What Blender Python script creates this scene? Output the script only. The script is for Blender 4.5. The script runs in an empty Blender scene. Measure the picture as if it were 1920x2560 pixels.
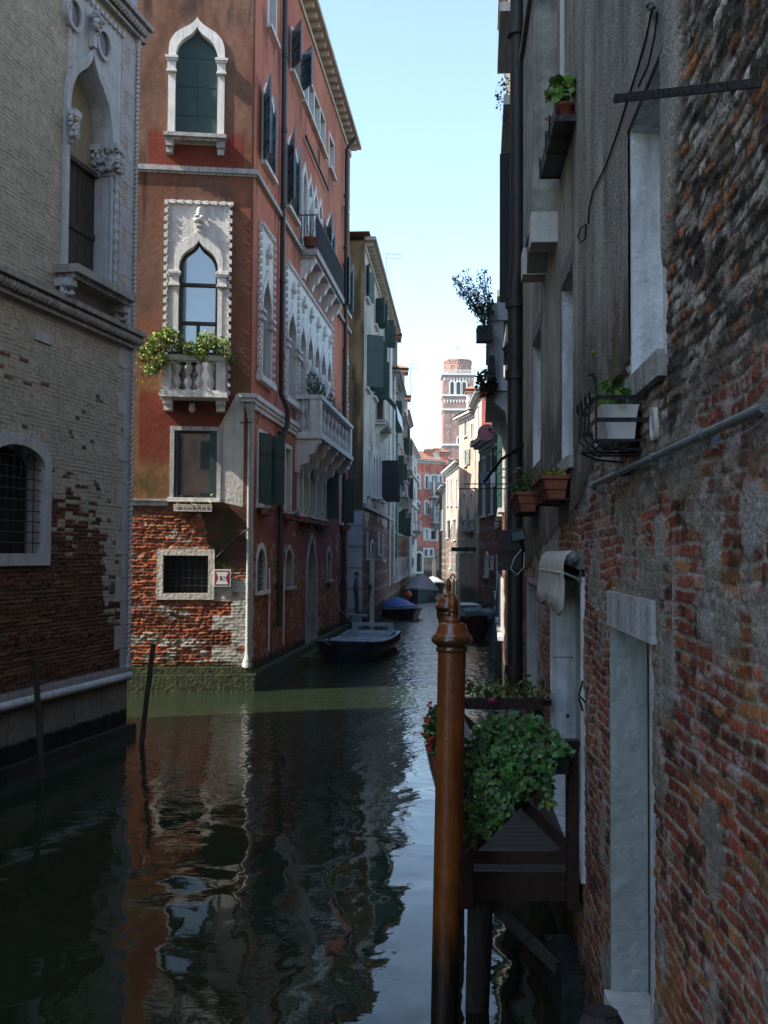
import bpy, bmesh, math, random
import numpy as np
from mathutils import Vector, Matrix
R = math.radians
random.seed(7)
scene = bpy.context.scene
C = scene.collection

# ------------------------------------------------------------------ camera
CAM_H = 3.3
FPX = 2587.0                       # focal length in pixels of a 1920 px wide frame
TILT, ROLL = R(2.33), R(0.35)
cd = bpy.data.cameras.new('camera')
cd.sensor_fit = 'HORIZONTAL'; cd.sensor_width = 36.0; cd.lens = 36.0 * FPX / 1920.0
cd.clip_start = 0.05; cd.clip_end = 3000
cam = bpy.data.objects.new('camera', cd); C.objects.link(cam)
CAM_M = Matrix.Translation((0, 0, CAM_H)) @ Matrix.Rotation(R(90) + TILT, 4, 'X') @ Matrix.Rotation(ROLL, 4, 'Z')
cam.matrix_world = CAM_M
scene.camera = cam
scene.render.resolution_x, scene.render.resolution_y = 768, 1024

# ------------------------------------------------------------------ light
SUN_L = Vector((1.0, 0.33, -0.98)).normalized()        # direction the light travels
w = bpy.data.worlds.new("World"); scene.world = w; w.use_nodes = True
nt = w.node_tree
bg = nt.nodes['Background']
sky = nt.nodes.new('ShaderNodeTexSky'); sky.sky_type = 'NISHITA'; sky.sun_disc = False
sky.sun_elevation = math.asin(-SUN_L.z)
sky.sun_rotation = math.atan2(-SUN_L.x, -SUN_L.y)
sky.altitude = 0; sky.air_density = 0.85; sky.dust_density = 0.6; sky.ozone_density = 1.6
tint = nt.nodes.new('ShaderNodeMix'); tint.data_type = 'RGBA'; tint.blend_type = 'MULTIPLY'; tint.inputs[0].default_value = 1
tint.inputs[7].default_value = (.97, 1.04, 1.0, 1)
hs = nt.nodes.new('ShaderNodeHueSaturation'); hs.inputs['Saturation'].default_value = .9; nt.links.new(sky.outputs[0], hs.inputs['Color']); nt.links.new(hs.outputs[0], tint.inputs[6]); nt.links.new(tint.outputs[2], bg.inputs[0]); bg.inputs[1].default_value = 0.15
sd = bpy.data.lights.new('sun', 'SUN'); sd.energy = 3.6; sd.angle = R(0.5); sd.color = (1.0, 0.93, 0.82)
sun = bpy.data.objects.new('sun', sd); C.objects.link(sun)
sun.rotation_euler = (-SUN_L).to_track_quat('Z', 'Y').to_euler(); sun.location = (-30, -10, 40)
vs = scene.view_settings
vs.view_transform = 'Standard'; vs.look = 'None'; vs.exposure = 1.62; vs.gamma = 1.0
scene.cycles.max_bounces = 6; scene.cycles.diffuse_bounces = 3; scene.cycles.glossy_bounces = 4
scene.cycles.transmission_bounces = 2; scene.cycles.caustics_reflective = False; scene.cycles.caustics_refractive = False

# ------------------------------------------------------------------ pixel -> point on a real surface
def ray(u, v):
    d = Vector(((u - 960) / FPX, -(v - 1280) / FPX, -1.0))
    return (CAM_M.to_3x3() @ d)
def ground(u, v, z=0.0):
    d = ray(u, v); k = (z - CAM_H) / d.z
    return Vector((d.x * k, d.y * k, z))
def at_y(u, v, Y):
    d = ray(u, v); k = Y / d.y
    return Vector((d.x * k, Y, CAM_H + d.z * k))

# ------------------------------------------------------------------ materials
MATS = {}
def lin(r, g=None, b=None):
    if g is None: r, g, b = r
    f = lambda c: (c / 255 / 12.92) if c / 255 <= .04045 else ((c / 255 + .055) / 1.055) ** 2.4
    return (f(r), f(g), f(b))
def mat(name, col, rough=.8, metal=0., var=.25, scale=3., bump=.2, bscale=25., spec=.5, coat=0., streak=0., dirt=None, attr=False, grain=None, leaf=False):
    """procedural surface: base colour (or the mesh's own colour attribute) broken by noise, streaks and fine relief"""
    if name in MATS: return MATS[name]
    m = bpy.data.materials.new(name); m.use_nodes = True; MATS[name] = m
    t = m.node_tree; n = t.nodes; l = t.links; p = n['Principled BSDF']
    tc = n.new('ShaderNodeTexCoord')
    no = n.new('ShaderNodeTexNoise'); no.inputs['Scale'].default_value = scale; no.inputs['Detail'].default_value = 6
    no.inputs['Roughness'].default_value = .65
    l.new(tc.outputs['Object'], no.inputs['Vector'])
    if attr:
        a = n.new('ShaderNodeAttribute'); a.attribute_name = 'Col'; base = a.outputs['Color']
    else:
        a = n.new('ShaderNodeRGB'); a.outputs[0].default_value = (*col, 1); base = a.outputs[0]
    if leaf:
        at_ = n.new('ShaderNodeAttribute'); at_.attribute_name = 'Col'; mm = n.new('ShaderNodeMix'); mm.data_type = 'RGBA'; mm.blend_type = 'MULTIPLY'; mm.inputs[0].default_value = 1
        l.new(base, mm.inputs[6]); l.new(at_.outputs['Color'], mm.inputs[7]); base = mm.outputs[2]
    mr = n.new('ShaderNodeMapRange'); mr.inputs[1].default_value = .25; mr.inputs[2].default_value = .75
    mr.inputs[3].default_value = 1 - var; mr.inputs[4].default_value = 1 + var
    l.new(no.outputs[0], mr.inputs[0])
    mx = n.new('ShaderNodeMix'); mx.data_type = 'RGBA'; mx.blend_type = 'MULTIPLY'; mx.inputs[0].default_value = 1
    l.new(base, mx.inputs[6]); l.new(mr.outputs[0], mx.inputs[7])
    out = mx.outputs[2]
    if streak or grain:
        mp = n.new('ShaderNodeMapping'); mp.inputs['Scale'].default_value = grain or (7, 7, .35)
        l.new(tc.outputs['Object'], mp.inputs[0])
        n2 = n.new('ShaderNodeTexNoise'); n2.inputs['Scale'].default_value = 1.6; n2.inputs['Detail'].default_value = 5
        l.new(mp.outputs[0], n2.inputs['Vector'])
        m2 = n.new('ShaderNodeMapRange'); m2.inputs[1].default_value = .45; m2.inputs[2].default_value = .75
        m2.inputs[3].default_value = 0; m2.inputs[4].default_value = streak or .6
        l.new(n2.outputs[0], m2.inputs[0])
        x2 = n.new('ShaderNodeMix'); x2.data_type = 'RGBA'
        l.new(m2.outputs[0], x2.inputs[0]); l.new(out, x2.inputs[6])
        dc = dirt or tuple(c * .35 for c in col)
        x2.inputs[7].default_value = (*dc, 1); out = x2.outputs[2]
    l.new(out, p.inputs['Base Color'])
    p.inputs['Roughness'].default_value = rough; p.inputs['Metallic'].default_value = metal
    p.inputs['Specular IOR Level'].default_value = spec; p.inputs['Coat Weight'].default_value = coat
    p.inputs['Coat Roughness'].default_value = .12
    if bump:
        nb = n.new('ShaderNodeTexNoise'); nb.inputs['Scale'].default_value = bscale; nb.inputs['Detail'].default_value = 5
        l.new(tc.outputs['Object'], nb.inputs['Vector'])
        bp = n.new('ShaderNodeBump'); bp.inputs['Strength'].default_value = bump; bp.inputs['Distance'].default_value = .03
        l.new(nb.outputs[0], bp.inputs['Height']); l.new(bp.outputs[0], p.inputs['Normal'])
    return m
WALL = mat('weathered_wall', (.3, .3, .3), .93, var=.18, scale=7, bump=.28, bscale=45, spec=.2, attr=True)
WALLFAR = mat('distant_wall', (.3, .3, .3), .93, var=.16, scale=1.2, bump=.2, bscale=8, spec=.2, attr=True)
NEARW = mat('crumbling_near_wall', (.3, .3, .3), .95, var=.45, scale=38, bump=.75, bscale=55, spec=.15, attr=True)
STONE = mat('istrian_stone', (.60, .585, .56), .75, var=.2, scale=2.5, bump=.4, bscale=30, streak=.45, dirt=(.22, .21, .2))
STONED = mat('sooty_stone', (.36, .35, .34), .85, var=.3, scale=3, bump=.5, bscale=24, streak=.7, dirt=(.08, .08, .08))
STONEB = mat('grey_blue_stone', (.48, .50, .53), .8, var=.22, scale=4, bump=.5, bscale=28, streak=.35, dirt=(.14, .14, .14))
REVEAL = mat('limewashed_reveal', (.62, .65, .69), .85, var=.22, scale=5, bump=.5, bscale=26, streak=.8, dirt=(.20, .20, .20), grain=(6, 6, .9))
SHUT = mat('green_shutter_paint', (.010, .040, .033), .55, var=.25, scale=3, bump=.15, bscale=40, grain=(40, 40, .5), streak=.3, dirt=(.006, .02, .018))
SHUTB = mat('blue_green_shutter_paint', (.03, .10, .13), .22, spec=.9, coat=.4, var=.25, scale=3, bump=.15, bscale=40)
GLASS = mat('window_glass', (.012, .014, .016), .03, var=.1, bump=.015, bscale=1.2, spec=1.0, coat=1.0)
GLASS.node_tree.nodes['Principled BSDF'].inputs['IOR'].default_value = 1.9
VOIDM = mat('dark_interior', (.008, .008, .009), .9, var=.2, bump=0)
WOODD = mat('dark_brown_timber', (.028, .014, .010), .5, var=.35, scale=4, bump=.3, bscale=30, grain=(30, 30, 1.2), streak=.5)
WOODOLD = mat('weathered_old_wood', (.045, .04, .034), .85, var=.4, scale=5, bump=.8, bscale=18, grain=(16, 16, .8), streak=.6)
VARN = mat('varnished_orange_wood', (.215, .062, .010), .42, var=.6, scale=4, bump=.22, bscale=50, coat=.16, grain=(30, 30, .8), streak=.85, dirt=(.09, .022, .006))
VARNR = mat('varnished_pole_head', (.20, .05, .012), .25, var=.5, scale=14, bump=.06, bscale=40, coat=.8)
IRON = mat('black_wrought_iron', (.018, .018, .02), .5, metal=.5, var=.3, bump=.3, bscale=60)
PIPEB = mat('black_painted_pipe', (.024, .020, .020), .5, metal=.1, var=.25, scale=8, bump=.25, bscale=40)
GALV = mat('galvanised_pipe', (.22, .26, .29), .5, metal=.6, var=.3, scale=12, bump=.2, bscale=60)
TILE = mat('terracotta_roof', (.30, .13, .075), .9, var=.45, scale=4, bump=.4, bscale=14, streak=.4, dirt=(.16, .13, .1))
POT = mat('terracotta_pot', (.26, .07, .035), .8, var=.25, scale=8, bump=.15)
WHITEP = mat('white_plastic', (.62, .63, .64), .45, var=.1, scale=5, bump=.05)
CLOTH = mat('beige_canvas', (.50, .47, .43), .9, var=.12, scale=4, bump=.2, bscale=90)
LAUND = mat('white_linen', (.72, .74, .78), .9, var=.08, bump=.1)
MOSS = mat('mossy_waterline_stone', (.035, .042, .010), .9, var=.8, scale=7, bump=1.0, bscale=12, streak=.8, dirt=(.009, .010, .006), grain=(5, 5, 2))
WETDARK = mat('wet_dark_stone', (.012, .016, .015), .55, var=.5, scale=6, bump=.7, bscale=14)
LEAF = mat('green_leaves', (.05, .12, .03), .55, var=.6, scale=9, bump=0, spec=.4, leaf=True)
LEAFY = mat('yellow_green_leaves', (.16, .22, .03), .55, var=.5, scale=9, bump=0, spec=.4, leaf=True)
IVYM = mat('ivy_leaves', (.066, .165, .05), .5, var=.6, scale=13, bump=0, spec=.45, leaf=True)
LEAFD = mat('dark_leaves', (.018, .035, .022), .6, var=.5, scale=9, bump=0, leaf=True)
REDF = mat('red_petals', (.42, .012, .02), .6, var=.3, scale=20, bump=0, leaf=True)
PINKF = mat('pink_petals', (.45, .06, .22), .6, var=.3, scale=20, bump=0, leaf=True)
STEM = mat('plant_stems', (.06, .055, .03), .8, var=.3, bump=0)

def wet_pole():
    m = VARN.copy(); m.name = 'varnished_wood_wet_below'; t = m.node_tree; n = t.nodes; l = t.links; p = n['Principled BSDF']
    tc = n.new('ShaderNodeTexCoord'); sp = n.new('ShaderNodeSeparateXYZ'); l.new(tc.outputs['Object'], sp.inputs[0])
    mp = n.new('ShaderNodeMapping'); mp.inputs['Scale'].default_value = (9, 9, 1.5); l.new(tc.outputs['Object'], mp.inputs[0])
    no = n.new('ShaderNodeTexNoise'); no.inputs['Scale'].default_value = 2; no.inputs['Detail'].default_value = 5; l.new(mp.outputs[0], no.inputs[0])
    a = n.new('ShaderNodeMath'); a.operation = 'MULTIPLY_ADD'; a.inputs[1].default_value = .9; l.new(no.outputs[0], a.inputs[0]); l.new(sp.outputs[2], a.inputs[2])
    r = n.new('ShaderNodeMapRange'); r.inputs[1].default_value = 1.0; r.inputs[2].default_value = 1.35; l.new(a.outputs[0], r.inputs[0])
    old = p.inputs['Base Color'].links[0].from_socket; x = n.new('ShaderNodeMix'); x.data_type = 'RGBA'; x.inputs[6].default_value = (.018, .011, .008, 1); l.new(r.outputs[0], x.inputs[0]); l.new(old, x.inputs[7]); l.new(x.outputs[2], p.inputs['Base Color']); return m
VARNW = wet_pole()
# ------------------------------------------------------------------ objects
ROOTLOC = {}
def tag(o, label=None, cat=None, group=None, kind=None):
    if label: o['label'] = label
    if cat: o['category'] = cat
    if group: o['group'] = group
    if kind: o['kind'] = kind
    return o
def thing(name, loc, label, cat, group=None):
    o = bpy.data.objects.new(name, None); C.objects.link(o); o.empty_display_size = .3
    o.location = Vector(loc); ROOTLOC[o] = Vector(loc)
    return tag(o, label, cat, group)
def root_of(o):
    while o.parent: o = o.parent
    return o
class MB:
    def __init__(s): s.v = []; s.f = []; s.sm = []; s.cols = None; s.shade = []
    def add(s, vs, fs, smooth=False):
        b = len(s.v); s.v += [tuple(x) for x in vs]
        for q in fs: s.f.append(tuple(b + i for i in q)); s.sm.append(smooth)
        return s
    def build(s, name, m, parent=None, loc=None):
        if not s.v: return None
        if parent is not None:
            off = ROOTLOC[root_of(parent)]
        else:
            a = np.array(s.v); off = Vector(loc) if loc is not None else Vector((float(a[:, 0].mean()), float(a[:, 1].mean()), float(a[:, 2].min())))
        me = bpy.data.meshes.new(name)
        a = np.array(s.v, dtype=float) - np.array(off)
        me.from_pydata(a.tolist(), [], s.f)
        me.polygons.foreach_set('use_smooth', s.sm)
        if s.cols is not None:
            ca = me.color_attributes.new('Col', 'FLOAT_COLOR', 'POINT')
            ca.data.foreach_set('color', np.concatenate([s.cols, np.ones((len(s.cols), 1))], 1).astype('f4').ravel())
        if s.shade:
            ca = me.color_attributes.new('Col', 'FLOAT_COLOR', 'POINT'); sh = np.array(s.shade, dtype='f4')
            ca.data.foreach_set('color', np.concatenate([sh, np.ones((len(sh), 1), 'f4')], 1).ravel())
        me.materials.append(m); me.update()
        o = bpy.data.objects.new(name, me); C.objects.link(o)
        if parent is not None: o.parent = parent
        else: o.location = off; ROOTLOC[o] = off
        return o
def frame_from(d):
    d = Vector(d).normalized(); a = Vector((0, 0, 1)) if abs(d.z) < .9 else Vector((1, 0, 0))
    x = d.cross(a).normalized(); y = d.cross(x).normalized(); return x, y
def tube(mb, pts, r, n=8, caps=True):
    pts = [Vector(p) for p in pts]; rs = r if isinstance(r, (list, tuple)) else [r] * len(pts)
    vs = []; fs = []
    x = None
    for i, p in enumerate(pts):
        d = (pts[min(i + 1, len(pts) - 1)] - pts[max(i - 1, 0)])
        if x is None: x, y = frame_from(d)
        else:
            dn = d.normalized(); x = (x - dn * x.dot(dn)).normalized(); y = dn.cross(x)
        for k in range(n):
            a = 2 * math.pi * k / n; vs.append(p + (x * math.cos(a) + y * math.sin(a)) * rs[i])
    for i in range(len(pts) - 1):
        for k in range(n):
            k2 = (k + 1) % n; fs.append((i * n + k, i * n + k2, (i + 1) * n + k2, (i + 1) * n + k))
    mb.add(vs, fs, True)
    if caps: mb.add(vs[:n], [tuple(range(n))[::-1]]); mb.add(vs[-n:], [tuple(range(n))])
def lathe(mb, c, prof, n=16, axis=(0, 0, 1), smooth=True):
    c = Vector(c); ax = Vector(axis).normalized(); x, y = frame_from(ax)
    vs = [c + ax * z + (x * math.cos(2 * math.pi * k / n) + y * math.sin(2 * math.pi * k / n)) * r for r, z in prof for k in range(n)]
    fs = [(i * n + k, i * n + (k + 1) % n, (i + 1) * n + (k + 1) % n, (i + 1) * n + k) for i in range(len(prof) - 1) for k in range(n)]
    mb.add(vs, fs, smooth)
    mb.add(vs[:n], [tuple(range(n))[::-1]]); mb.add(vs[-n:], [tuple(range(n))])
def wbox(mb, lo, hi):
    x0, y0, z0 = lo; x1, y1, z1 = hi
    vs = [(x0, y0, z0), (x1, y0, z0), (x1, y1, z0), (x0, y1, z0), (x0, y0, z1), (x1, y0, z1), (x1, y1, z1), (x0, y1, z1)]
    mb.add(vs, [(0, 3, 2, 1), (4, 5, 6, 7), (0, 1, 5, 4), (1, 2, 6, 5), (2, 3, 7, 6), (3, 0, 4, 7)])
def bar(mb, a, b, w, h, up=(0, 0, 1)):
    a = Vector(a); b = Vector(b); d = (b - a).normalized(); s = d.cross(Vector(up))
    if s.length < 1e-4: s = d.cross(Vector((0, 1, 0)))
    s = s.normalized() * w / 2; u = s.normalized().cross(d).normalized() * h / 2
    vs = [a - s - u, a + s - u, a + s + u, a - s + u, b - s - u, b + s - u, b + s + u, b - s + u]
    mb.add(vs, [(0, 1, 2, 3), (7, 6, 5, 4), (0, 4, 5, 1), (1, 5, 6, 2), (2, 6, 7, 3), (3, 7, 4, 0)])
def blob(mb, c, rx, ry, rz, seed=0, amp=.25, nu=10, nv=7):
    rnd = random.Random(seed); vs = []; fs = []
    for i in range(nv + 1):
        for k in range(nu):
            th = math.pi * i / nv; ph = 2 * math.pi * k / nu; q = 1 + rnd.uniform(-amp, amp)
            vs.append((c[0] + rx * q * math.sin(th) * math.cos(ph), c[1] + ry * q * math.sin(th) * math.sin(ph), c[2] + rz * q * math.cos(th)))
    for i in range(nv):
        for k in range(nu): fs.append((i * nu + k, i * nu + (k + 1) % nu, (i + 1) * nu + (k + 1) % nu, (i + 1) * nu + k))
    mb.add(vs, fs, True)

# ------------------------------------------------------------------ numpy noise
def h2(a, b, seed=0):
    x = np.sin(a * 127.1 + b * 311.7 + seed * 74.7) * 43758.5453
    return x - np.floor(x)
def vn(x, y, seed=0):
    xi = np.floor(x); yi = np.floor(y); fx = x - xi; fy = y - yi
    fx = fx * fx * (3 - 2 * fx); fy = fy * fy * (3 - 2 * fy)
    a = h2(xi, yi, seed); b = h2(xi + 1, yi, seed); c = h2(xi, yi + 1, seed); d = h2(xi + 1, yi + 1, seed)
    return (a * (1 - fx) + b * fx) * (1 - fy) + (c * (1 - fx) + d * fx) * fy
def fbm(x, y, seed=0, o=4):
    r = 0; a = .5; t = 0
    for i in range(o): r = r + a * vn(x * 2 ** i, y * 2 ** i, seed + i); t += a; a *= .55
    return r / t
def sst(e0, e1, x): t = np.clip((x - e0) / (e1 - e0), 0, 1); return t * t * (3 - 2 * t)
def mixc(a, b, t): return a * (1 - t[:, None]) + b * t[:, None]
def K(*c): return np.array(c)[None, :]
def bricks(S, Z, course=.068, length=.27, seed=0, pal=None, mortar=(.24, .22, .19), mw=.16, warp=.02):
    """colour and relief of an old hand-laid brick face"""
    Zw = Z + warp * (fbm(S * 1.3, Z * 1.3, seed + 11) - .5) * 2; Sw = S + warp * 1.5 * (fbm(S * 4, Z * 9, seed + 12) - .5)
    row = np.floor(Zw / course); off = h2(row, row * 0 + 3, seed) * length
    head = h2(row, row * 0 + 7, seed) > .55; ln = np.where(head, length * .55, length)
    col = np.floor((Sw + off) / ln); fs = (Sw + off) / ln - col; fz = Zw / course - row
    es = np.minimum(fs, 1 - fs) * ln; ez = np.minimum(fz, 1 - fz) * course
    n = fbm(S * 30, Z * 30, seed + 5, 3)
    e = np.minimum(es, ez) + (n - .5) * .012
    m = 1 - sst(mw * course * .35, mw * course * .9, e)
    r1 = h2(row, col, seed + 1); r2 = h2(row, col, seed + 2); r3 = h2(row, col, seed + 3)
    P = np.array(pal or [(.16, .035, .02), (.21, .055, .025), (.12, .028, .022), (.25, .10, .035), (.10, .03, .03), (.19, .045, .028), (.22, .075, .03)])
    c = P[(r1 * len(P)).astype(int) % len(P)] * (.65 + .7 * r2)[:, None] * (.75 + .5 * n)[:, None]
    ht = (1 - m) * (.012 + .018 * (r3 - .5)) + (n - .5) * .01
    c = mixc(c, K(*mortar) * (.6 + .8 * n)[:, None], m)
    return c, ht, m, r3

# ------------------------------------------------------------------ facades
def arch_pts(s0, s1, z0, z1, kind='rect', n=10, spring=None):
    c = (s0 + s1) / 2; hw = (s1 - s0) / 2
    if kind == 'rect': return [(s0, z0), (s0, z1), (s1, z1), (s1, z0)]
    if kind == 'circle':
        cz = (z0 + z1) / 2; hz = (z1 - z0) / 2
        return [(c - hw * math.cos(a), cz + hz * math.sin(a)) for a in [2 * math.pi * i / 24 for i in range(24)]]
    if kind == 'round': prof = [(-math.cos(a), math.sin(a)) for a in [math.pi / 2 * i / n for i in range(n + 1)]]; h = hw
    elif kind == 'seg': prof = [(-math.cos(a), math.sin(a)) for a in [math.pi / 2 * i / n for i in range(n + 1)]]; h = hw * .45
    elif kind == 'point': prof = [(-1 + .5 * i / n * 2 * .5 * (1 + i / n), math.sin(math.pi / 2 * (i / n) ** .9)) for i in range(n + 1)]; prof = [(-math.cos(a) * 2 + 1, math.sin(a) / .866) for a in [math.pi / 3 * i / n for i in range(n + 1)]]; h = hw * 1.5
    else:
        prof = [(-1, 0), (-.99, .12), (-.96, .25), (-.89, .38), (-.78, .5), (-.63, .60), (-.45, .685), (-.28, .76), (-.14, .85), (-.05, .93), (0, 1.0)]; h = hw * 1.75
    if spring is not None: h = z1 - spring
    zs = z1 - h
    L = [(c + x * hw, zs + y * h) for x, y in prof]
    Rr = [(c - x * hw, zs + y * h) for x, y in prof[-2::-1]]
    return [(s0, z0)] + L + Rr + [(s1, z0)]
def inside(poly, S, Z):
    r = np.zeros(S.shape, bool); n = len(poly)
    for i in range(n):
        x0, y0 = poly[i]; x1, y1 = poly[(i + 1) % n]
        if y0 == y1: continue
        c = ((y0 > Z) != (y1 > Z)) & (S < (x1 - x0) * (Z - y0) / (y1 - y0) + x0)
        r ^= c
    return r
class Facade:
    """a vertical wall plane: s runs to the right seen from outside, z up, d outward"""
    def __init__(F, O, t):
        F.O = Vector((O[0], O[1], 0)); t = Vector((t[0], t[1], 0)).normalized(); F.t = t; F.n = Vector((t.y, -t.x, 0)); F.holes = []
    def P(F, s, z, d=0.0): p = F.O + F.t * s + F.n * d; p.z = z; return p
    def at(F, u, v, d=0.0):
        r = ray(u, v); o = F.O + F.n * d; c = Vector((0, 0, CAM_H))
        k = (o - c).dot(F.n) / r.dot(F.n); p = c + r * k
        return (p - F.O).dot(F.t), p.z
    def s(F, u, d=0.0): return F.at(u, 1385, d)[0]
    def box(F, mb, s0, s1, z0, z1, d0, d1):
        if s0 > s1: s0, s1 = s1, s0
        vs = [F.P(s, z, d) for z in (z0, z1) for s, d in ((s0, d1), (s1, d1), (s1, d0), (s0, d0))]
        mb.add(vs, [(3, 2, 1, 0), (4, 5, 6, 7), (0, 1, 5, 4), (1, 2, 6, 5), (2, 3, 7, 6), (3, 0, 4, 7)])
    def prism(F, mb, pts, d0, d1):
        n = len(pts); vs = [F.P(s, z, d1) for s, z in pts] + [F.P(s, z, d0) for s, z in pts]
        mb.add(vs, [tuple(range(n)), tuple(range(2 * n - 1, n - 1, -1))] + [(i, n + i, n + (i + 1) % n, (i + 1) % n) for i in range(n)])
    def ring(F, mb, inner, outer, d0, d1, closed=True, dout=None):
        n = len(inner); m = n if closed else n - 1
        vs = [F.P(*p, d1) for p in inner] + [F.P(*p, d1 if dout is None else dout) for p in outer] + [F.P(*p, d0) for p in inner] + [F.P(*p, min(0, d0)) for p in outer]
        fs = []
        for i in range(m):
            j = (i + 1) % n
            fs += [(i, j, n + j, n + i), (n + i, n + j, 3 * n + j, 3 * n + i), (i, 2 * n + i, 2 * n + j, j)]
        mb.add(vs, fs)
    def tube(F, mb, pts, r, n=8): tube(mb, [F.P(*p) for p in pts], r, n)
    def lathe(F, mb, s, z, d, prof, n=10): lathe(mb, F.P(s, z, d), prof, n)
    def wall(F, name, parent, s0, s1, z0, z1, ds, dz, fn, m=None, back=True):
        def lines(a, b, st, cuts):
            k = max(2, int(round((b - a) / st)) + 1); g = np.linspace(a, b, k)
            cuts = [c for c in cuts if a < c < b]
            for c in cuts: g[np.argmin(abs(g - c))] = c
            return np.unique(g)
        cs = []; cz = []
        for p in F.holes:
            q = np.array(p); cs += [q[:, 0].min(), q[:, 0].max()]; cz += [q[:, 1].min(), q[:, 1].max()]
        gs = lines(s0, s1, ds, cs); gz = lines(z0, z1, dz, cz)
        S, Z = np.meshgrid(gs, gz); ns, nz = len(gs), len(gz)
        Sf, Zf = S.ravel(), Z.ravel()
        col, ht = fn(Sf, Zf)
        edge = (Sf <= s0 + 1e-6) | (Sf >= s1 - 1e-6) ; ht = np.where(edge, 0, ht)
        t = np.array(F.t); nn = np.array(F.n); O = np.array(F.O)
        V = O[None] + Sf[:, None] * t[None] + ht[:, None] * nn[None]; V[:, 2] = Zf
        idx = np.arange(ns * nz).reshape(nz, ns)
        q = np.stack([idx[:-1, :-1], idx[:-1, 1:], idx[1:, 1:], idx[1:, :-1]], -1).reshape(-1, 4)
        sc = ((gs[:-1] + gs[1:]) / 2)[None, :].repeat(nz - 1, 0).ravel(); zc = ((gz[:-1] + gz[1:]) / 2)[:, None].repeat(ns - 1, 1).ravel()
        keep = np.ones(len(q), bool)
        for p in F.holes: keep &= ~inside(p, sc, zc)
        q = q[keep]
        off = np.array(ROOTLOC[root_of(parent)])
        me = bpy.data.meshes.new(name); me.vertices.add(len(V)); me.vertices.foreach_set('co', (V - off).ravel())
        me.loops.add(len(q) * 4); me.loops.foreach_set('vertex_index', q.ravel().astype('i4'))
        me.polygons.add(len(q)); me.polygons.foreach_set('loop_start', np.arange(0, len(q) * 4, 4, dtype='i4'))
        ca = me.color_attributes.new('Col', 'FLOAT_COLOR', 'POINT')
        ca.data.foreach_set('color', np.concatenate([np.clip(col, 0.002, 1), np.ones((len(col), 1))], 1).astype('f4').ravel())
        me.materials.append(m or WALL); me.update(calc_edges=True); me.validate()
        o = bpy.data.objects.new(name, me); C.objects.link(o); o.parent = parent
        return o

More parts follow.
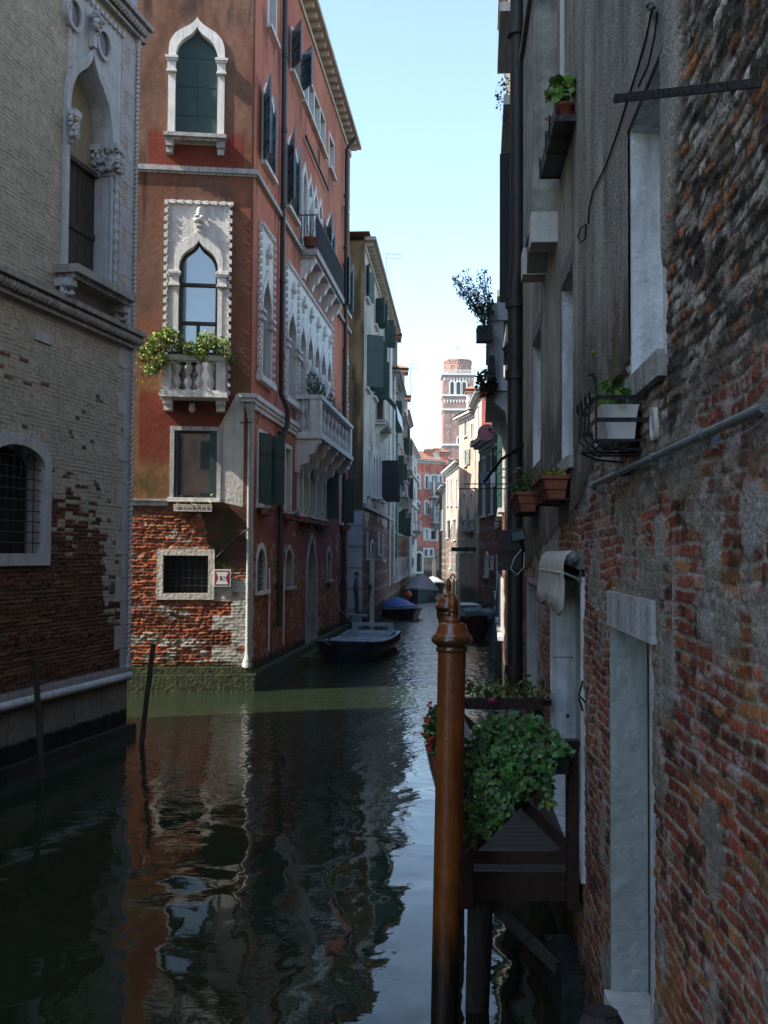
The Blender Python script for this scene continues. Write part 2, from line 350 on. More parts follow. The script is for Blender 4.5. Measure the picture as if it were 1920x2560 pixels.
def grow(pts, e, ez=None, base=True):
    """offset an opening outline outward: sideways and up by e (bottom too unless base)"""
    a = np.array(pts, float); c = (a[:, 0].min() + a[:, 0].max()) / 2; hw = (a[:, 0].max() - a[:, 0].min()) / 2
    z0, z1 = a[:, 1].min(), a[:, 1].max(); ez = e if ez is None else ez
    out = []
    for s, z in pts:
        zz = z0 + (z - z0) * (z1 - z0 + ez) / (z1 - z0)
        if base and z <= z0 + 1e-6: zz = z0 - e
        out.append((c + (s - c) * (hw + e) / hw, zz))
    return out
def window(F, root, s0, s1, z0, z1, kind='rect', fw=.14, proud=.04, depth=.22, fill='glass', sill=True, shut=None,
           fm=None, spring=None, bars=None, mull=(), trans=(), fr=None, shm=None, name='window', apex=None, sillw=.1, depthpane=None):
    if s0 > s1: s0, s1 = s1, s0
    inn = arch_pts(s0, s1, z0, z1, kind, spring=spring); F.holes.append(grow(inn, fw * .4, base=False))
    out = grow(inn, fw, apex, base=(kind == 'rect' or kind == 'circle' or not sill))
    if kind == 'circle': cz = (z0 + z1) / 2; out = [((s0 + s1) / 2 + (s - (s0 + s1) / 2) * (1 + 2 * fw / (s1 - s0)), cz + (z - cz) * (1 + 2 * fw / (z1 - z0))) for s, z in inn]
    mb = MB(); F.ring(mb, inn, out, -depth, proud)
    w = mb.build(name, fm or STONE, root)
    dp = -(depthpane or depth) + .03
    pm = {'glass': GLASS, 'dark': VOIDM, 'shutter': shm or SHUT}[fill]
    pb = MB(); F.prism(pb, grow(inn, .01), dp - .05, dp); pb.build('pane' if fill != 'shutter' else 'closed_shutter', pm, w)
    if fill == 'shutter':
        b = MB(); cs = (s0 + s1) / 2; F.box(b, cs - .012, cs + .012, z0, z1 - .12, dp, dp + .02)
        for fz in (.22, .48, .74): F.box(b, s0 + .02, s1 - .02, z0 + (z1 - z0) * fz, z0 + (z1 - z0) * fz + .035, dp, dp + .012)
        b.build('batten', shm or SHUT, w)
    if mull or trans or fr:
        b = MB(); t = .04
        if fr: 
            q = grow(inn, -.06, -.06, base=False); q = [(s, max(z, z0 + .0)) for s, z in q]
            F.ring(b, q, inn, dp + .002, dp + .05)
        for m_ in mull: F.box(b, s0 + (s1 - s0) * m_[0] - t, s0 + (s1 - s0) * m_[0] + t, z0 + (z1 - z0) * m_[1], z0 + (z1 - z0) * m_[2], dp + .003, dp + .045)
        for tz in trans: F.box(b, s0, s1, z0 + (z1 - z0) * tz - t, z0 + (z1 - z0) * tz + t, dp + .003, dp + .06)
        b.build('sash', fr or WOODD, w)
    if bars:
        b = MB(); nx, nz = bars
        for i in range(1, nx): s = s0 + (s1 - s0) * i / nx; F.tube(b, [(s, z0, -.05), (s, z1, -.05)], .009, 5)
        for i in range(1, nz): z = z0 + (z1 - z0) * i / nz; F.tube(b, [(s0 - .02, z, -.038), (s1 + .02, z, -.038)], .009, 5)
        b.build('iron_bars', IRON, w)
    if sill:
        b = MB(); F.box(b, s0 - fw - .05, s1 + fw + .05, z0 - sillw, z0, -.02, proud + .1); b.build('sill', fm or STONE, w)
    if shut:
        # shut = (angle left, angle right) measured from flat-closed; 180 = folded back on the wall; None = no leaf
        W = (s1 - s0) / 2 if len(shut) < 3 else shut[2]
        for side, ang in ((0, shut[0]), (1, shut[1])):
            if ang is None: continue
            h = (s0 - .01, 1) if side == 0 else (s1 + .01, -1)
            a = R(ang); L = W
            ex, ed = h[1] * math.cos(a) * L, math.sin(a) * L
            top = z1 if kind == 'rect' else z1 - (z1 - z0) * .12
            b = MB(); nn = F.t * (-math.sin(a)) * h[1] + F.n * math.cos(a)
            p0 = F.P(h[0], z0 + .01, proud + .015); p1 = p0 + F.t * ex + F.n * ed; q = nn * .02
            zt = Vector((0, 0, top - z0)); zt1 = zt.copy()
            if kind in ('ogee', 'point', 'round'): zt = Vector((0, 0, (top - z0) * .86))
            vs = [p0 - q, p1 - q, p1 + q, p0 + q, p0 - q + zt, p1 - q + zt1, p1 + q + zt1, p0 + q + zt]
            b.add(vs, [(3, 2, 1, 0), (4, 5, 6, 7), (0, 1, 5, 4), (1, 2, 6, 5), (2, 3, 7, 6), (3, 0, 4, 7)])
            for fz in (.2, .5, .8):
                for sg in (1, -1):
                    zz = Vector((0, 0, (top - z0) * fz * .9)); qq = q * 1.0 + nn * .012
                    bar(b, p0 + zz + nn * .028 * sg, p1 + zz + nn * .028 * sg, .016, .05, up=(0, 0, 1))
            b.build('shutter', shm or SHUT, w)
    return w
BAL = [(.055, 0), (.055, .04), (.03, .06), (.035, .1), (.062, .22), (.068, .3), (.05, .4), (.028, .5), (.028, .54), (.05, .64), (.066, .74), (.06, .82), (.032, .92), (.055, .95), (.055, 1.0)]
def balustrade(F, root, s0, s1, z0, z1, dep, nf, ns=2, post=.16, m=None, slab=.14, rail=.12, brackets=(), bh=.4, name='balcony', rx=1.0):
    """stone balcony: slab, posts, balusters, rail and brackets"""
    m = m or STONE; b = MB()
    F.box(b, s0 - .05, s1 + .05, z0 - slab, z0 - .05, 0.003, dep + .05); F.box(b, s0 - .02, s1 + .02, z0 - .05, z0, 0.003, dep + .02)
    o = b.build(name, m, root)
    b = MB()
    F.box(b, s0 - .04, s1 + .04, z1 - rail, z1, dep - post - .04, dep + .04)
    F.box(b, s0 - .04, s0 + post + .02, z1 - rail, z1, .003, dep - post - .04); F.box(b, s1 - post - .02, s1 + .04, z1 - rail, z1, .003, dep - post - .04)
    b.build('rail', m, o)
    for s in (s0 + post / 2, s1 - post / 2):
        b = MB(); F.box(b, s - post / 2, s + post / 2, z0, z1 - rail, dep - post, dep); b.build('post', m, o)
    H = z1 - rail - z0; prof = [(r * rx * 1.15, z * H) for r, z in BAL]
    for i in range(nf):
        s = s0 + post + (s1 - s0 - 2 * post) * (i + .5) / nf
        b = MB(); F.lathe(b, s, z0, dep - post / 2, prof, 10); b.build('baluster', m, o)
    for i in range(ns):
        d = (dep - post) * (i + .5) / ns
        for s in (s0 + post / 2, s1 - post / 2): b = MB(); F.lathe(b, s, z0, d, prof, 10); b.build('baluster', m, o)
    for s in brackets:
        b = MB(); w = .09; pr = [(0, 0), (dep * .95, 0), (dep * .95, -bh * .25), (dep * .7, -bh * .38), (dep * .6, -bh * .6), (dep * .35, -bh * .7), (dep * .25, -bh), (0, -bh)]
        n = len(pr); vs = [F.P(s - w, z0 - slab + z, d + .003) for d, z in pr] + [F.P(s + w, z0 - slab + z, d + .003) for d, z in pr]
        b.add(vs, [tuple(range(n)), tuple(range(2 * n - 1, n - 1, -1))] + [(i, n + i, n + (i + 1) % n, (i + 1) % n) for i in range(n)])
        b.build('bracket', m, o)
    return o
def cornice(F, root, s0, s1, z, step=.55, proj=.45, m=None, th=.1, mh=.22, soff=None):
    b = MB(); F.box(b, s0, s1, z - mh - .18, z - mh, .003, .06); F.box(b, s0 - .1, s1 + .1, z - th * .5, z + th, 0.003, proj + .05)
    o = b.build('cornice', m or STONED, root)
    n = max(1, int((s1 - s0) / step))
    b = MB()
    for i in range(n):
        s = s0 + (i + .5) * (s1 - s0) / n; F.box(b, s - .08, s + .08, z - mh, z - th * .5, .003, proj * .8)
    b.build('modillions', m or STONED, o)
    return o
def leaves(mb, pts, size, seed=0, shape='leaf', flat=None):
    rnd = random.Random(seed)
    for p in pts:
        p = Vector(p); n = Vector((rnd.gauss(0, 1), rnd.gauss(0, 1), rnd.gauss(0, 1) + .6))
        if flat is not None: n = Vector(flat) + Vector((rnd.gauss(0, .5), rnd.gauss(0, .5), rnd.gauss(0, .5)))
        n.normalize(); x, y = frame_from(n); a = rnd.uniform(0, 6.28); x, y = x * math.cos(a) + y * math.sin(a), y * math.cos(a) - x * math.sin(a)
        s = size * rnd.uniform(.35, 1.45)
        if shape == 'ivy': pr = [(0, -.5), (.32, -.42), (.3, -.12), (.62, .05), (.26, .2), (0, .7), (-.26, .2), (-.62, .05), (-.3, -.12), (-.32, -.42)]
        elif shape == 'round': pr = [(math.cos(q) * .5, math.sin(q) * .5) for q in [i * 6.283 / 7 for i in range(7)]]
        else: pr = [(0, -.5), (.26, -.1), (.2, .25), (0, .55), (-.2, .25), (-.26, -.1)]
        vs = [p + x * a_ * s + y * b_ * s + n * (.12 * s * (abs(a_) * 2)) for a_, b_ in pr]
        mb.add(vs, [tuple(range(len(pr)))]); q = rnd.uniform(.45, 1.5); y_ = rnd.uniform(.8, 1.35); mb.shade += [(q * y_, q, q * .8)] * len(pr)
def cloud(c, r, n, seed=0, shell=.55):
    rnd = random.Random(seed); out = []
    while len(out) < n:
        v = Vector((rnd.uniform(-1, 1), rnd.uniform(-1, 1), rnd.uniform(-1, 1)))
        if shell * rnd.random() < v.length <= 1: out.append((c[0] + v.x * r[0], c[1] + v.y * r[1], c[2] + v.z * r[2]))
    return out

def haze_box(density):
    m = bpy.data.materials.new('thin_air_haze'); m.use_nodes = True; t = m.node_tree; t.nodes.clear()
    o = t.nodes.new('ShaderNodeOutputMaterial'); v = t.nodes.new('ShaderNodeVolumePrincipled'); v.inputs['Color'].default_value = (.80, .86, .92, 1); v.inputs['Density'].default_value = density; v.inputs['Anisotropy'].default_value = .3
    t.links.new(v.outputs[0], o.inputs['Volume']); b = MB(); wbox(b, (-399, -55, -1), (399, 700, 78)); tag(b.build('haze', m, loc=(0, 0, 0)), 'thin pale haze over the canal', kind='stuff')
# ================================================================== canal water
WZ = 0.0
def water_material():
    m = bpy.data.materials.new('canal_water'); m.use_nodes = True
    t = m.node_tree; n = t.nodes; l = t.links; p = n['Principled BSDF']
    p.inputs['Base Color'].default_value = (.015, .024, .012, 1)
    p.inputs['Roughness'].default_value = .02; p.inputs['IOR'].default_value = 1.38
    p.inputs['Specular IOR Level'].default_value = .5
    tc = n.new('ShaderNodeTexCoord')
    def noise(sc, det, stretch=(1, 1, 1), dist=0.):
        mp = n.new('ShaderNodeMapping'); mp.inputs['Scale'].default_value = stretch
        l.new(tc.outputs['Object'], mp.inputs[0])
        q = n.new('ShaderNodeTexNoise'); q.inputs['Scale'].default_value = sc; q.inputs['Detail'].default_value = det
        q.inputs['Distortion'].default_value = dist
        l.new(mp.outputs[0], q.inputs['Vector']); return q.outputs[0]
    a = noise(1.1, 2, (1, .75, 1), .4); b = noise(4.2, 2, (1, .8, 1), .3); c = noise(11, 2, (.55, .95, 1))
    def mul(x, k):
        q = n.new('ShaderNodeMath'); q.operation = 'MULTIPLY'; l.new(x, q.inputs[0])
        if isinstance(k, (int, float)): q.inputs[1].default_value = k
        else: l.new(k, q.inputs[1])
        return q.outputs[0]
    def add(x, y):
        q = n.new('ShaderNodeMath'); q.operation = 'ADD'; l.new(x, q.inputs[0]); l.new(y, q.inputs[1]); return q.outputs[0]
    # the wind reaches the open canal beyond the side canal, the near water lies calmer
    sp = n.new('ShaderNodeSeparateXYZ'); l.new(tc.outputs['Object'], sp.inputs[0])
    mr = n.new('ShaderNodeMapRange'); mr.inputs[1].default_value = 12; mr.inputs[2].default_value = 26
    mr.inputs[3].default_value = .05; mr.inputs[4].default_value = 1.0; l.new(sp.outputs[1], mr.inputs[0])
    h = add(mul(a, .029), add(mul(mul(b, .016), mr.outputs[0]), mul(mul(c, .018), mr.outputs[0])))
    bp = n.new('ShaderNodeBump'); bp.inputs['Strength'].default_value = 1; bp.inputs['Distance'].default_value = 1.0
    l.new(h, bp.inputs['Height']); l.new(bp.outputs[0], p.inputs['Normal'])
    return m
b = MB(); b.add([(-400, -60, 0), (400, -60, 0), (400, 900, 0), (-400, 900, 0)], [(0, 1, 2, 3)])
tag(b.build('water', water_material(), loc=(0, 0, 0)), 'dark green rippled canal water', kind='structure')

def simple_walls(root, pts, z0, z1, col, roof=1.6, over=.35, roofm=None, name='side_wall', wm=None):
    """plain hidden side walls through the given plan points and a tiled hip roof over the closed footprint"""
    def f(S, Z):
        n = fbm(S * .6, Z * .6, 5); return K(*col) * (.75 + .5 * n)[:, None], S * 0
    for (a, b_) in zip(pts[:-1], pts[1:]):
        a = Vector((*a[:2], 0)); b_ = Vector((*b_[:2], 0)); F = Facade(a, b_ - a)
        F.wall(name, root, 0, (b_ - a).length, z0, z1, .5, .5, f, wm or WALLFAR)
def roof(root, foot, z, h=1.6, over=.35, m=None):
    c = Vector((sum(p[0] for p in foot) / len(foot), sum(p[1] for p in foot) / len(foot), 0))
    n = len(foot); vs = []
    for p in foot: q = Vector((p[0], p[1], 0)); d = (q - c).normalized(); e = q + d * over * 1.3; vs.append((e.x, e.y, z + .1))
    for p in foot: q = Vector((p[0], p[1], 0)); e = c + (q - c) * .35; vs.append((e.x, e.y, z + h))
    b = MB(); b.add(vs, [(i, (i + 1) % n, n + (i + 1) % n, n + i) for i in range(n)] + [tuple(range(n, 2 * n)), tuple(range(n))[::-1]])
    return b.build('roof', m or TILE, root)

# ================================================================== left: brick palace in the shade (B)
CB = ground(313, 1838)
B_H = 19.0
FB = Facade(CB, (.215, .977))
palB = thing('brick_palace', (CB.x, CB.y, 0), 'pale brick palace on the left edge with rope moulding and white gothic window', 'palace')
zt = FB.at(305, 1692)[1]; zwet = FB.at(308, 1772)[1]; zc1 = FB.at(338, 843)[1]; zc2 = FB.at(350, 78)[1]; zcap = FB.at(300, 1680)[1]
sw0, zw0 = FB.at(160, 673); sw1 = FB.s(256); zw1 = FB.at(212, 125)[1]
sw1 = sw0 + 1.12 if sw1 - sw0 < .6 else sw1
def fnB(S, Z):
    c, ht, m, r = bricks(S, Z, .066, .25, 3, pal=[(.12, .042, .026), (.10, .036, .026), (.15, .055, .032), (.085, .032, .024)], mortar=(.21, .18, .13), mw=.14, warp=.01)
    n = fbm(S * 2, Z * 2, 21); n2 = fbm(S * 9, Z * 9, 22)
    pale = K(.44, .41, .345) * (.82 + .36 * n2)[:, None] * (1 - .30 * m)[:, None] * (.9 + .2 * n)[:, None]
    bz = 3.95 + (n - .5) * 1.6 - 1.5 * sst(-1.25, -.75, S)
    painted = sst(-.12, .12, Z - bz + (h2(np.floor(S / .25), np.floor(Z / .066), 9) - .5) * 1.3)
    chips = ((r > .955) & (Z < 6.2) & (Z > bz)).astype(float) * sst(.42, .55, n)
    col = mixc(c * .9, pale, painted * (1 - chips * .9)); ht = ht * (1 - .55 * painted)
    q = np.floor((Z + .1) / .42).astype(int) % 2; lim = np.where(q == 0, -.52, -.30); st = (S > lim).astype(float)
    jo = (np.abs(((Z + .1) / .42) % 1 - .5) > .47).astype(float)
    stone = K(.44, .45, .48) * (.85 + .3 * n2)[:, None] * (1 - .3 * jo)[:, None]
    col = mixc(col, stone, st); ht = ht * (1 - st) + .016 * st
    bs = sst(zt + .22, zt + .14, Z); col = mixc(col, K(.30, .30, .30) * (.8 + .4 * n2)[:, None], bs); ht = ht * (1 - bs) + .03 * bs
    low = sst(zt - .02, zt - .08, Z); jo2 = ((np.abs((S / .95) % 1 - .5) > .49)).astype(float)
    col = mixc(col, K(.21, .20, .185) * (.7 + .6 * n)[:, None] * (1 - .6 * jo2)[:, None], low); ht = ht * (1 - low) + (.02 + .02 * n2) * low
    wet = sst(zwet + .03, zwet - .03, Z + (n2 - .5) * .06); col = mixc(col, K(.010, .014, .012) * (.6 + n2)[:, None], wet)
    return col, ht
# gothic window with its white panel
panl, panr = FB.s(143), FB.s(283)
z_sill = FB.at(200, 700)[1]; z_ptop = FB.at(278, 66)[1]
cwin = (sw0 + sw1) / 2
wB = window(FB, palB, sw0, sw1, zw0, zw1, 'ogee', fw=.12, proud=.07, depth=.36, fill='dark', sill=False, spring=FB.at(205, 312)[1], apex=.2, name='gothic_window', fm=STONEB)
b = MB(); inn = arch_pts(sw0 - .10, sw1 + .10, zw0, zw1 + .16, 'ogee', spring=FB.at(205, 312)[1])
outr = []
for s, z in inn:   # panel: from the arch out to a rectangle
    outr.append((panl if s < cwin - .01 else panr if s > cwin + .01 else cwin, z if z < zw1 - .9 else z_ptop))
outr = [(panl if i < len(inn) / 2 - .6 else panr, min(z_ptop, z)) for i, (s, z) in enumerate(outr)]
k = len(inn) // 2; outr[k] = (cwin, z_ptop)
FB.ring(b, inn, outr, 0, .035, closed=False); b.build('stone_panel', STONEB, wB)
b = MB()
for s in (panl + .03, panr - .03):
    z = zw0
    while z < z_ptop: FB.box(b, s - .035, s + .035, z, z + .15, .03, .052); z += .165
s = panl
while s < panr: FB.box(b, s, s + .09, z_ptop - .04, z_ptop + .05, .03, .09); s += .16
b.build('dentil_border', STONEB, wB)
b = MB(); dz0 = FB.at(160, 352)[1]; FB.box(b, sw0 - .02, sw1 + .02, zw0, dz0, -.33, -.27)
for i in range(1, 5): s = sw0 + (sw1 - sw0) * i / 5; FB.box(b, s - .008, s + .008, zw0, dz0, -.27, -.262)
FB.box(b, sw0, sw1, zw0 + .9, zw0 + 1.0, -.27, -.24); FB.box(b, sw0, sw1, dz0 - .06, dz0 + .02, -.27, -.2); b.build('wooden_shutter', WOODOLD, wB)
b = MB(); FB.box(b, sw0, sw1, dz0 + .02, zw1 + .05, -.355, -.30); b.build('brick_infill', mat('pale_brick_infill', (.27, .24, .18), .9, var=.3, scale=10, bump=.5), wB)
zcap = FB.at(205, 312)[1]
for sc_, nm in ((sw0, 1), (sw1, -1)):
    b = MB()
    for i in range(5):
        zz = zcap - .52 + i * .11; e = [.03, .06, .09, .07, .13][i]
        FB.box(b, sc_ - .09 if nm > 0 else sc_ - e, sc_ + e if nm > 0 else sc_ + .22, zz, zz + .10, -.30, .07 + e)
    rnd = random.Random(3 + nm)
    for i in range(34):
        zz = zcap - .45 + rnd.random() * .38; dd = -.28 + rnd.random() * .4
        p = FB.P(sc_ + nm * -.0 + (.09 if nm > 0 else -.09), zz, dd); blob(b, p, .05, .05, .045, i, .4, 6, 4)
        p = FB.P(sc_ + rnd.uniform(-.05, .2) * (1 if nm < 0 else -1), zz, .17); blob(b, p, .05, .04, .045, i + 60, .4, 6, 4)
    b.build('carved_capital', STONEB, wB)
b = MB(); rope = [FB.P(sw1 + .1, z, .10) for z in np.arange(zw0, zcap - .5, .04)]
tube(b, rope, [.045 + .014 * math.sin(i * 1.4) for i in range(len(rope))], 8)
tube(b, [FB.P(sw1 + .01, zw0, .05), FB.P(sw1 + .01, zcap - .5, .05)], .035, 8); b.build('twisted_colonnette', STONEB, wB)
for (uu, vv) in ((176, 36), (250, 112)):
    s, z = FB.at(uu, vv); q = arch_pts(s - .2, s + .2, z - .21, z + .21, 'circle'); o_ = arch_pts(s - .27, s + .27, z - .28, z + .28, 'circle')
    b = MB(); FB.ring(b, q, o_, .03, .10); r_ = b.build('roundel', STONEB, wB)
    b = MB(); FB.prism(b, q, .035, .05); b.build('porphyry_disc', mat('purple_porphyry', (.10, .08, .13), .45, var=.3, scale=12, bump=.1), r_)
s, z = FB.at(221, 62); b = MB(); rnd = random.Random(5)
for i in range(16): blob(b, FB.P(s + rnd.uniform(-.1, .1), z + rnd.uniform(-.16, .16), .1 + rnd.uniform(0, .1)), .06, .06, .06, i, .4, 6, 4)
FB.box(b, s - .05, s + .05, z - .4, z - .1, .04, .14); b.build('finial', STONEB, wB)
b = MB(); FB.box(b, sw0 - .32, sw1 + .30, zw0 - .14, zw0 - .01, .0, .42); FB.box(b, sw0 - .26, sw1 + .25, zw0 - .22, zw0 - .14, .0, .34)
b.build('sill', STONED, wB)
for s in (sw0 - .2, sw1 + .18):
    b = MB(); FB.box(b, s - .09, s + .09, zw0 - .34, zw0 - .22, 0, .30); rnd = random.Random(8)
    for i in range(26): blob(b, FB.P(s + rnd.uniform(-.09, .09), zw0 - .26 - rnd.random() * .3, .06 + rnd.uniform(0, .2)), .06, .06, .05, i, .4, 6, 4)
    b.build('carved_bracket', STONEB, wB)
# lower arched window with iron grille
lw1 = FB.s(104); lw0 = lw1 - 1.45; lz0 = FB.at(100, 1384)[1]; lz1 = FB.at(0, 1100)[1]
window(FB, palB, lw0, lw1, lz0, lz1 - .02, 'seg', fw=.18, proud=.05, depth=.32, fill='dark', sill=False, bars=(8, 10), fm=STONEB, name='barred_window')
b = MB(); FB.box(b, FB.s(75), FB.s(117), FB.at(95, 852)[1], FB.at(95, 826)[1], .0, .03); b.build('inset_stone', STONEB, palB)
FB.wall('wall', palB, -5.2, 0, 0, zc2 + .5, .018, .016, fnB)
def fnBp(S, Z): n = fbm(S, Z, 8); return K(.33, .30, .24) * (.8 + .4 * n)[:, None], S * 0
FB.wall('upper_wall', palB, -5.2, 0, zc2 + .5, B_H, .3, .3, fnBp)
FB.wall('near_wall', palB, -24, -5.2, -.5, B_H, .3, .3, fnBp)
# rope cornices
for zc, pj, nm in ((zc1, .17, 'rope_cornice'), (zc2, .2, 'upper_rope_cornice')):
    b = MB(); FB.box(b, -14, pj + .02, zc - .02, zc + .07, .0, pj + .05); FB.box(b, -14, pj - .02, zc - .26, zc - .2, .0, pj * .6)
    FB.box(b, -14, pj - .04, zc - .2, zc - .02, 0, pj * .35)
    pts = []; rr = []
    n = 1500
    for i in range(n):
        s = -14 + (14 + pj * .7) * i / (n - 1); pts.append(FB.P(s, zc - .105, pj * .62)); rr.append(.07)
    # twisted strand: beads laid along the moulding
    s = -5.2
    while s < pj * .7:
        p0 = FB.P(s - .05, zc - .175, pj * .62 + .02); p1 = FB.P(s + .05, zc - .04, pj * .62 + .02); m_ = (p0 + p1) / 2 + FB.n * .035
        tube(b, [p0, m_, p1], [.03, .052, .03], 7); s += .10
    b.build(nm, STONED, palB)
# corner colonnette: twisted rope, cushion base
b = MB(); z = zt + .35; cz = FB.at(305, 1655)[1]
while z < zc1 - .45:
    a = z * 9; 
    p0 = FB.P(.0, z, .0) + Vector((.045 * math.cos(a), .045 * math.sin(a), 0)); z2 = z + .09
    tube(b, [FB.P(-.035, z, .035), FB.P(.0, z + .05, .055), FB.P(.035, z + .10, .02)], [.022, .033, .022], 6); z += .085
z = zc1 + .1
while z < zc2 - .3: tube(b, [FB.P(-.035, z, .035), FB.P(.0, z + .05, .055), FB.P(.035, z + .10, .02)], [.022, .033, .022], 6); z += .085
lathe(b, FB.P(0, zt + .12, .02), [(.06, 0), (.09, .02), (.09, .07), (.055, .11), (.08, .15), (.05, .2), (.05, .26)], 12)
lathe(b, FB.P(0, zc1 - .5, .02), [(.05, 0), (.05, .05), (.08, .1), (.06, .15), (.1, .28), (.11, .3)], 12)
lathe(b, FB.P(0, zc2 - .45, .02), [(.05, 0), (.05, .05), (.08, .1), (.06, .15), (.1, .22), (.11, .26)], 12)
b.build('rope_colonnette', STONEB, palB)
# torus base and mossy footing
b = MB(); tube(b, [FB.P(-14, zt, .06), FB.P(.03, zt, .06)], .072, 12); b.build('torus_moulding', STONEB, palB)
b = MB(); FB.box(b, -14, .10, -.6, zwet - .28, -.02, .16); b.build('wet_footing', WETDARK, palB)
# return facade on the side canal: peach plaster with a window, seen mirrored in the panes opposite
FR = Facade(CB, (-1, .02))
def fnR(S, Z):
    n = fbm(S * .8, Z * .8, 31); c = mixc(K(.42, .20, .13) * (.8 + .4 * n)[:, None], K(.30, .27, .23) * (.7 + .6 * n)[:, None], sst(2.2, 1.6, Z + n)); return c, S * 0
for s0 in (1.0, 3.2):
    for z0 in (3.9, 8.2): window(FR, palB, s0, s0 + .85, z0, z0 + 1.7, 'rect', fw=.12, fill='shutter')
FR.wall('return_wall', palB, 0.12, 5.9, -.5, B_H, .1, .1, fnR)
e1 = FR.P(5.9, 0); e2 = FB.P(-24, 0)
simple_walls(palB, [(e1.x, e1.y), (e1.x - 4, e2.y), (e2.x, e2.y)], -.5, B_H, (.3, .26, .2))
roof(palB, [(CB.x, CB.y), (e1.x, e1.y), (e1.x - 4, e2.y), (e2.x, e2.y)], B_H)

# ================================================================== centre left: red palazzo (A)
CA = ground(619, 1727)
FAL = Facade(CA, (.993, .118)); FAR = Facade(CA, (.0935, .9956))
palA = thing('red_palazzo', (CA.x, CA.y, 0), 'red plastered gothic palazzo at the canal corner with white pointed windows', 'palazzo')
LA = 18.4; zA = FAR.at(867, 362)[1] + .2
al = FAL.at; ar = FAR.at
zstr1 = al(619, 426)[1]; zstr2 = al(619, 985)[1]; zled = al(360, 1248)[1]; zpl = al(500, 1664)[1]; zpl2 = al(450, 1684)[1]
def fnAL(S, Z):
    n = fbm(S * .7, Z * .7, 41); n2 = fbm(S * 4, Z * 1.5, 42); n3 = fbm(S * 12, Z * 12, 43); drip = fbm(S * 5, Z * .5, 44)
    ochre = K(.18, .09, .04); red = K(.215, .085, .050); brown = K(.14, .074, .050)
    up = sst(zstr1 - .1, zstr1 + .1, Z)
    base = mixc(mixc(red * .85, brown, sst(.35, .6, n)), brown * 1.15, up * sst(.3, .55, n2))
    low = sst(zstr2 + 1.2, zstr2 - .3, Z + (n - .5)); base = mixc(base, ochre, low * .85)
    base = base * (.72 + .56 * n2)[:, None] * (.85 + .3 * n3)[:, None]
    soot = sst(.52, .72, drip) * sst(2.2, 0, np.abs(Z - zstr1 + .5)) ; base = mixc(base, K(.030, .024, .020), soot * .85)
    top = sst(.45, .7, drip) * sst(al(500, 60)[1] - .3, al(500, 20)[1], Z); base = mixc(base, K(.035, .026, .022), top * .8)
    rs = (np.abs(S - al(490, 700)[0]) < 1.3) * (sst(zstr2 - 1.9, zstr2 - 1.5, Z) * sst(zstr2 + .1, zstr2 - .1, Z)); base = mixc(base, K(.15, .03, .018) * (.8 + .4 * n3)[:, None], rs * .9)  # red plaster below the balcony, its colour lowered for the shade there
    rs = (np.abs(S - al(490, 380)[0]) < 1.15) * (sst(zstr1 + .02, zstr1 + .06, Z) * sst(zstr1 + 1.0, zstr1 + .75, Z)); base = mixc(base, K(.17, .032, .02) * (.8 + .4 * n3)[:, None], rs * .85)
    ms = sst(.55, .75, fbm(S * 3, Z * 2, 46)) * sst(zled + 2.0, zled, Z) * sst(-1.9, -2.6, S) ; base = mixc(base, K(.05, .055, .015), ms * .8)
    c, ht, m, r = bricks(S, Z, .075, .26, 5, pal=[(.32, .08, .03), (.24, .05, .025), (.36, .12, .045), (.18, .04, .025), (.29, .07, .03)], mortar=(.20, .13, .09), mw=.22, warp=.035)
    ht = ht * 1.7 + (fbm(S * 14, Z * 22, 47) - .5) * .035; dark = sst(.5, .7, fbm(S * 1.2, Z * 1.7, 48)); c = c * (1 - .45 * dark)[:, None]
    sp = sst(.71, .75, fbm(S * 1.7, Z * 5, 49) + .07 * sst(2.2, 1, Z)); c = mixc(c, K(.30, .26, .21) * (.8 + .4 * n3)[:, None], sp)
    zb = zled - .28 + (n3 - .5) * .15 - 1.45 * sst(-1.3, -.75, S + (n - .5) * .6 )
    bm = sst(.03, -.03, Z - zb); ms = sst(-1.75, -1.2, S) * sst(-.15, -.45, S) * sst(zled - .15, zled - .4, Z) * sst(.35, .55, fbm(S * 2.5, Z * 1.8, 50))
    base = mixc(base, K(.075, .028, .022) * (.8 + .4 * n3)[:, None], sst(zled, zled - .3, Z)); base = mixc(base, K(.028, .032, .008), ms * (1 - bm) * .9)
    col = mixc(base, c, bm); ht = ht * bm + (n3 - .5) * .006 * (1 - bm) + .02 * (1 - bm)
    qn = np.floor(Z / .36).astype(int) % 2; st = (S > np.where(qn == 0, -.85, -.42)).astype(float) * sst(2.75, 2.6, Z); col = mixc(col, K(.37, .335, .285) * (.6 + .8 * n3)[:, None], st * sst(.36, .46, fbm(S * 3, Z * 3, 53) + .12)); ht = ht * (1 - .6 * st) + .02 * st
    mo = sst(zpl + .12, zpl - .05, Z + (n3 - .5) * .2); col = mixc(col, K(.035, .045, .012) * (.6 + n3)[:, None], mo)
    return col, ht
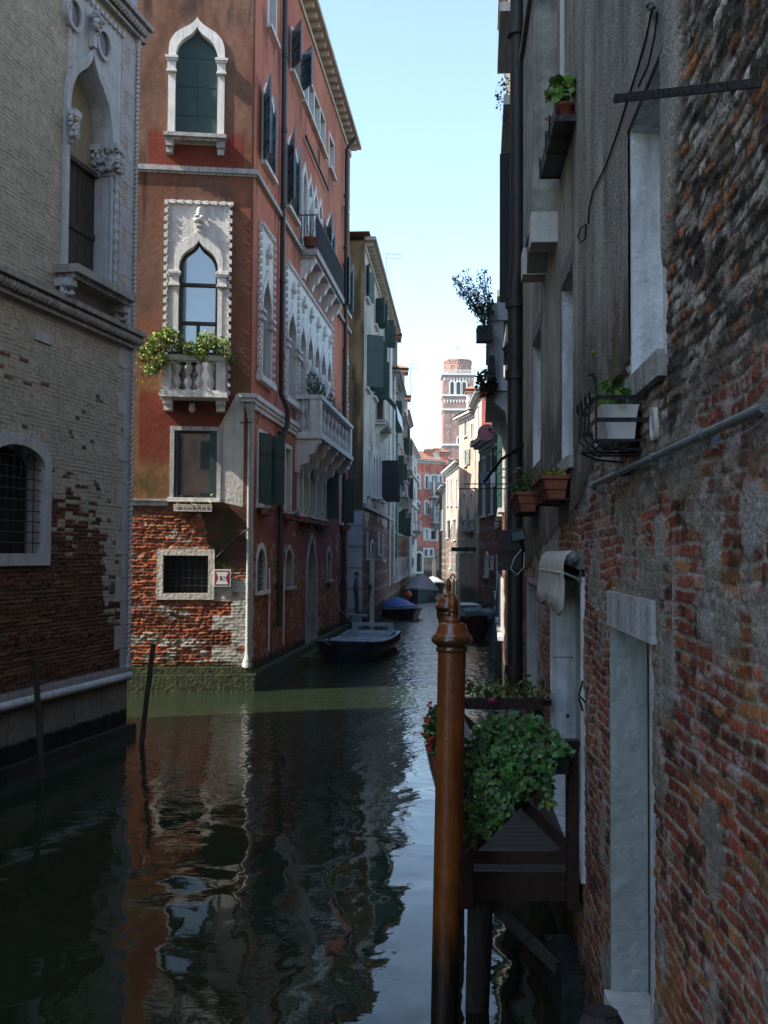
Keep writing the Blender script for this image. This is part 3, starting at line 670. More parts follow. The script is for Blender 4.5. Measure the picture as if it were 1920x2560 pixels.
def fnAR(S, Z):
    n = fbm(S * .5, Z * .7, 61); n3 = fbm(S * 9, Z * 9, 62); drip = fbm(S * 3, Z * .35, 63); n2 = fbm(S * 2, Z * .8, 66)
    base = K(.44, .155, .095) * (.78 + .44 * n)[:, None] * (.9 + .2 * n3)[:, None]
    base = mixc(base, K(.34, .10, .075), sst(.45, .7, n2) * .7)
    for zc in (zstr1, zstr2, zstr1 + 4.3): base = mixc(base, K(.10, .05, .045), sst(.5, .7, drip) * sst(zc - 1.2, zc, Z) * sst(zc + .7, zc, Z) * .75)
    base = mixc(base, K(.20, .055, .042) * (.8 + .4 * n)[:, None], sst(zstr2 - .5, zstr2 - 2.2, Z))  # lower wall colour darkened to stand in for the dim light between the houses
    c, ht, m, r = bricks(S, Z, .08, .27, 15, pal=[(.26, .09, .03), (.22, .06, .03), (.30, .13, .04), (.16, .05, .03)], mortar=(.22, .15, .10), mw=.2)
    zb = zled - .75 + (n - .5) * 1.4 - .055 * S * 2
    bm = sst(.08, -.08, Z - zb) * sst(.30, .42, fbm(S * .9, Z * .9, 64) + .2 * sst(8, 3, S)); bm = np.maximum(bm, sst(1.2, .9, Z + n * .6) * .9)
    col = mixc(base, c, bm); ht = ht * bm + (n3 - .5) * .006
    sp = sst(.66, .72, fbm(S * 2.3, Z * 3.1, 65)) * sst(zled, zled - 1, Z); col = mixc(col, K(.33, .29, .25), sp * .8)
    st = (S < np.where(np.floor(Z / .4).astype(int) % 2 == 0, .55, .32)).astype(float) * sst(2.75, 2.6, Z); st = np.maximum(st, (S < .42) * sst(zstr2, zstr2 - .05, Z)); col = mixc(col, K(.40, .38, .36) * (.75 + .5 * n3)[:, None], st)
    mo = sst(zpl + .15, zpl - .1, Z + (n3 - .5) * .3); col = mixc(col, K(.022, .03, .009) * (.6 + n3)[:, None], mo)
    return col, ht
# --- left face: closed ogee window
s0, z0 = al(437, 344); s1, z1 = al(546, 73)
wU = window(FAL, palA, s0, s1, z0, z1, 'ogee', fw=.17, proud=.07, depth=.14, fill='shutter', sill=False, spring=al(490, 150)[1], apex=.24, name='ogee_window')
b = MB()
for s, e in ((s0 - .09, 0), (s1 + .09, 0)):
    for i, (w_, h_) in enumerate(((.12, .05), (.10, .22), (.13, .05), (.155, .06))):
        zb = al(490, 188)[1] + [0, .05, .27, .32][i]; FAL.box(b, s - w_, s + w_, zb, zb + h_, .05, .05 + w_)
b.build('capital', STONE, wU)
sA, sB_ = al(412, 350)[0], al(567, 350)[0]; zs = al(490, 346)[1]
b = MB(); FAL.box(b, sA, sB_, zs - .09, zs, 0, .36); FAL.box(b, sA + .04, sB_ - .04, zs - .15, zs - .09, 0, .28); so = b.build('sill', STONED, wU)
for s in (al(426, 360)[0], al(553, 360)[0]):
    b = MB(); FAL.box(b, s - .1, s + .1, zs - .3, zs - .15, 0, .26); FAL.box(b, s - .08, s + .08, zs - .45, zs - .3, 0, .2); b.build('bracket', STONED, wU)
# --- left face: glazed ogee window in a white dentilled panel
s0, z0 = al(443, 986); s1, z1 = al(546, 604); zsp = al(490, 676)[1]; p0 = al(415, 700)[0]; p1 = al(574, 700)[0]; zp = al(490, 512)[1]
wM = window(FAL, palA, s0, s1, z0, z1, 'ogee', fw=.11, proud=.09, depth=.2, fill='glass', sill=False, spring=zsp, apex=.28, name='panelled_window', mull=((.5, 0, .46),), trans=(.47, .72), fr=WOODD)
cm = (s0 + s1) / 2
b = MB(); inn = arch_pts(s0 - .1, s1 + .1, z0, z1 + .25, 'ogee', spring=zsp); k = len(inn) // 2
outr = [((p0 if i < k else p1 if i > k else cm), (z if z <= zsp + .3 else zp)) for i, (s, z) in enumerate(inn)]
outr = [((p0 if i < k else p1 if i > k else cm), min(zp, z if z <= zsp + .35 else zsp + (zp - zsp) * min(1, (z - zsp) / (z1 - zsp) * 1.3))) for i, (s, z) in enumerate(inn)]; outr[k] = (cm, zp)
outr[k - 1] = ((p0 + cm) / 2, zp); outr[k + 1] = ((p1 + cm) / 2, zp); outr[k - 2] = (p0, zp); outr[k + 2] = (p1, zp)
FAL.ring(b, inn, outr, 0, .05, closed=False); b.build('stone_panel', STONE, wM)
b = MB(); i = 0; z = z0
while z < zp:
    if i % 2 == 0:
        FAL.box(b, p0 - .05, p0 + .03, z, z + .10, .01, .12); FAL.box(b, p1 - .03, p1 + .05, z, z + .10, .01, .12)
    else:
        FAL.box(b, p0 + .01, p0 + .06, z, z + .10, .05, .09); FAL.box(b, p1 - .06, p1 - .01, z, z + .10, .05, .09)
    z += .10; i += 1
s = p0; i = 0
while s < p1: FAL.box(b, s, s + .1, zp - (.02 if i % 2 else -.0), zp + .07, .01, .13 if i % 2 else .09); s += .1; i += 1
b.build('dentil_border', STONE, wM)
b = MB()
for s in (s0 - .1, s1 + .1):
    for i, (w_, h_) in enumerate(((.13, .04), (.11, .2), (.14, .05), (.16, .05), (.13, .04))):
        zb = zsp - .42 + [0, .04, .24, .29, .34][i]; FAL.box(b, s - w_, s + w_, zb, zb + h_, .05, .06 + w_ * .9)
b.build('capital', STONE, wM)
b = MB(); zf = al(495, 570)[1]; FAL.box(b, cm - .04, cm + .04, zf - .12, zf, .04, .12)
FAL.box(b, cm - .07, cm + .07, zf, zf + .05, .04, .2); blob(b, FAL.P(cm, zf + .15, .14), .13, .1, .08, 2, .3); blob(b, FAL.P(cm - .06, zf + .22, .2), .05, .05, .05, 5, .3); blob(b, FAL.P(cm + .07, zf + .2, .2), .05, .05, .05, 6, .3)
blob(b, FAL.P(cm, zf + .33, .15), .055, .055, .13, 3, .25); b.build('finial', STONE, wM)
b = MB(); cs = s0 + (s1 - s0) * .72; zz = z0 + (z1 - z0) * .44; pr = [(cs - .02, zz), (cs + .2, zz), (s1 - .1, z0 + .3), (s1 - .1, z0 + .1), (cs - .16, z0 + .1)]; FAL.prism(b, pr, -.169, -.163); b.build('white_curtain', LAUND, wM)
bw = balustrade(FAL, palA, al(410, 940)[0], al(566, 940)[0], al(490, 985)[1], al(490, 900)[1], .62, 4, 2, post=.22, slab=.17, brackets=(), name='stone_balcony', rx=1.25)
for s in (al(423, 1010)[0], al(553, 1010)[0]):
    b = MB(); z = al(490, 1000)[1]; FAL.box(b, s - .11, s + .11, z - .16, z, .0, .5); FAL.box(b, s - .1, s + .1, z - .3, z - .16, .0, .33); b.build('bracket', STONE, bw)
# --- left face: lower window with mirror-like panes
s0, z0 = al(434, 1244); s1, z1 = al(543, 1078)
w_ = window(FAL, palA, s0, s1, z0, z1, 'rect', fw=.10, proud=.05, depth=.12, fill='glass', sill=False, name='street_window', fm=STONED)
b = MB(); FAL.box(b, s0 + .005, s0 + .10, z0 + .01, z1 - .01, -.08, .02); FAL.box(b, s1 - .17, s1 - .005, z0 + .01, z1 - .01, -.08, .03); b.build('folded_shutter', SHUT, w_)
b = MB(); FAL.box(b, s0 + .10, s1 - .17, z0, z0 + .07, -.085, -.04); FAL.box(b, s0 + .10, s1 - .17, z1 - .06, z1, -.085, -.04); b.build('sash', WOODD, w_)
b = MB(); FAL.box(b, s0 - .14, s1 + .1, z0 - .1, z0, 0, .16); b.build('sill', STONE, w_)
# white stone quoin slab and mossy ledge
b = MB(); pr = [(al(548, 1256)[0], z0 - .08), (al(546, 1070)[0], z1 + .06), (al(592, 986)[0], zstr2), (-.16, zstr2), (-.16, al(600, 1268)[1])]
FAL.prism(b, pr, .0, .028); b.build('stone_slab', mat('pale_stone_slab', (.46, .43, .38), .85, var=.25, scale=2, bump=.5, bscale=12, streak=.3, dirt=(.28, .24, .2)), palA)
b = MB(); FAL.box(b, -9, s0 - .12, z0 - .08, z0 - .04, 0, .10); FAL.box(b, -9, s0 - .12, z0 - .2, z0 - .08, 0, .05); b.build('ledge', STONED, palA)
# --- left face: barred window in brick
s0, z0 = al(407, 1483); s1, z1 = al(521, 1389)
w_ = window(FAL, palA, s0, s1, z0, z1, 'rect', fw=.15, proud=.06, depth=.3, fill='dark', sill=False, bars=(7, 5), name='barred_window', fm=mat('rough_white_stone', (.46, .42, .36), .9, var=.3, scale=5, bump=.8, bscale=16, streak=.4, dirt=(.18, .12, .08)))
# string courses
for zz, h_, dd in ((zstr1, .12, .10),):
    b = MB(); FAL.box(b, -9, .12, zz - h_, zz, 0, dd); FAL.box(b, -9, .10, zz - h_ - .05, zz - h_, 0, dd * .5); FAR.box(b, .0, LA, zz - h_, zz, .003, dd + .02); b.build('string_course', STONED, palA)
b = MB(); za, zb = zstr2, zstr2 - .3
FAL.box(b, al(598, 990)[0], .14, za - .1, za, 0, .14); FAL.box(b, al(600, 990)[0], .1, za - .2, za - .1, 0, .09)
e_ = FAR.s(734)
for (y0, y1, dd) in ((-.12, 0, .16), (-.22, -.12, .11), (-.34, -.22, .07)): FAR.box(b, .0, e_, za + y0, za + y1, .003, dd); FAR.box(b, FAR.s(846), LA, za + y0, za + y1, .003, dd)
b.build('stone_cornice_band', STONE, palA)
# corner colonnette
b = MB(); lathe(b, FAL.P(-.02, zpl - .05, .02), [(.12, 0), (.12, .1), (.09, .13), (.105, .17), (.065, .22), (.048, .5), (.044, zstr2 - .55 - zpl), (.075, zstr2 - .5 - zpl), (.06, zstr2 - .45 - zpl), (.13, zstr2 - .3 - zpl), (.15, zstr2 - .2 - zpl)], 14)
b.build('corner_colonnette', STONED, palA)  # darker stone here paints in the shade on the shaft
# plinth
b = MB(); FAL.box(b, -9, .16, -.6, zpl2 - .02, 0, .17); FAL.box(b, -9, .11, zpl2 - .02, zpl - .03, 0, .10); b.build('mossy_plinth', MOSS, palA)
b = MB(); FAR.box(b, -.12, LA, -.6, zpl2 - .0, .0, .22); b.build('mossy_footing', mat('dark_moss', (.022, .028, .009), .9, var=.6, scale=6, bump=.9, bscale=14), palA)
b = MB(); FAR.box(b, 6, LA, .0, .22, .2, .75); b.build('landing_step', MOSS, palA)
# iron brackets and cable on the corner
b = MB(); FAL.tube(b, [(al(542, 1393)[0], al(542, 1393)[1], .05), (al(590, 1345)[0], al(590, 1345)[1], .09), (al(622, 1322)[0], al(622, 1322)[1], .18)], .022, 6)
FAR.tube(b, [(0.0, ar(624, 1400)[1], .16), (.5, ar(624, 1395)[1], .03)], .02, 6); FAL.tube(b, [(al(600, 1058)[0], al(600, 1058)[1], .12), (al(628, 1058)[0], al(628, 1058)[1], .14)], .02, 6); FAR.tube(b, [(.1, ar(630, 1058)[1], .14), (.9, ar(645, 1025)[1], .05)], .02, 6)
b.build('iron_tie', IRON, palA)
b = MB(); q = FAL.P(*al(481, 1024), .1); blob(b, q, .085, .085, .085, 1, .0, 12, 8); FAL.box(b, al(481, 1024)[0] - .06, al(481, 1024)[0] + .06, al(481, 1024)[1] + .06, al(481, 1024)[1] + .13, 0, .14)
b.build('globe_lamp', WHITEP, palA)

# ---------------- right face (along the canal); every opening given by its left and right edge and its top and bottom there
def W(u0, u1, v0, v1, kind='rect', **k):
    """u0,u1: pixel columns of the jambs; v0,v1: top and bottom rows read at u0"""
    s0_, s1_ = FAR.s(u0), FAR.s(u1); zt_, zb_ = ar(u0, v0)[1], ar(u0, v1)[1]
    return window(FAR, palA, s0_, s1_, zb_, zt_, kind, **k)
SL = dict(fw=.12, proud=.04, depth=.22)
BA = SHUTB
# top floor
zt0, zt1 = ar(742, 117)[1], ar(742, 215)[1]
W(655, 672, -120, 30, fill='dark', **SL)
sa, sb = FAR.s(715), FAR.s(738); window(FAR, palA, sa, sb, zt1, zt0, fill='dark', shut=(150, 35), shm=SHUTB, **SL)
ss = [FAR.s(u) for u in (744, 758, 773, 788, 802)]
for i in range(4): window(FAR, palA, ss[i] + .08, ss[i + 1] - .08, zt1, zt0, fill='glass', fw=.08, proud=.04, depth=.3, name='attic_window')
sa, sb = FAR.s(813), FAR.s(824); window(FAR, palA, sa, sb, zt1, zt0, fill='dark', **SL)
sa, sb = FAR.s(852), FAR.s(858); window(FAR, palA, sa, sb, zt1, zt0, fill='dark', **SL)
# second floor
zb2 = ar(643, 382)[1]; zt2 = ar(643, 150)[1]
for (ua, ub, an) in ((645, 670, (154, 16)), (708, 731, (156, 16)), (808, 823, (158, 14)), (855, 866, (158, 20))):
    sa, sb = FAR.s(ua), FAR.s(ub); window(FAR, palA, sa, sb, zb2, zt2, 'ogee', fill='dark', shut=an, shm=SHUTB, apex=.2, spring=zt2 - .9, **SL)
sa, sb = FAR.s(744), FAR.s(798); wd = (sb - sa) / 4; zb2b = zb2 - .35
for i in range(4):
    window(FAR, palA, sa + wd * i + .13, sa + wd * (i + 1) - .13, zb2b, zt2 - .1, 'ogee', fill='glass', fw=.13, proud=.05, depth=.45, apex=.18, spring=zt2 - .95, sill=False, name='loggia_window')
b = MB()
for i in range(1, 4): lathe(b, FAR.P(sa + wd * i, zb2b, -.02), [(.16, 0), (.16, .08), (.12, .14), (.11, 2.0), (.105, zt2 - 1.35 - zb2b), (.13, zt2 - 1.3 - zb2b), (.12, zt2 - 1.25 - zb2b), (.2, zt2 - 1.0 - zb2b), (.2, zt2 - .92 - zb2b)], 12)
b.build('loggia_columns', STONE, palA)
b = MB(); FAR.tube(b, [(FAR.s(746), ar(746, 318)[1], .12), (FAR.s(805), ar(746, 318)[1] , .12)], .045, 7); FAR.tube(b, [(FAR.s(784), ar(784, 350)[1], .06), (FAR.s(786), ar(784, 395)[1], .06)], .02, 5); b.build('iron_rail', IRON, palA)
# upper balcony with iron railing
zsl = ar(742, 612)[1]; sa, sb = FAR.s(741), FAR.s(818); dep = .56
b = MB(); FAR.box(b, sa, sb, zsl - .18, zsl, .003, dep); FAR.box(b, sa + .05, sb - .05, zsl - .26, zsl - .18, .003, dep - .1); o_ = b.build('upper_balcony', STONED, palA)
for i in range(5):
    s = sa + .25 + (sb - sa - .5) * i / 4; b = MB(); pr = [(0, 0), (.48, 0), (.48, -.1), (.38, -.2), (.33, -.36), (.2, -.42), (.14, -.62), (0, -.62)]; n = len(pr)
    vs = [FAR.P(s - .13, zsl - .26 + z, d + .003) for d, z in pr] + [FAR.P(s + .13, zsl - .26 + z, d + .003) for d, z in pr]
    b.add(vs, [tuple(range(n)), tuple(range(2 * n - 1, n - 1, -1))] + [(j, n + j, n + (j + 1) % n, (j + 1) % n) for j in range(n)]); b.build('bracket', STONE, o_)
b = MB(); zr = zsl + 1.05
for p, q in (((sa, .02), (sa, dep - .04)), ((sa, dep - .04), (sb, dep - .04)), ((sb, dep - .04), (sb, .02))):
    for z in (zsl + .08, zr): FAR.tube(b, [(p[0], z, p[1]), (q[0], z, q[1])], .022, 5)
n = int((sb - sa) / .1)
for i in range(n + 1): s = sa + (sb - sa) * i / n; FAR.tube(b, [(s, zsl, dep - .04), (s, zr, dep - .04)], .011, 4)
for d in np.linspace(.06, dep - .04, 6): FAR.tube(b, [(sa, zsl, d), (sa, zr, d)], .011, 4)
b.build('iron_railing', IRON, o_)
# piano nobile: white panels
zb1 = ar(638, 932)[1]; zp1 = ar(637, 545)[1]
def panel(ua, ub, narch, cols=False, inner=None, nm='panelled_window', bot=None):
    sa, sb = FAR.s(ua), FAR.s(ub); zbb = bot or zb1; wd = (sb - sa - .24) / narch; zs_ = zp1 - 2.15; za_ = zp1 - 1.15
    b = MB(); pts_in = []
    b_ = MB()
    for i in range(narch):
        a0 = sa + .12 + wd * i; a1 = a0 + wd; o0, o1 = a0 + .17, a1 - .17
        w0 = window(FAR, palA, o0, o1, zbb, za_, 'ogee', fw=.07, proud=.09, depth=.30 if narch == 1 else .45, fill='glass', sill=False, spring=zs_, apex=.2, name=nm)
        inn = arch_pts(o0 - .06, o1 + .06, zbb, za_ + .18, 'ogee', spring=zs_); k = len(inn) // 2; c_ = (o0 + o1) / 2; x0, x1 = (a0 - (.12 if i == 0 else 0), a1 + (.12 if i == narch - 1 else 0))
        o__ = [((x0 if j < k else x1 if j > k else c_), (z if z <= zs_ + .3 else min(zp1, zs_ + (zp1 - zs_) * (z - zs_) / (za_ - zs_) * 1.1))) for j, (s, z) in enumerate(inn)]
        o__[k] = (c_, zp1); o__[k - 1] = ((x0 + c_) / 2, zp1); o__[k + 1] = ((x1 + c_) / 2, zp1); o__[k - 2] = (x0, zp1); o__[k + 2] = (x1, zp1)
        FAR.ring(b_, inn, o__, 0, .05, closed=False)
        zf = zp1 - .72; FAR.box(b_, c_ - .04, c_ + .04, zf - .1, zf + .1, .04, .12); blob(b_, FAR.P(c_, zf + .14, .12), .1, .1, .08, i, .3); blob(b_, FAR.P(c_, zf + .3, .12), .05, .05, .12, i, .3)
    b_.build('stone_panel', STONE, w0)
    d_ = MB(); z = zbb; i = 0
    while z < zp1:
        if i % 2 == 0: FAR.box(d_, sa - .05, sa + .03, z, z + .1, .01, .12); FAR.box(d_, sb - .03, sb + .05, z, z + .1, .01, .12)
        z += .1; i += 1
    s = sa; i = 0
    while s < sb: FAR.box(d_, s, s + .1, zp1 - .01, zp1 + .07, .01, .13 if i % 2 else .08); s += .1; i += 1
    for s in (sa + .2, sb - .2):
        for zz in (zs_ - .25, zs_ - .05): FAR.box(d_, s - .17, s + .15, zz, zz + .07, .04, .16)
    d_.build('dentil_border', STONE, w0)
    if cols:
        c_ = MB()
        for i in range(1, narch):
            lathe(c_, FAR.P(sa + .12 + wd * i, zbb, .02), [(.17, 0), (.17, .1), (.13, .16), (.125, 1.6), (.12, zs_ - .55 - zbb), (.15, zs_ - .5 - zbb), (.13, zs_ - .45 - zbb), (.2, zs_ - .2 - zbb), (.22, zs_ - .1 - zbb), (.2, zs_ - zbb)], 12)
        c_.build('columns', STONE, w0)
    b = MB(); FAR.box(b, sa - .1, sb + .1, zbb - .16, zbb, .003, .16); b.build('sill', STONE, w0)
panel(637, 671, 1); panel(704, 734, 1); panel(735, 823, 5, cols=True, nm='loggia_window', bot=zb1 - .6); panel(853, 860, 1)
# lower stone balcony
zsl1 = ar(734, 1078)[1]; sa, sb = FAR.s(734), FAR.s(826)
bw2 = balustrade(FAR, palA, sa, sb, zsl1, zsl1 + 1.12, .78, 8, 1, post=.34, slab=.2, name='lower_balcony', rx=1.3)
for i in range(5):
    s = sa + .2 + (sb - sa - .4) * i / 4; b = MB(); pr = [(0, 0), (.76, 0), (.76, -.12), (.66, -.2), (.56, -.42), (.42, -.5), (.36, -.72), (.15, -.8), (.1, -1.0), (0, -1.0)]; n = len(pr)
    vs = [FAR.P(s - .16, zsl1 - .2 + z, d + .003) for d, z in pr] + [FAR.P(s + .16, zsl1 - .2 + z, d + .003) for d, z in pr]
    b.add(vs, [tuple(range(n)), tuple(range(2 * n - 1, n - 1, -1))] + [(j, n + j, n + (j + 1) % n, (j + 1) % n) for j in range(n)]); b.build('bracket', STONE, bw2)
# mezzanine
zm1, zm0 = ar(637, 1078)[1], ar(637, 1258)[1]
sa, sb = FAR.s(641), FAR.s(658); window(FAR, palA, sa, sb, zm0, zm1, fill='dark', shut=(25, 92, .48), **SL)
sa, sb = FAR.s(709), FAR.s(723); window(FAR, palA, sa, sb, zm0, zm1, fill='dark', **SL)
sg = [FAR.s(u) for u in (740, 753, 769, 786, 802, 812)]
for i in range(5): window(FAR, palA, sg[i] + .07, sg[i + 1] - .07, zm0, zm1 - .1, fill='dark', fw=.07, proud=.05, depth=.35, shut=((None, 92, .42) if i == 4 else None), name='mezzanine_window')
sa, sb = FAR.s(849), FAR.s(856); window(FAR, palA, sa, sb, zm0, zm1, fill='dark', shut=(None, 95, .4), **SL)
# ground floor arches and water door
g0, g1 = ar(640, 1478)[1], ar(640, 1372)[1]
for ua, ub in ((641, 662), (713, 730), (817, 826), (853, 860)):
    sa, sb = FAR.s(ua), FAR.s(ub); window(FAR, palA, sa, sb, g0, g1, 'round', fill='dark', fw=.16, proud=.03, depth=.35, bars=(4, 7) if ua < 700 else None, name='arched_window', sill=True, fm=STONE if ua < 700 else STONED)
sa, sb = FAR.s(766), FAR.s(790); window(FAR, palA, sa, sb, .35, ar(766, 1345)[1], 'point', fill='dark', fw=.18, proud=.04, depth=.55, sill=False, fm=STONED, name='water_door')
# pipes
for u_, r_, vb in ((688, .075, 1565), (851, .085, 1600)):
    s = FAR.s(u_); zb_ = ar(u_, vb)[1]; b = MB()
    if u_ < 700: FAR.tube(b, [(s, zA - .1, .12), (s, zstr2 + .5, .12), (s + .25, zstr2 + .1, .26), (s + .25, zstr2 - .3, .26), (s, zstr2 - .8, .13), (s, zb_, .13)], r_, 10)
    else: FAR.tube(b, [(s, zA - .3, .5), (s, zA - .55, .3), (s, zA - .8, .14), (s, zb_, .13)], r_, 10)
    for z in np.arange(zb_ + 1, zA - 1, 2.1): FAR.tube(b, [(s, z, .13), (s, z + .12, .13)], r_ * 1.25, 10)
    b.build('downpipe', PIPEB, palA)
b = MB()
for u_ in (669, 706): s = FAR.s(u_); FAR.tube(b, [(s, ar(u_, 1420)[1], .05), (s, .75, .05)], .028, 6)
b.build('white_conduit', WHITEP, palA)
FAR.wall('canal_wall', palA, 0.02, LA, -.3, zA, .045, .04, fnAR)
FAL.wall('side_canal_wall', palA, -9, 0, -.3, zA, .028, .022, fnAL)
cornice(FAR, palA, 0, LA, zA + .1, .62, .42, m=mat('cream_cornice', (.46, .40, .33), .85, var=.25, bump=.3))
cornice(FAL, palA, -9, 0.05, zA + .1, .62, .42, m=MATS['cream_cornice'])
ee = FAR.P(LA, 0); e1 = FAL.P(-9, 0)
simple_walls(palA, [(ee.x, ee.y), (e1.x - 3, ee.y + 2), (e1.x, e1.y)], 0, zA, (.3, .12, .08))
roof(palA, [(CA.x, CA.y), (ee.x, ee.y), (e1.x - 3, ee.y + 2), (e1.x, e1.y)], zA + .2, over=.35)
# ================================================================== right: weathered brick and plaster house (D), very close
def XD(Y): return .956 + .065 * Y
OD = (XD(14.2), 14.2)
FD = Facade(OD, (-.065, -1)); dat = FD.at
palD = thing('weathered_house', (OD[0], OD[1], 0), 'crumbling brick and grey plaster house wall filling the right side', 'house')
# openings
def WD(u0, u1, vt, vb, **k):
    s0_, zt_ = dat(u0, vt); zb_ = dat(u0, vb)[1]
    return window(FD, palD, s0_, FD.s(u1), zb_, zt_, **k)
PL = mat('grey_plaster_trim', (.19, .18, .165), .95, var=.25, scale=5, bump=.5, bscale=24, streak=.5, dirt=(.08, .08, .075))
w1 = WD(1583, 1668, 330, 948, fm=REVEAL, fw=.035, proud=.012, depth=.19, fill='shutter', sill=False, shm=REVEAL, name='deep_window')
w2 = WD(1411, 1441, 728, 1160, fm=REVEAL, fw=.045, proud=.02, depth=.2, fill='glass', sill=False, name='deep_window')
w3 = WD(1337, 1358, 868, 1170, fm=REVEAL, fw=.045, proud=.02, depth=.2, fill='glass', sill=False, name='deep_window')
for wn, (ua, ub, vt) in ((w2, (1411, 1441, 728)), (w3, (1337, 1358, 868)), (w1, (1583, 1668, 330))):
    s0_, zt_ = dat(ua, vt); s1_ = FD.s(ub); b = MB(); FD.box(b, s0_ - .05, s1_ + .1, zt_ + .01, zt_ + .17, 0, .03); b.build('lintel', PL, wn)
b = MB(); s0_, zb_ = dat(1583, 948); FD.box(b, s0_ - .03, FD.s(1668) + .03, zb_ - .13, zb_ - .01, -.05, .045); b.build('broken_sill', STONED, w1)
b = MB(); s0_, zb_ = dat(1411, 1160); FD.box(b, s0_ - .03, FD.s(1441) + .03, zb_ - .1, zb_, -.05, .06); b.build('sill', STONED, w2)
d3 = WD(1535, 1632, 1563, 2474, fm=mat('chiselled_door_stone', (.36, .40, .41), .85, var=.22, scale=4, bump=.9, bscale=11, streak=.35, dirt=(.2, .2, .18)), fw=.035, proud=.02, depth=.22, fill='dark', sill=False, name='side_door')
s0_, zt_ = dat(1535, 1563); s1_ = FD.s(1632); zb_ = dat(1535, 2474)[1]
b = MB(); FD.box(b, s0_ - .05, s1_ + .13, zt_, zt_ + .2, -.02, .035); b.build('lintel', mat('pale_lintel', (.42, .43, .46), .85, var=.3, scale=6, bump=.5, streak=.6, dirt=(.08, .08, .08)), d3)
b = MB(); FD.box(b, s0_ - .02, s1_ + .05, zb_ - .5, zb_ + .006, -.215, .06); b.build('door_step', STONE, d3)
_zt = dat(1384, 1440)[1]
d1 = window(FD, palD, FD.s(1384), FD.s(1461), 1.03, _zt, fm=REVEAL, fw=.04, proud=.03, depth=.24, fill='dark', sill=False, name='main_door')
s0_, zt_ = dat(1384, 1440); s1_ = FD.s(1461); zb_ = 1.03
b = MB(); FD.box(b, s0_, s1_, zb_, zt_, -.235, -.20); b.build('door_leaf', mat('grey_door_paint', (.36, .40, .42), .6, var=.15, bump=.1), d1)
for dd_, u_, zz_, dep_ in ((d1, 1384, (1.45, 2.35), .24),):
    s_ = FD.s(u_); b = MB()
    for z_ in zz_: FD.box(b, s_, s_ + .002, z_, z_ + .007, -dep_ + .06, .01)
    for z_ in (zz_[0] + .35,): FD.box(b, s_, s_ + .012, z_, z_ + .03, -dep_ + .10, -dep_ + .125)
    b.build('joints_and_bolts', IRON, dd_)
d2 = WD(1322, 1346, 1455, 1740, fm=STONED, fw=.05, proud=.02, depth=.2, fill='dark', sill=False, name='narrow_door')
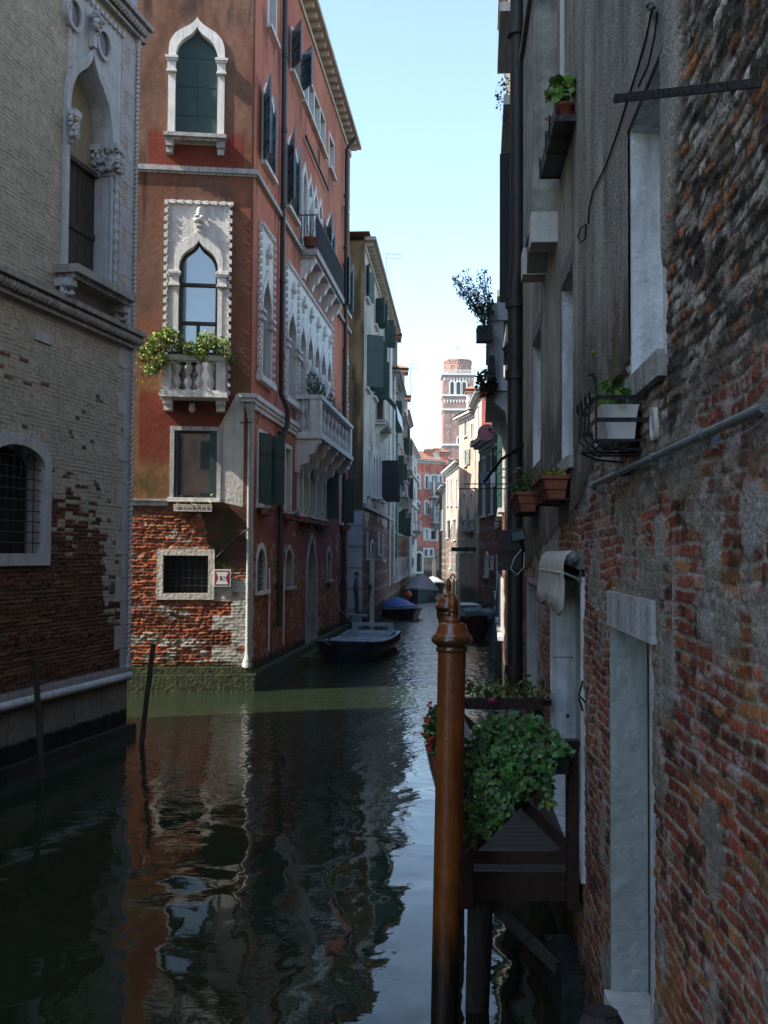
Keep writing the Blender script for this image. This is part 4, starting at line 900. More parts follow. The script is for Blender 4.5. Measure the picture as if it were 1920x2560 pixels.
# wall surface
def zoneD(S, Z):
    n = fbm(S * 1.1, Z * 1.1, 71, 5)
    bl = np.interp(Z, [0, 3.1, 3.7, 4.0, 4.5, 5.2, 20], [0.3, .9, 6.6, 7.6, 9.55, 10.1, 10.3]) + (n - .5) * .8
    return sst(.1, -.1, S - bl), n
def fnD(S, Z):
    pl, n = zoneD(S, Z); n2 = fbm(S * 5, Z * 3, 72); n3 = fbm(S * 16, Z * 16, 73, 5); vst = fbm(S * 7, Z * .9, 74)
    c, ht, m, r = bricks(S, Z, .062, .24, 7, pal=[(.27, .065, .042), (.21, .052, .036), (.30, .09, .05), (.16, .048, .038), (.30, .14, .065), (.24, .07, .055), (.28, .075, .045), (.20, .07, .05)], mortar=(.30, .285, .24), mw=.2, warp=.05)
    c = c * (.50 + 1.0 * fbm(S * 1.4, Z * 1.4, 94))[:, None]; c = mixc(c, K(.03, .025, .022), sst(.60, .72, fbm(S * 7, Z * 13, 95)) * .8)
    ht = ht * .45 - .010 * (r > .93) + (n3 - .5) * .008
    hi = sst(3.2, 3.9, Z); gs = fbm(S * 2.2, Z * 2.6, 75, 5)
    sm = sst(.50, .58, gs + .13 * hi * sst(6.2, 5.0, Z) - .02 - .07 * sst(3.2, 2.4, Z)); c = mixc(c, K(.26, .25, .22) * (.45 + 1.1 * n3)[:, None], sm * .85); ht = ht * (1 - .6 * sm) + .012 * sm
    hiw = hi * sst(.48, .62, fbm(S * 4, Z * 6, 79)); c = mixc(c, K(.13, .115, .10) * (.5 + n3)[:, None], hiw * .75)
    oc = sst(.60, .72, fbm(S * 1.6, Z * 1.6, 80)) * (1 - sm); c = mixc(c, K(.30, .15, .06) * (.6 + .8 * n3)[:, None], oc * .6)
    wh = sst(.58, .70, fbm(S * 9, Z * 14, 76)) * sst(.42, .55, fbm(S * 1.5, Z * 1.5, 77)); c = mixc(c, K(.42, .38, .38), wh * .7)
    # upper face: bricks crusted grey and white, orange where freshly spalled
    c2, h2_, m2, r2_ = bricks(S, Z, .062, .22, 17, pal=[(.42, .38, .34), (.30, .25, .21), (.40, .16, .07), (.20, .15, .11), (.52, .48, .44), (.34, .14, .07), (.25, .21, .17)], mortar=(.075, .067, .058), mw=.3, warp=.06)
    up = sst(3.5, 4.3, Z + (gs - .5) * 1.5); blot = sst(.5, .7, fbm(S * 6, Z * 11, 88)); c2 = mixc(c2, K(.40, .37, .34), blot * .75); c2 = mixc(c2, K(.05, .045, .04), sst(.50, .62, fbm(S * 8, Z * 16, 89)) * .95)
    keep = sst(.66, .74, fbm(S * 2.4, Z * 1.9, 87)) * sst(6.5, 4.5, Z); up = up * (1 - keep); c = mixc(c, c2, up); ht = ht * (1 - up) + (h2_ * .45 + (fbm(S * 12, Z * 20, 86) - .5) * .018) * up
    # two broad mortar repairs beside the side door
    for (uu, vv, ws, wz) in ((1655, 1345, .13, .12), (1690, 1560, .03, .30), (1660, 1700, .03, .22), (1890, 1290, .16, .13)):
        s_, z_ = dat(uu, vv); q = sst(1.15, .85, np.sqrt(((S - s_) / ws) ** 2 + ((Z - z_) / wz) ** 2) + (n3 - .5) * .7); c = mixc(c, K(.33, .31, .30) * (.75 + .5 * n3)[:, None], q); ht = ht * (1 - q) + .014 * q
    pc = K(.35, .325, .285) * (.45 + 1.0 * vst)[:, None] * (.85 + .3 * n3)[:, None]
    pc = mixc(pc, K(.11, .10, .09), sst(.55, .75, fbm(S * 3, Z * .8, 78)) * .6)
    fl = sst(4.9, 4.2, Z + (n - .5)) ; pc = mixc(pc, mixc(K(.085, .075, .065) * (.5 + n3)[:, None], K(.22, .19, .17), sst(.55, .7, n2)), fl * .85)
    col = mixc(c, pc, pl); ht = ht * (1 - pl) + (.026 + .006 * (n3 - .5) + .02 * fl * (n2 - .5)) * pl
    low = sst(1.0, .2, Z + (n - .5) * .6); col = mixc(col, K(.025, .03, .018) * (.5 + n3)[:, None], low * .85)
    st = sst(5.2, 5.3, S) * 0
    return col, ht
FD.wall('near_brick_wall', palD, 5.6, 12.8, -.3, 8.2, .022, .0075, fnD, NEARW)
FD.wall('far_plaster_wall', palD, 0, 5.6, -.3, 11.6, .04, .02, fnD)
FD.wall('upper_wall', palD, 5.6, 12.8, 8.2, 18, .1, .1, fnD); FD.wall('high_wall', palD, 0, 5.6, 11.6, 18, .15, .1, fnD)
FD.wall('rear_wall', palD, 12.8, 26, -.3, 18, .15, .12, fnD)
# chimney breast on stone corbels
cb = 3.95; ce = 5.17
b = MB(); FD.box(b, cb - .1, ce, 6.33, 18, .0, .235)
o_ = b.build('chimney_breast', mat('patchy_chimney_plaster', (.30, .30, .27), .95, var=.6, scale=3, bump=.7, bscale=14, streak=.6, dirt=(.07, .075, .07)), palD)
b = MB(); FD.box(b, cb - .14, ce + .02, 8.35, 8.43, -.0, .275); b.build('ledge', PL, o_)
for s_ in (ce - .26, cb - .1):
    b = MB(); FD.box(b, s_ - .02, s_ + .29, 6.06, 6.33, -.01, .255); b.build('corbel', STONE, o_)
b = MB(); am = [(cb + .2 + (ce - .28 - cb - .2) * i / 10, 6.33 + .0 - .0) for i in range(11)]
pr = [(cb + .18, 6.06)] + [(cb + .18 + (ce - .28 - cb - .18) * i / 8, 6.06 + .2 * math.sin(math.pi * i / 8)) for i in range(9)] + [(ce - .28, 6.33), (cb + .18, 6.33)]
FD.prism(b, pr[1:], -.01, .22); b.build('relieving_arch', PL, o_)
# cornice eave strip at the top left edge of the house
# black downpipe with collars
pu = 1300; pY = 13.5; sP = 14.2 - pY
b = MB(); FD.tube(b, [(sP, 18, .09), (sP, 7.15, .09), (sP, 6.85, .12), (sP, 1.5, .12)], .103, 14)
for z in (10.2, 6.55, 5.6, 1.75): FD.tube(b, [(sP, z, .10 if z > 7 else .12), (sP, z + .12, .10 if z > 7 else .12)], .135, 14)
FD.box(b, sP - .16, sP + .16, 3.35, 3.62, .02, .33); FD.box(b, sP - .13, sP + .13, 3.1, 3.35, .04, .30)
b.build('downpipe', PIPEB, palD)
b = MB(); FD.tube(b, [(sP - .1, 6.2, .08), (sP, 6.0, .29), (sP + .14, 5.85, .1), (sP + .1, 5.6, .12)], .012, 5); FD.tube(b, [(sP + .22, 4.72, .02), (sP, 4.55, .30), (sP - .6, 4.3, .5)], .02, 6); b.build('wire_and_bracket', IRON, palD)
# galvanised gas pipe climbing toward the camera
b = MB(); p0 = dat(1497, 1214); p1 = dat(1960, 1018)
FD.tube(b, [(p0[0] - .02, p0[1] - .03, -.02), (p0[0], p0[1], .05), ((p0[0] * .6 + p1[0] * .4), (p0[1] * .6 + p1[1] * .4), .055), (p1[0], p1[1], .055)], .0165, 12)
for k in (.02, .3, .55, .8): s_ = p0[0] + (p1[0] - p0[0]) * k; z_ = p0[1] + (p1[1] - p0[1]) * k; FD.tube(b, [(s_, z_, .055), (s_ + .04, z_ + .002, .055)], .021, 12); FD.box(b, s_ + .0, s_ + .03, z_ - .05, z_ + .03, -.01, .03)
b.build('gas_pipe', GALV, palD)
# iron bar across the top right, held by an iron loop, cables
b = MB(); A_ = FD.P(*dat(1930, 200), .0); a1 = at_y(1536, 247, 3.55); a2 = at_y(1935, 203, 3.1)
bar(b, a1, a2, .012, .028); b.build('iron_bar', IRON, palD)
b = MB(); cab = [dat(u, v) for u, v in ((1650, 20), (1635, 90), (1612, 170), (1590, 235), (1560, 330), (1530, 410), (1495, 480), (1486, 520), (1484, 560))]
FD.tube(b, [(s_, z_, .035) for s_, z_ in cab], .006, 5)
cab = [dat(u, v) for u, v in ((1484, 560), (1470, 570), (1462, 592), (1470, 606), (1482, 596), (1484, 560))]; FD.tube(b, [(s_, z_, .05) for s_, z_ in cab], .006, 5)
cab = [dat(u, v) for u, v in ((1660, 30), (1655, 90), (1638, 160), (1612, 215))]; FD.tube(b, [(s_, z_, .03) for s_, z_ in cab], .008, 5)
cab = [dat(u, v) for u, v in ((1670, 18), (1660, 6), (1650, 12), (1652, 22), (1668, 18))]; FD.tube(b, [(s_, z_, .06) for s_, z_ in cab], .008, 5)
b.build('loose_cable', IRON, palD)
# round vent grille beneath the flower basket, small iron hooks
s_, z_ = dat(1645, 1060); b = MB(); q = arch_pts(s_ - .045, s_ + .045, z_ - .06, z_ + .06, 'circle'); q2 = arch_pts(s_ - .06, s_ + .06, z_ - .078, z_ + .078, 'circle'); FD.ring(b, q, q2, .005, .028)
for i in range(9): zz = z_ - .05 + i * .0125; FD.box(b, s_ - .045, s_ + .045, zz, zz + .004, .008, .022)
b.build('round_vent', WHITEP, palD)
b = MB(); s_, z_ = dat(1468, 1745); FD.tube(b, [(s_, z_ + .12, .03), (s_ + .02, z_ + .02, .06), (s_ + .12, z_ - .01, .03)], .008, 6); FD.tube(b, [(s_, z_ - .09, .03), (s_ + .02, z_, .06)], .008, 6)
b.build('iron_hook', IRON, palD)
xx = FD.P(26, 0); yy = FD.P(0, 0)
simple_walls(palD, [(xx.x, xx.y), (xx.x + 8, xx.y), (yy.x + 8, yy.y), (yy.x, yy.y)], -.3, 18, (.25, .2, .17))
roof(palD, [(xx.x, xx.y), (xx.x + 8, xx.y), (yy.x + 8, yy.y), (yy.x, yy.y)], 18, over=.25)

# ================================================================== generic canal house
def plaster_fn(up, low, zb, brick=True, seed=90, streakz=None):
    def f(S, Z):
        n = fbm(S * .5, Z * .5, seed); n2 = fbm(S * 3, Z * .6, seed + 1); n3 = fbm(S * 6, Z * 6, seed + 2)
        c = K(*up) * (.65 + .7 * n)[:, None] * (.85 + .3 * n3)[:, None]; c = mixc(c, c * .4, sst(.5, .75, n2) * .7)
        if brick:
            bc, ht, m, r = bricks(S, Z, .09, .28, seed, pal=[tuple(x * k for x in low) for k in (1, .75, 1.25, .9)], mortar=(.2, .18, .15), mw=.2)
        else: bc = K(*low) * (.6 + .8 * n3)[:, None]; ht = S * 0
        q = sst(.15, -.15, Z - zb + (n - .5) * 2.4); c = mixc(c, bc * (.6 + .8 * n)[:, None], q)
        w_ = sst(1.1, .5, Z + (n3 - .5) * .5); c = mixc(c, K(.018, .022, .014), w_ * .9)
        return c, ht * q
    return f
def house(name, label, a, b_, h, fn, depth=8, ds=.08, cor=None, roofh=1.8, wins=(), m=None, cat='house', sidecol=None, side_fn=None, back=(1, 0), cproj=.45):
    """a: near plan corner, b_: far one of the canal face.  Left bank houses run near->far, right bank far->near"""
    a = Vector((a[0], a[1], 0)); b_ = Vector((b_[0], b_[1], 0)); F = Facade(a, b_ - a); L = (b_ - a).length
    r = thing(name, (a.x, a.y, 0), label, cat); F.L = L; F.root = r
    for wn in wins: window(F, r, **wn)
    F.wall('canal_wall', r, 0, L, -.3, h, ds, ds, fn, m or WALLFAR)
    nb = -F.n * depth
    pts = [(b_.x, b_.y), (b_.x + nb.x, b_.y + nb.y), (a.x + nb.x, a.y + nb.y), (a.x, a.y)]
    simple_walls(r, pts[1:3], -.3, h, sidecol or (.25, .2, .16))
    G0 = Facade(pts[0], (nb.x, nb.y)); G0.wall('end_wall', r, 0, depth, -.3, h, .1, .1, side_fn or fn, m or WALLFAR)
    G_ = Facade(pts[2], (a.x - pts[2][0], a.y - pts[2][1])) 
    G_.wall('end_wall', r, 0, depth, -.3, h, .1, .1, side_fn or fn, m or WALLFAR)
    F.end = G_
    cornice(F, r, 0, L, h + .05, .6, cproj, m=cor or STONED)
    roof(r, pts, h + .12, roofh, cproj + .05)
    return r, F
def wr(F, u0, u1, v0, v1, **k):
    """window spec from pixel columns and rows read at u0"""
    s0_, s1_ = F.s(u0), F.s(u1); return dict(s0=min(s0_, s1_), s1=max(s0_, s1_), z0=F.at(u0, v1)[1], z1=F.at(u0, v0)[1], **k)

# --- ochre and cream house beyond the red palazzo (A2)
CA2 = ground(905, 1579); t2 = Vector((.0746, 1, 0)).normalized(); E2 = CA2 + t2 * 18.6
tmp = Facade(CA2, t2); h2_ = tmp.at(905, 579)[1]
sw = dict(fw=.12, proud=.05, depth=.2); wl = []
wl += [wr(tmp, 909, 914, 650, 730, fill='dark', shut=(160, 150, .4), **sw), wr(tmp, 932, 937, 735, 800, fill='dark', shut=(120, 80, .5), **sw), wr(tmp, 955, 960, 790, 848, fill='dark', shut=(90, 90, .5), **sw)]
wl += [wr(tmp, 911, 918, 828, 962, fill='dark', shut=(60, 95, .78), **sw), wr(tmp, 930, 936, 885, 985, fill='dark', shut=(95, 95, .6), **sw)]
wl += [wr(tmp, u, u + 5, 1120, 1240, kind='ogee', fill='dark', fw=.14, proud=.08, depth=.3) for u in (928, 935, 942)]
wl += [wr(tmp, 951, 958, 1150, 1250, fill='dark', shut=(95, 110, .85), shm=mat('black_shutter', (.008, .009, .012), .6), **sw)]
wl += [wr(tmp, 918, 921, 1120, 1235, kind='round', fill='dark', **sw), wr(tmp, 965, 968, 1140, 1240, kind='round', fill='dark', **sw)]
wl += [wr(tmp, 916, 919, 1335, 1395, fill='dark', fw=.08, proud=.03, depth=.2), wr(tmp, 925, 933, 1355, 1560, kind='round', fill='dark', fw=.14, proud=.05, depth=.3, sill=False), wr(tmp, 945, 948, 1335, 1385, fill='dark', fw=.08, proud=.03, depth=.2), wr(tmp, 955, 958, 1340, 1400, fill='dark', fw=.08, proud=.03, depth=.2)]
def fnA2e(S, Z):
    n = fbm(S * 1.2, Z * .8, 97); n2 = fbm(S * 5, Z * .5, 98); c = K(.30, .20, .10) * (.5 + n)[:, None]; c = mixc(c, K(.035, .03, .02), sst(.45, .65, n2) * .75); c = mixc(c, K(.06, .05, .035), sst(9.2, 8.2, Z + n) * .8)
    st = sst(5.2, 5.1, Z); jo = (np.abs((Z / .45) % 1 - .5) > .46).astype(float); c = mixc(c, K(.42, .46, .52) * (1 - .5 * jo)[:, None] * (.7 + .5 * n)[:, None], st * (S > 7.25)); return c, S * 0
r2, F2 = house('ochre_house', 'narrow ochre sided cream house with green shutters beyond the red palazzo', CA2, E2, h2_, plaster_fn((.40, .37, .32), (.14, .065, .045), tmp.at(905, 1268)[1], seed=91), wins=wl, side_fn=fnA2e, cor=MATS['cream_cornice'])
b = MB(); s_ = F2.s(969); F2.tube(b, [(s_, h2_, .1), (s_, 1.5, .1)], .07, 8); b.build('downpipe', WHITEP, r2)
b = MB(); zz = tmp.at(905, 1268)[1]; F2.box(b, 0, 18.6, zz, zz + .18, .003, .14); b.build('string_course', STONED, r2)
s_, z_ = F2.s(936), F2.at(936, 1052)[1]; bb = balustrade(F2, r2, s_, F2.s(952), z_, z_ + .12, .5, 1, 0, post=.05, slab=.1, rail=.05, brackets=(s_ + .3, F2.s(952) - .3), bh=.45, name='stone_hood', m=STONE)
b = MB(); sa, sb = F2.s(938), F2.s(957); za, zb_ = F2.at(934, 945)[1], F2.at(934, 1040)[1]
q = [F2.P(sa, za, .06), F2.P(sb, za, .06), F2.P(sb, (za * .4 + zb_ * .6), 1.0), F2.P(sa, (za * .4 + zb_ * .6), 1.0), F2.P(sb, zb_ + .0, 1.08), F2.P(sa, zb_ + .0, 1.08)]
b.add(q, [(0, 1, 2, 3), (3, 2, 4, 5)]); b.build('white_awning', LAUND, r2)

# --- row of grey houses further on the left bank
def chimney(root, p, z, h=2.0, w=.8, m=None, flare=True):
    b = MB(); x, y = p; wbox(b, (x - w / 2, y - w / 2, z - 1), (x + w / 2, y + w / 2, z + h)); 
    o = b.build('chimney', m or STONED, root)
    b = MB(); wbox(b, (x - w * .75, y - w * .75, z + h), (x + w * .75, y + w * .75, z + h + .12)); 
    b.add([(x - w * .8, y - w * .8, z + h + .3), (x + w * .8, y - w * .8, z + h + .3), (x + w * .8, y + w * .8, z + h + .3), (x - w * .8, y + w * .8, z + h + .3), (x, y, z + h + .65)], [(0, 1, 4), (1, 2, 4), (2, 3, 4), (3, 0, 4), (3, 2, 1, 0)])
    for dx in (-.3, .3): wbox(b, (x + dx * w - .06, y - .3 * w, z + h + .12), (x + dx * w + .06, y + .3 * w, z + h + .3))
    b.build('chimney_cap', TILE, o); return o
specs = [('grey_house', 'tall grey plaster house with chimneys and a teal downpipe on the left bank', 9.5, 14.4, (.30, .27, .23), (.13, .07, .05), 5.2, 101),
         ('balconied_house', 'dirty cream house with stone balconies halfway along the left bank', 7.5, 13.0, (.34, .30, .25), (.16, .08, .05), 4.2, 111),
         ('narrow_house', 'dark narrow house last on the left bank before the white palace', 8.5, 14.2, (.26, .23, .20), (.14, .08, .06), 5, 121)]
p = Vector(E2); t3 = Vector((.060, 1, 0)).normalized(); LB = []
for i, (nm, lb, ln, hh, up, lo, zb_, sd_) in enumerate(specs):
    e = p + t3 * ln; wins = []
    for fz in range(4):
        z_ = 1.6 + fz * 3.1
        if z_ + 1.9 > hh: continue
        for k in range(3):
            s_ = ln * (k + .5) / 3 - .45
            wins.append(dict(s0=s_, s1=s_ + .9, z0=z_, z1=z_ + (1.9 if fz else 1.4), kind=('rect', 'round', 'rect', 'rect')[(fz + i) % 4] if fz else 'round', fill='dark', fw=.12, proud=.05, depth=.2, shut=((95, 95) if (k + fz + i) % 3 == 0 and fz else None)))
    rr, FF = house(nm, lb, p, e, hh, plaster_fn(up, lo, zb_, seed=sd_), wins=wins, ds=.1)
    LB.append((rr, FF)); p = e
# balconies, chimneys and pipes of that row
for (rr, FF, z_, s_) in ((LB[0][0], LB[0][1], 7.2, 5.0), (LB[1][0], LB[1][1], 6.4, 3.0), (LB[1][0], LB[1][1], 9.6, 3.6)):
    balustrade(FF, rr, s_, s_ + 3, z_, z_ + .95, .7, 6, 1, brackets=(s_ + .3, s_ + 2.7), bh=.6, m=STONED)
for (rr, FF, s_, d_, z_, h_) in ((LB[0][0], LB[0][1], 1.2, .25, 14.3, 2.3), (LB[0][0], LB[0][1], 7.5, .45, 13.6, 2.0), (LB[1][0], LB[1][1], 5.0, .4, 13, 1.8)):
    q = FF.P(s_, 0, d_ - .5); chimney(rr, (q.x, q.y), z_, h_, .95)
b = MB(); s_ = LB[0][1].s(987); LB[0][1].tube(b, [(s_, 12.5, .12), (s_, 3, .12)], .07, 6); b.build('downpipe', mat('teal_pipe', (.06, .24, .20), .6, var=.2), LB[0][0])
b = MB(); LB[0][1].tube(b, [(.5, 14.3, .1), (.5, 2, .1)], .06, 6); b.build('downpipe', WHITEP, LB[0][0])
b = MB(); LB[2][1].tube(b, [(7.5, 14.0, .12), (7.5, 2, .12)], .07, 6); b.build('downpipe', GALV, LB[2][0])

# --- white gothic palace and red palace closing the view
yW = 112; a = at_y(1016, 1385, yW); e = at_y(1042, 1385, yW + 22); a.z = e.z = 0
tmp = Facade(a, e - a); hW = tmp.at(1042, 1142)[1]
wl = [wr(tmp, u, u2, v, v2, kind='round', fill='dark', fw=.18, proud=.08, depth=.25) for (u, u2) in ((1023, 1027), (1033, 1037)) for (v, v2) in ((1160, 1190), (1215, 1240), (1265, 1300))]
wl += [wr(tmp, 1030, 1034, 1345, 1360, fill='dark', fw=.15, proud=.06, depth=.2), wr(tmp, 1030, 1034, 1395, 1415, fill='dark', fw=.15, proud=.06, depth=.2)]
rW, FW = house('white_palace', 'bright white gothic palace standing left of the distant red palace', a, e, hW, plaster_fn((.58, .56, .52), (.5, .48, .45), 3, False, 131), wins=wl, ds=.2, cor=STONE)
for z_ in (5.5, 9.0, 12.6): b = MB(); FW.box(b, 0, FW.L, z_, z_ + .25, .003, .25); b.build('string_course', STONE, rW)
balustrade(FW, rW, 12, 17, 6.2, 7.3, .9, 7, 1, brackets=(12.5, 16.5), bh=.9)
yR = 160; a = at_y(1036, 1385, yR); e = at_y(1150, 1385, yR + 6); a.z = e.z = 0
tmp = Facade(a, e - a); hR = tmp.at(1060, 1152)[1]
def RW(x0, x1, y0, y1, **k): return wr(tmp, 840 + x0 * .27727, 840 + x1 * .27727, 800 + y0 * .27727, 800 + y1 * .27727, fw=.3, proud=.12, depth=.35, **k)
wl = [RW(x0, x1, 1405, 1520, kind='round', fill='dark') for x0, x1 in ((722, 745), (803, 828), (857, 877), (888, 908), (930, 948))]
wl += [RW(x0, x1, 1640, 1755, kind='round', fill='dark', shut=sh, shm=SHUT) for x0, x1, sh in ((722, 742, (None, 178)), (802, 822, (None, 178)), (862, 880, None), (895, 912, None))]
wl += [RW(795, 825, 1890, 1972, fill='shutter', shm=LAUND), RW(852, 902, 1900, 1978, fill='dark'), RW(795, 820, 2070, 2125, fill='dark'), RW(843, 868, 2070, 2125, fill='dark'), RW(718, 772, 2100, 2270, kind='round', fill='dark', sill=False)]
rR, FR2 = house('distant_red_palace', 'salmon red palace with white arched windows closing the canal below the tower', a, e, hR, plaster_fn((.55, .17, .12), (.30, .17, .12), 3.9, True, 141), wins=wl, ds=.2, cor=STONE, depth=10)
for (x0, x1, y0) in ((840, 945, 1590), (840, 930, 1820)):
    s_, z_ = FR2.at(840 + x0 * .277, 800 + y0 * .277); s2 = FR2.s(840 + x1 * .277); balustrade(FR2, rR, s_, s2, z_, z_ + 2.2, 1.2, 7, 1, post=.3, slab=.3, brackets=(s_ + .8, s2 - .8), bh=1.2, rx=1.6, m=STONED)
MP = mat('red_chimney_plaster', (.45, .16, .11), .9, var=.3)
for (u_, w_, v_, m_) in ((1072, 1.1, 1130, MP), (1091, 1.0, 1128, STONE), (1110, 1.3, 1150, MP)):
    q = at_y(u_, v_, yR + 4); chimney(rR, (q.x, q.y), hR + .5, max(.8, q.z - hR - .5), w_, m_)
b = MB(); q = at_y(1045, 1132, yR + 14); q2 = at_y(1100, 1132, yR + 14)
wbox(b, (q.x - 8, yR + 12, 8), (q.x + 6, yR + 24, 18.6)); bh_ = tag(b.build('roof_house', MP, None), 'red tiled rooftop just above the distant red palace', 'house')
b = MB(); x0, x1, z0_, z1_ = q.x - 8.5, q.x + 6.5, 18.6, 20.4; y0, y1 = yR + 11.5, yR + 24.5; ym = (y0 + y1) / 2
b.add([(x0, y0, z0_), (x1, y0, z0_), (x1, y1, z0_), (x0, y1, z0_), (x0 + 2, ym, z1_), (x1 - 2, ym, z1_)], [(0, 1, 5, 4), (2, 3, 4, 5), (1, 2, 5), (3, 0, 4), (3, 2, 1, 0)]); b.build('roof', TILE, bh_)

# --- brick campanile
TY = 334; k = TY / FPX
def tx(u): return at_y(u, 1385, TY).x
def tz(v): return at_y(1142, v, TY).z
xc = (tx(1104.8) + tx(1180)) / 2; hw = (tx(1180) - tx(1104.8)) / 2
twr = thing('bell_tower', (xc, TY, 0), 'tall square brick bell tower with white belfry arches and octagonal top on the skyline', 'tower')
FT = Facade((xc - hw, TY - hw), (1, -.0)); TBR = WALLFAR
def fnT(S, Z):
    n = fbm(S * .35, Z * .25, 151); n3 = fbm(S * 2, Z * 2, 152); c = K(.25, .14, .11) * (.6 + .5 * n + .3 * n3)[:, None]
    le = np.abs(S / (2 * hw) - .235) < .02; le = le | (np.abs(S / (2 * hw) - .56) < .02) | (np.abs(S / (2 * hw) - .9) < .02); c = np.where((le & (Z < 49))[:, None], c * .5, c)
    sp = (h2(np.floor(S / .5), np.floor(Z / .8), 5) > .86).astype(float) * sst(.4, .6, n3); c = mixc(c, K(.42, .34, .28), sp * .7)
    return c, S * 0
for (x0, x1) in ((1122, 1131), (1137, 1147), (1152, 1161)):
    window(FT, twr, tx(x0) - (xc - hw), tx(x1) - (xc - hw), tz(992), tz(961), 'round', fw=.42, proud=.3, depth=.9, fill='dark', sill=False, name='belfry_arch', fm=STONE)
window(FT, twr, tx(1141) - (xc - hw), tx(1149) - (xc - hw), tz(1113), tz(1098), 'round', fw=.5, proud=.2, depth=.5, fill='dark', sill=False, name='lower_arch', fm=STONE)
zg = tz(943)
FT.wall('wall', twr, 0, 2 * hw, 0, zg, .3, .3, fnT, WALLFAR)
simple_walls(twr, [(xc + hw, TY - hw), (xc + hw, TY + hw), (xc - hw, TY + hw), (xc - hw, TY - hw)], 0, zg, (.34, .15, .10))
b = MB()
for v in (994, 1032 - 3, 1116): wbox(b, (xc - hw - .35, TY - hw - .35, tz(v) - .3), (xc + hw + .35, TY + hw + .35, tz(v) + .3))
for i in range(10):
    x = xc - hw + 2 * hw * (i + .5) / 10
    for v in (953, 1008): lathe(b, (x, TY - hw, tz(v)), [(.12, -.7), (.3, .1), (.3, .3)], 6)
b.build('stone_bands', STONE, twr)
b = MB(); wbox(b, (xc - hw - .6, TY - hw - .6, zg - .2), (xc + hw + .6, TY + hw + .6, zg + .25)); wbox(b, (xc - hw - .5, TY - hw - .5, zg + 1.25), (xc + hw + .5, TY - hw - .2, zg + 1.5))
wbox(b, (xc - hw - .5, TY - hw - .2, zg + 1.25), (xc - hw - .2, TY + hw, zg + 1.5)); wbox(b, (xc + hw + .2, TY - hw - .2, zg + 1.25), (xc + hw + .5, TY + hw, zg + 1.5))
for i in range(26):
    x = xc - hw - .4 + (2 * hw + .8) * i / 25; wbox(b, (x - .09, TY - hw - .45, zg + .25), (x + .09, TY - hw - .25, zg + 1.25))
b.build('gallery_balustrade', STONE, twr)
zo, zo2 = zg + .25, tz(903); ro = hw * .93; b = MB()
lathe(b, (xc, TY, 0), [(ro, zo), (ro, zo2 - .6), (ro * 1.04, zo2 - .6), (ro * 1.04, zo2)], 8, smooth=False); oc = b.build('octagon', mat('tower_brick', (.30, .14, .10), .95, var=.5, scale=.8, bump=.2), twr)
b = MB()
for i in range(8):
    a_ = 2 * math.pi * (i + .5) / 8; q = Vector((xc + math.cos(a_) * ro * .93, TY + math.sin(a_) * ro * .93, 0)); Fo = Facade(q, (-math.sin(a_), math.cos(a_)))
    Fo.ring(b, arch_pts(-.9, .9, zo + .6, zo2 - 1.9, 'round'), arch_pts(-1.2, 1.2, zo + .6, zo2 - 1.6, 'round'), 0, .2, closed=False)
    for j in range(4): Fo.box(b, -1.5 + j * .9, -1.25 + j * .9, zo2 - 1.4, zo2 - .7, -.1, .2)
b.build('blind_arches', mat('pale_brick', (.40, .24, .18), .9, var=.3), oc)
b = MB(); lathe(b, (xc, TY, zo2), [(ro * 1.06, 0), (ro * .8, .9), (ro * .45, 1.8), (ro * .2, 2.6), (.25, 3.7), (.15, tz(885) - zo2)], 8, smooth=False); b.build('lead_dome', mat('pale_lead', (.62, .64, .66), .5, var=.1), twr)
b = MB(); zz = tz(885); tube(b, [(xc, TY, zz - .5), (xc, TY, tz(862))], .09, 6); blob(b, (xc, TY, zz + .3), .3, .3, .3, 1, 0, 8, 6); tube(b, [(xc - .9, TY, tz(872)), (xc + .9, TY, tz(872))], .08, 6); b.build('cross', IRON, twr)

# ================================================================== right bank, from near to far
# E: house with the stone balcony just past the black downpipe
eN = Vector((XD(14.25) + .02, 14.3, 0)); eM = Vector((2.75, 23.5, 0)); eF = Vector((4.35, 39.5, 0))
tmp = Facade(eM, eN - eM); Lr = (eN - eM).length
rE, FE = house('balcony_house', 'dark plaster house with white stone balcony just past the black downpipe', eM, eN, 15.5, plaster_fn((.20, .19, .17), (.14, .07, .05), 4.4, seed=161),
    wins=[dict(s0=Lr - 1.9, s1=Lr - .9, z0=7.05, z1=9.25, fill='dark', fw=.1, proud=.05, depth=.2), dict(s0=Lr - 4.5, s1=Lr - 3.5, z0=7.05, z1=9.25, fill='dark', fw=.1, proud=.05, depth=.2),
          ], depth=7, cproj=.14)
def EP(u, v, Y): return at_y(u, v, Y)
zr_, zs_ = EP(1230, 757, 15.2).z, EP(1230, 943, 15.2).z
sE = (Vector((0, 15.2, 0)) - FE.O).dot(FE.t) ; sE = (eM.y - 15.2) / abs(FE.t.y)
balc = balustrade(FE, rE, sE - 3.6, sE, zs_, zr_, .43, 5, 0, post=.2, slab=.2, rail=.26, m=STONEB, name='stone_balcony')
zb_ = zs_ - .2
for s_ in (sE - .28, sE - 3.4):
    b = MB()
    pr = [(0, 0), (.36, 0), (.36, -.16), (.2, -.3), (.16, -.5), (.08, -.62), (0, -.7)]; n = len(pr)
    vs_ = [FE.P(s_, zb_ + z, d + .003) for d, z in pr] + [FE.P(s_ + .26, zb_ + z, d + .003) for d, z in pr]
    b.add(vs_, [tuple(range(n)), tuple(range(2 * n - 1, n - 1, -1))] + [(j, n + j, n + (j + 1) % n, (j + 1) % n) for j in range(n)]); b.build('corbel', STONEB, balc)
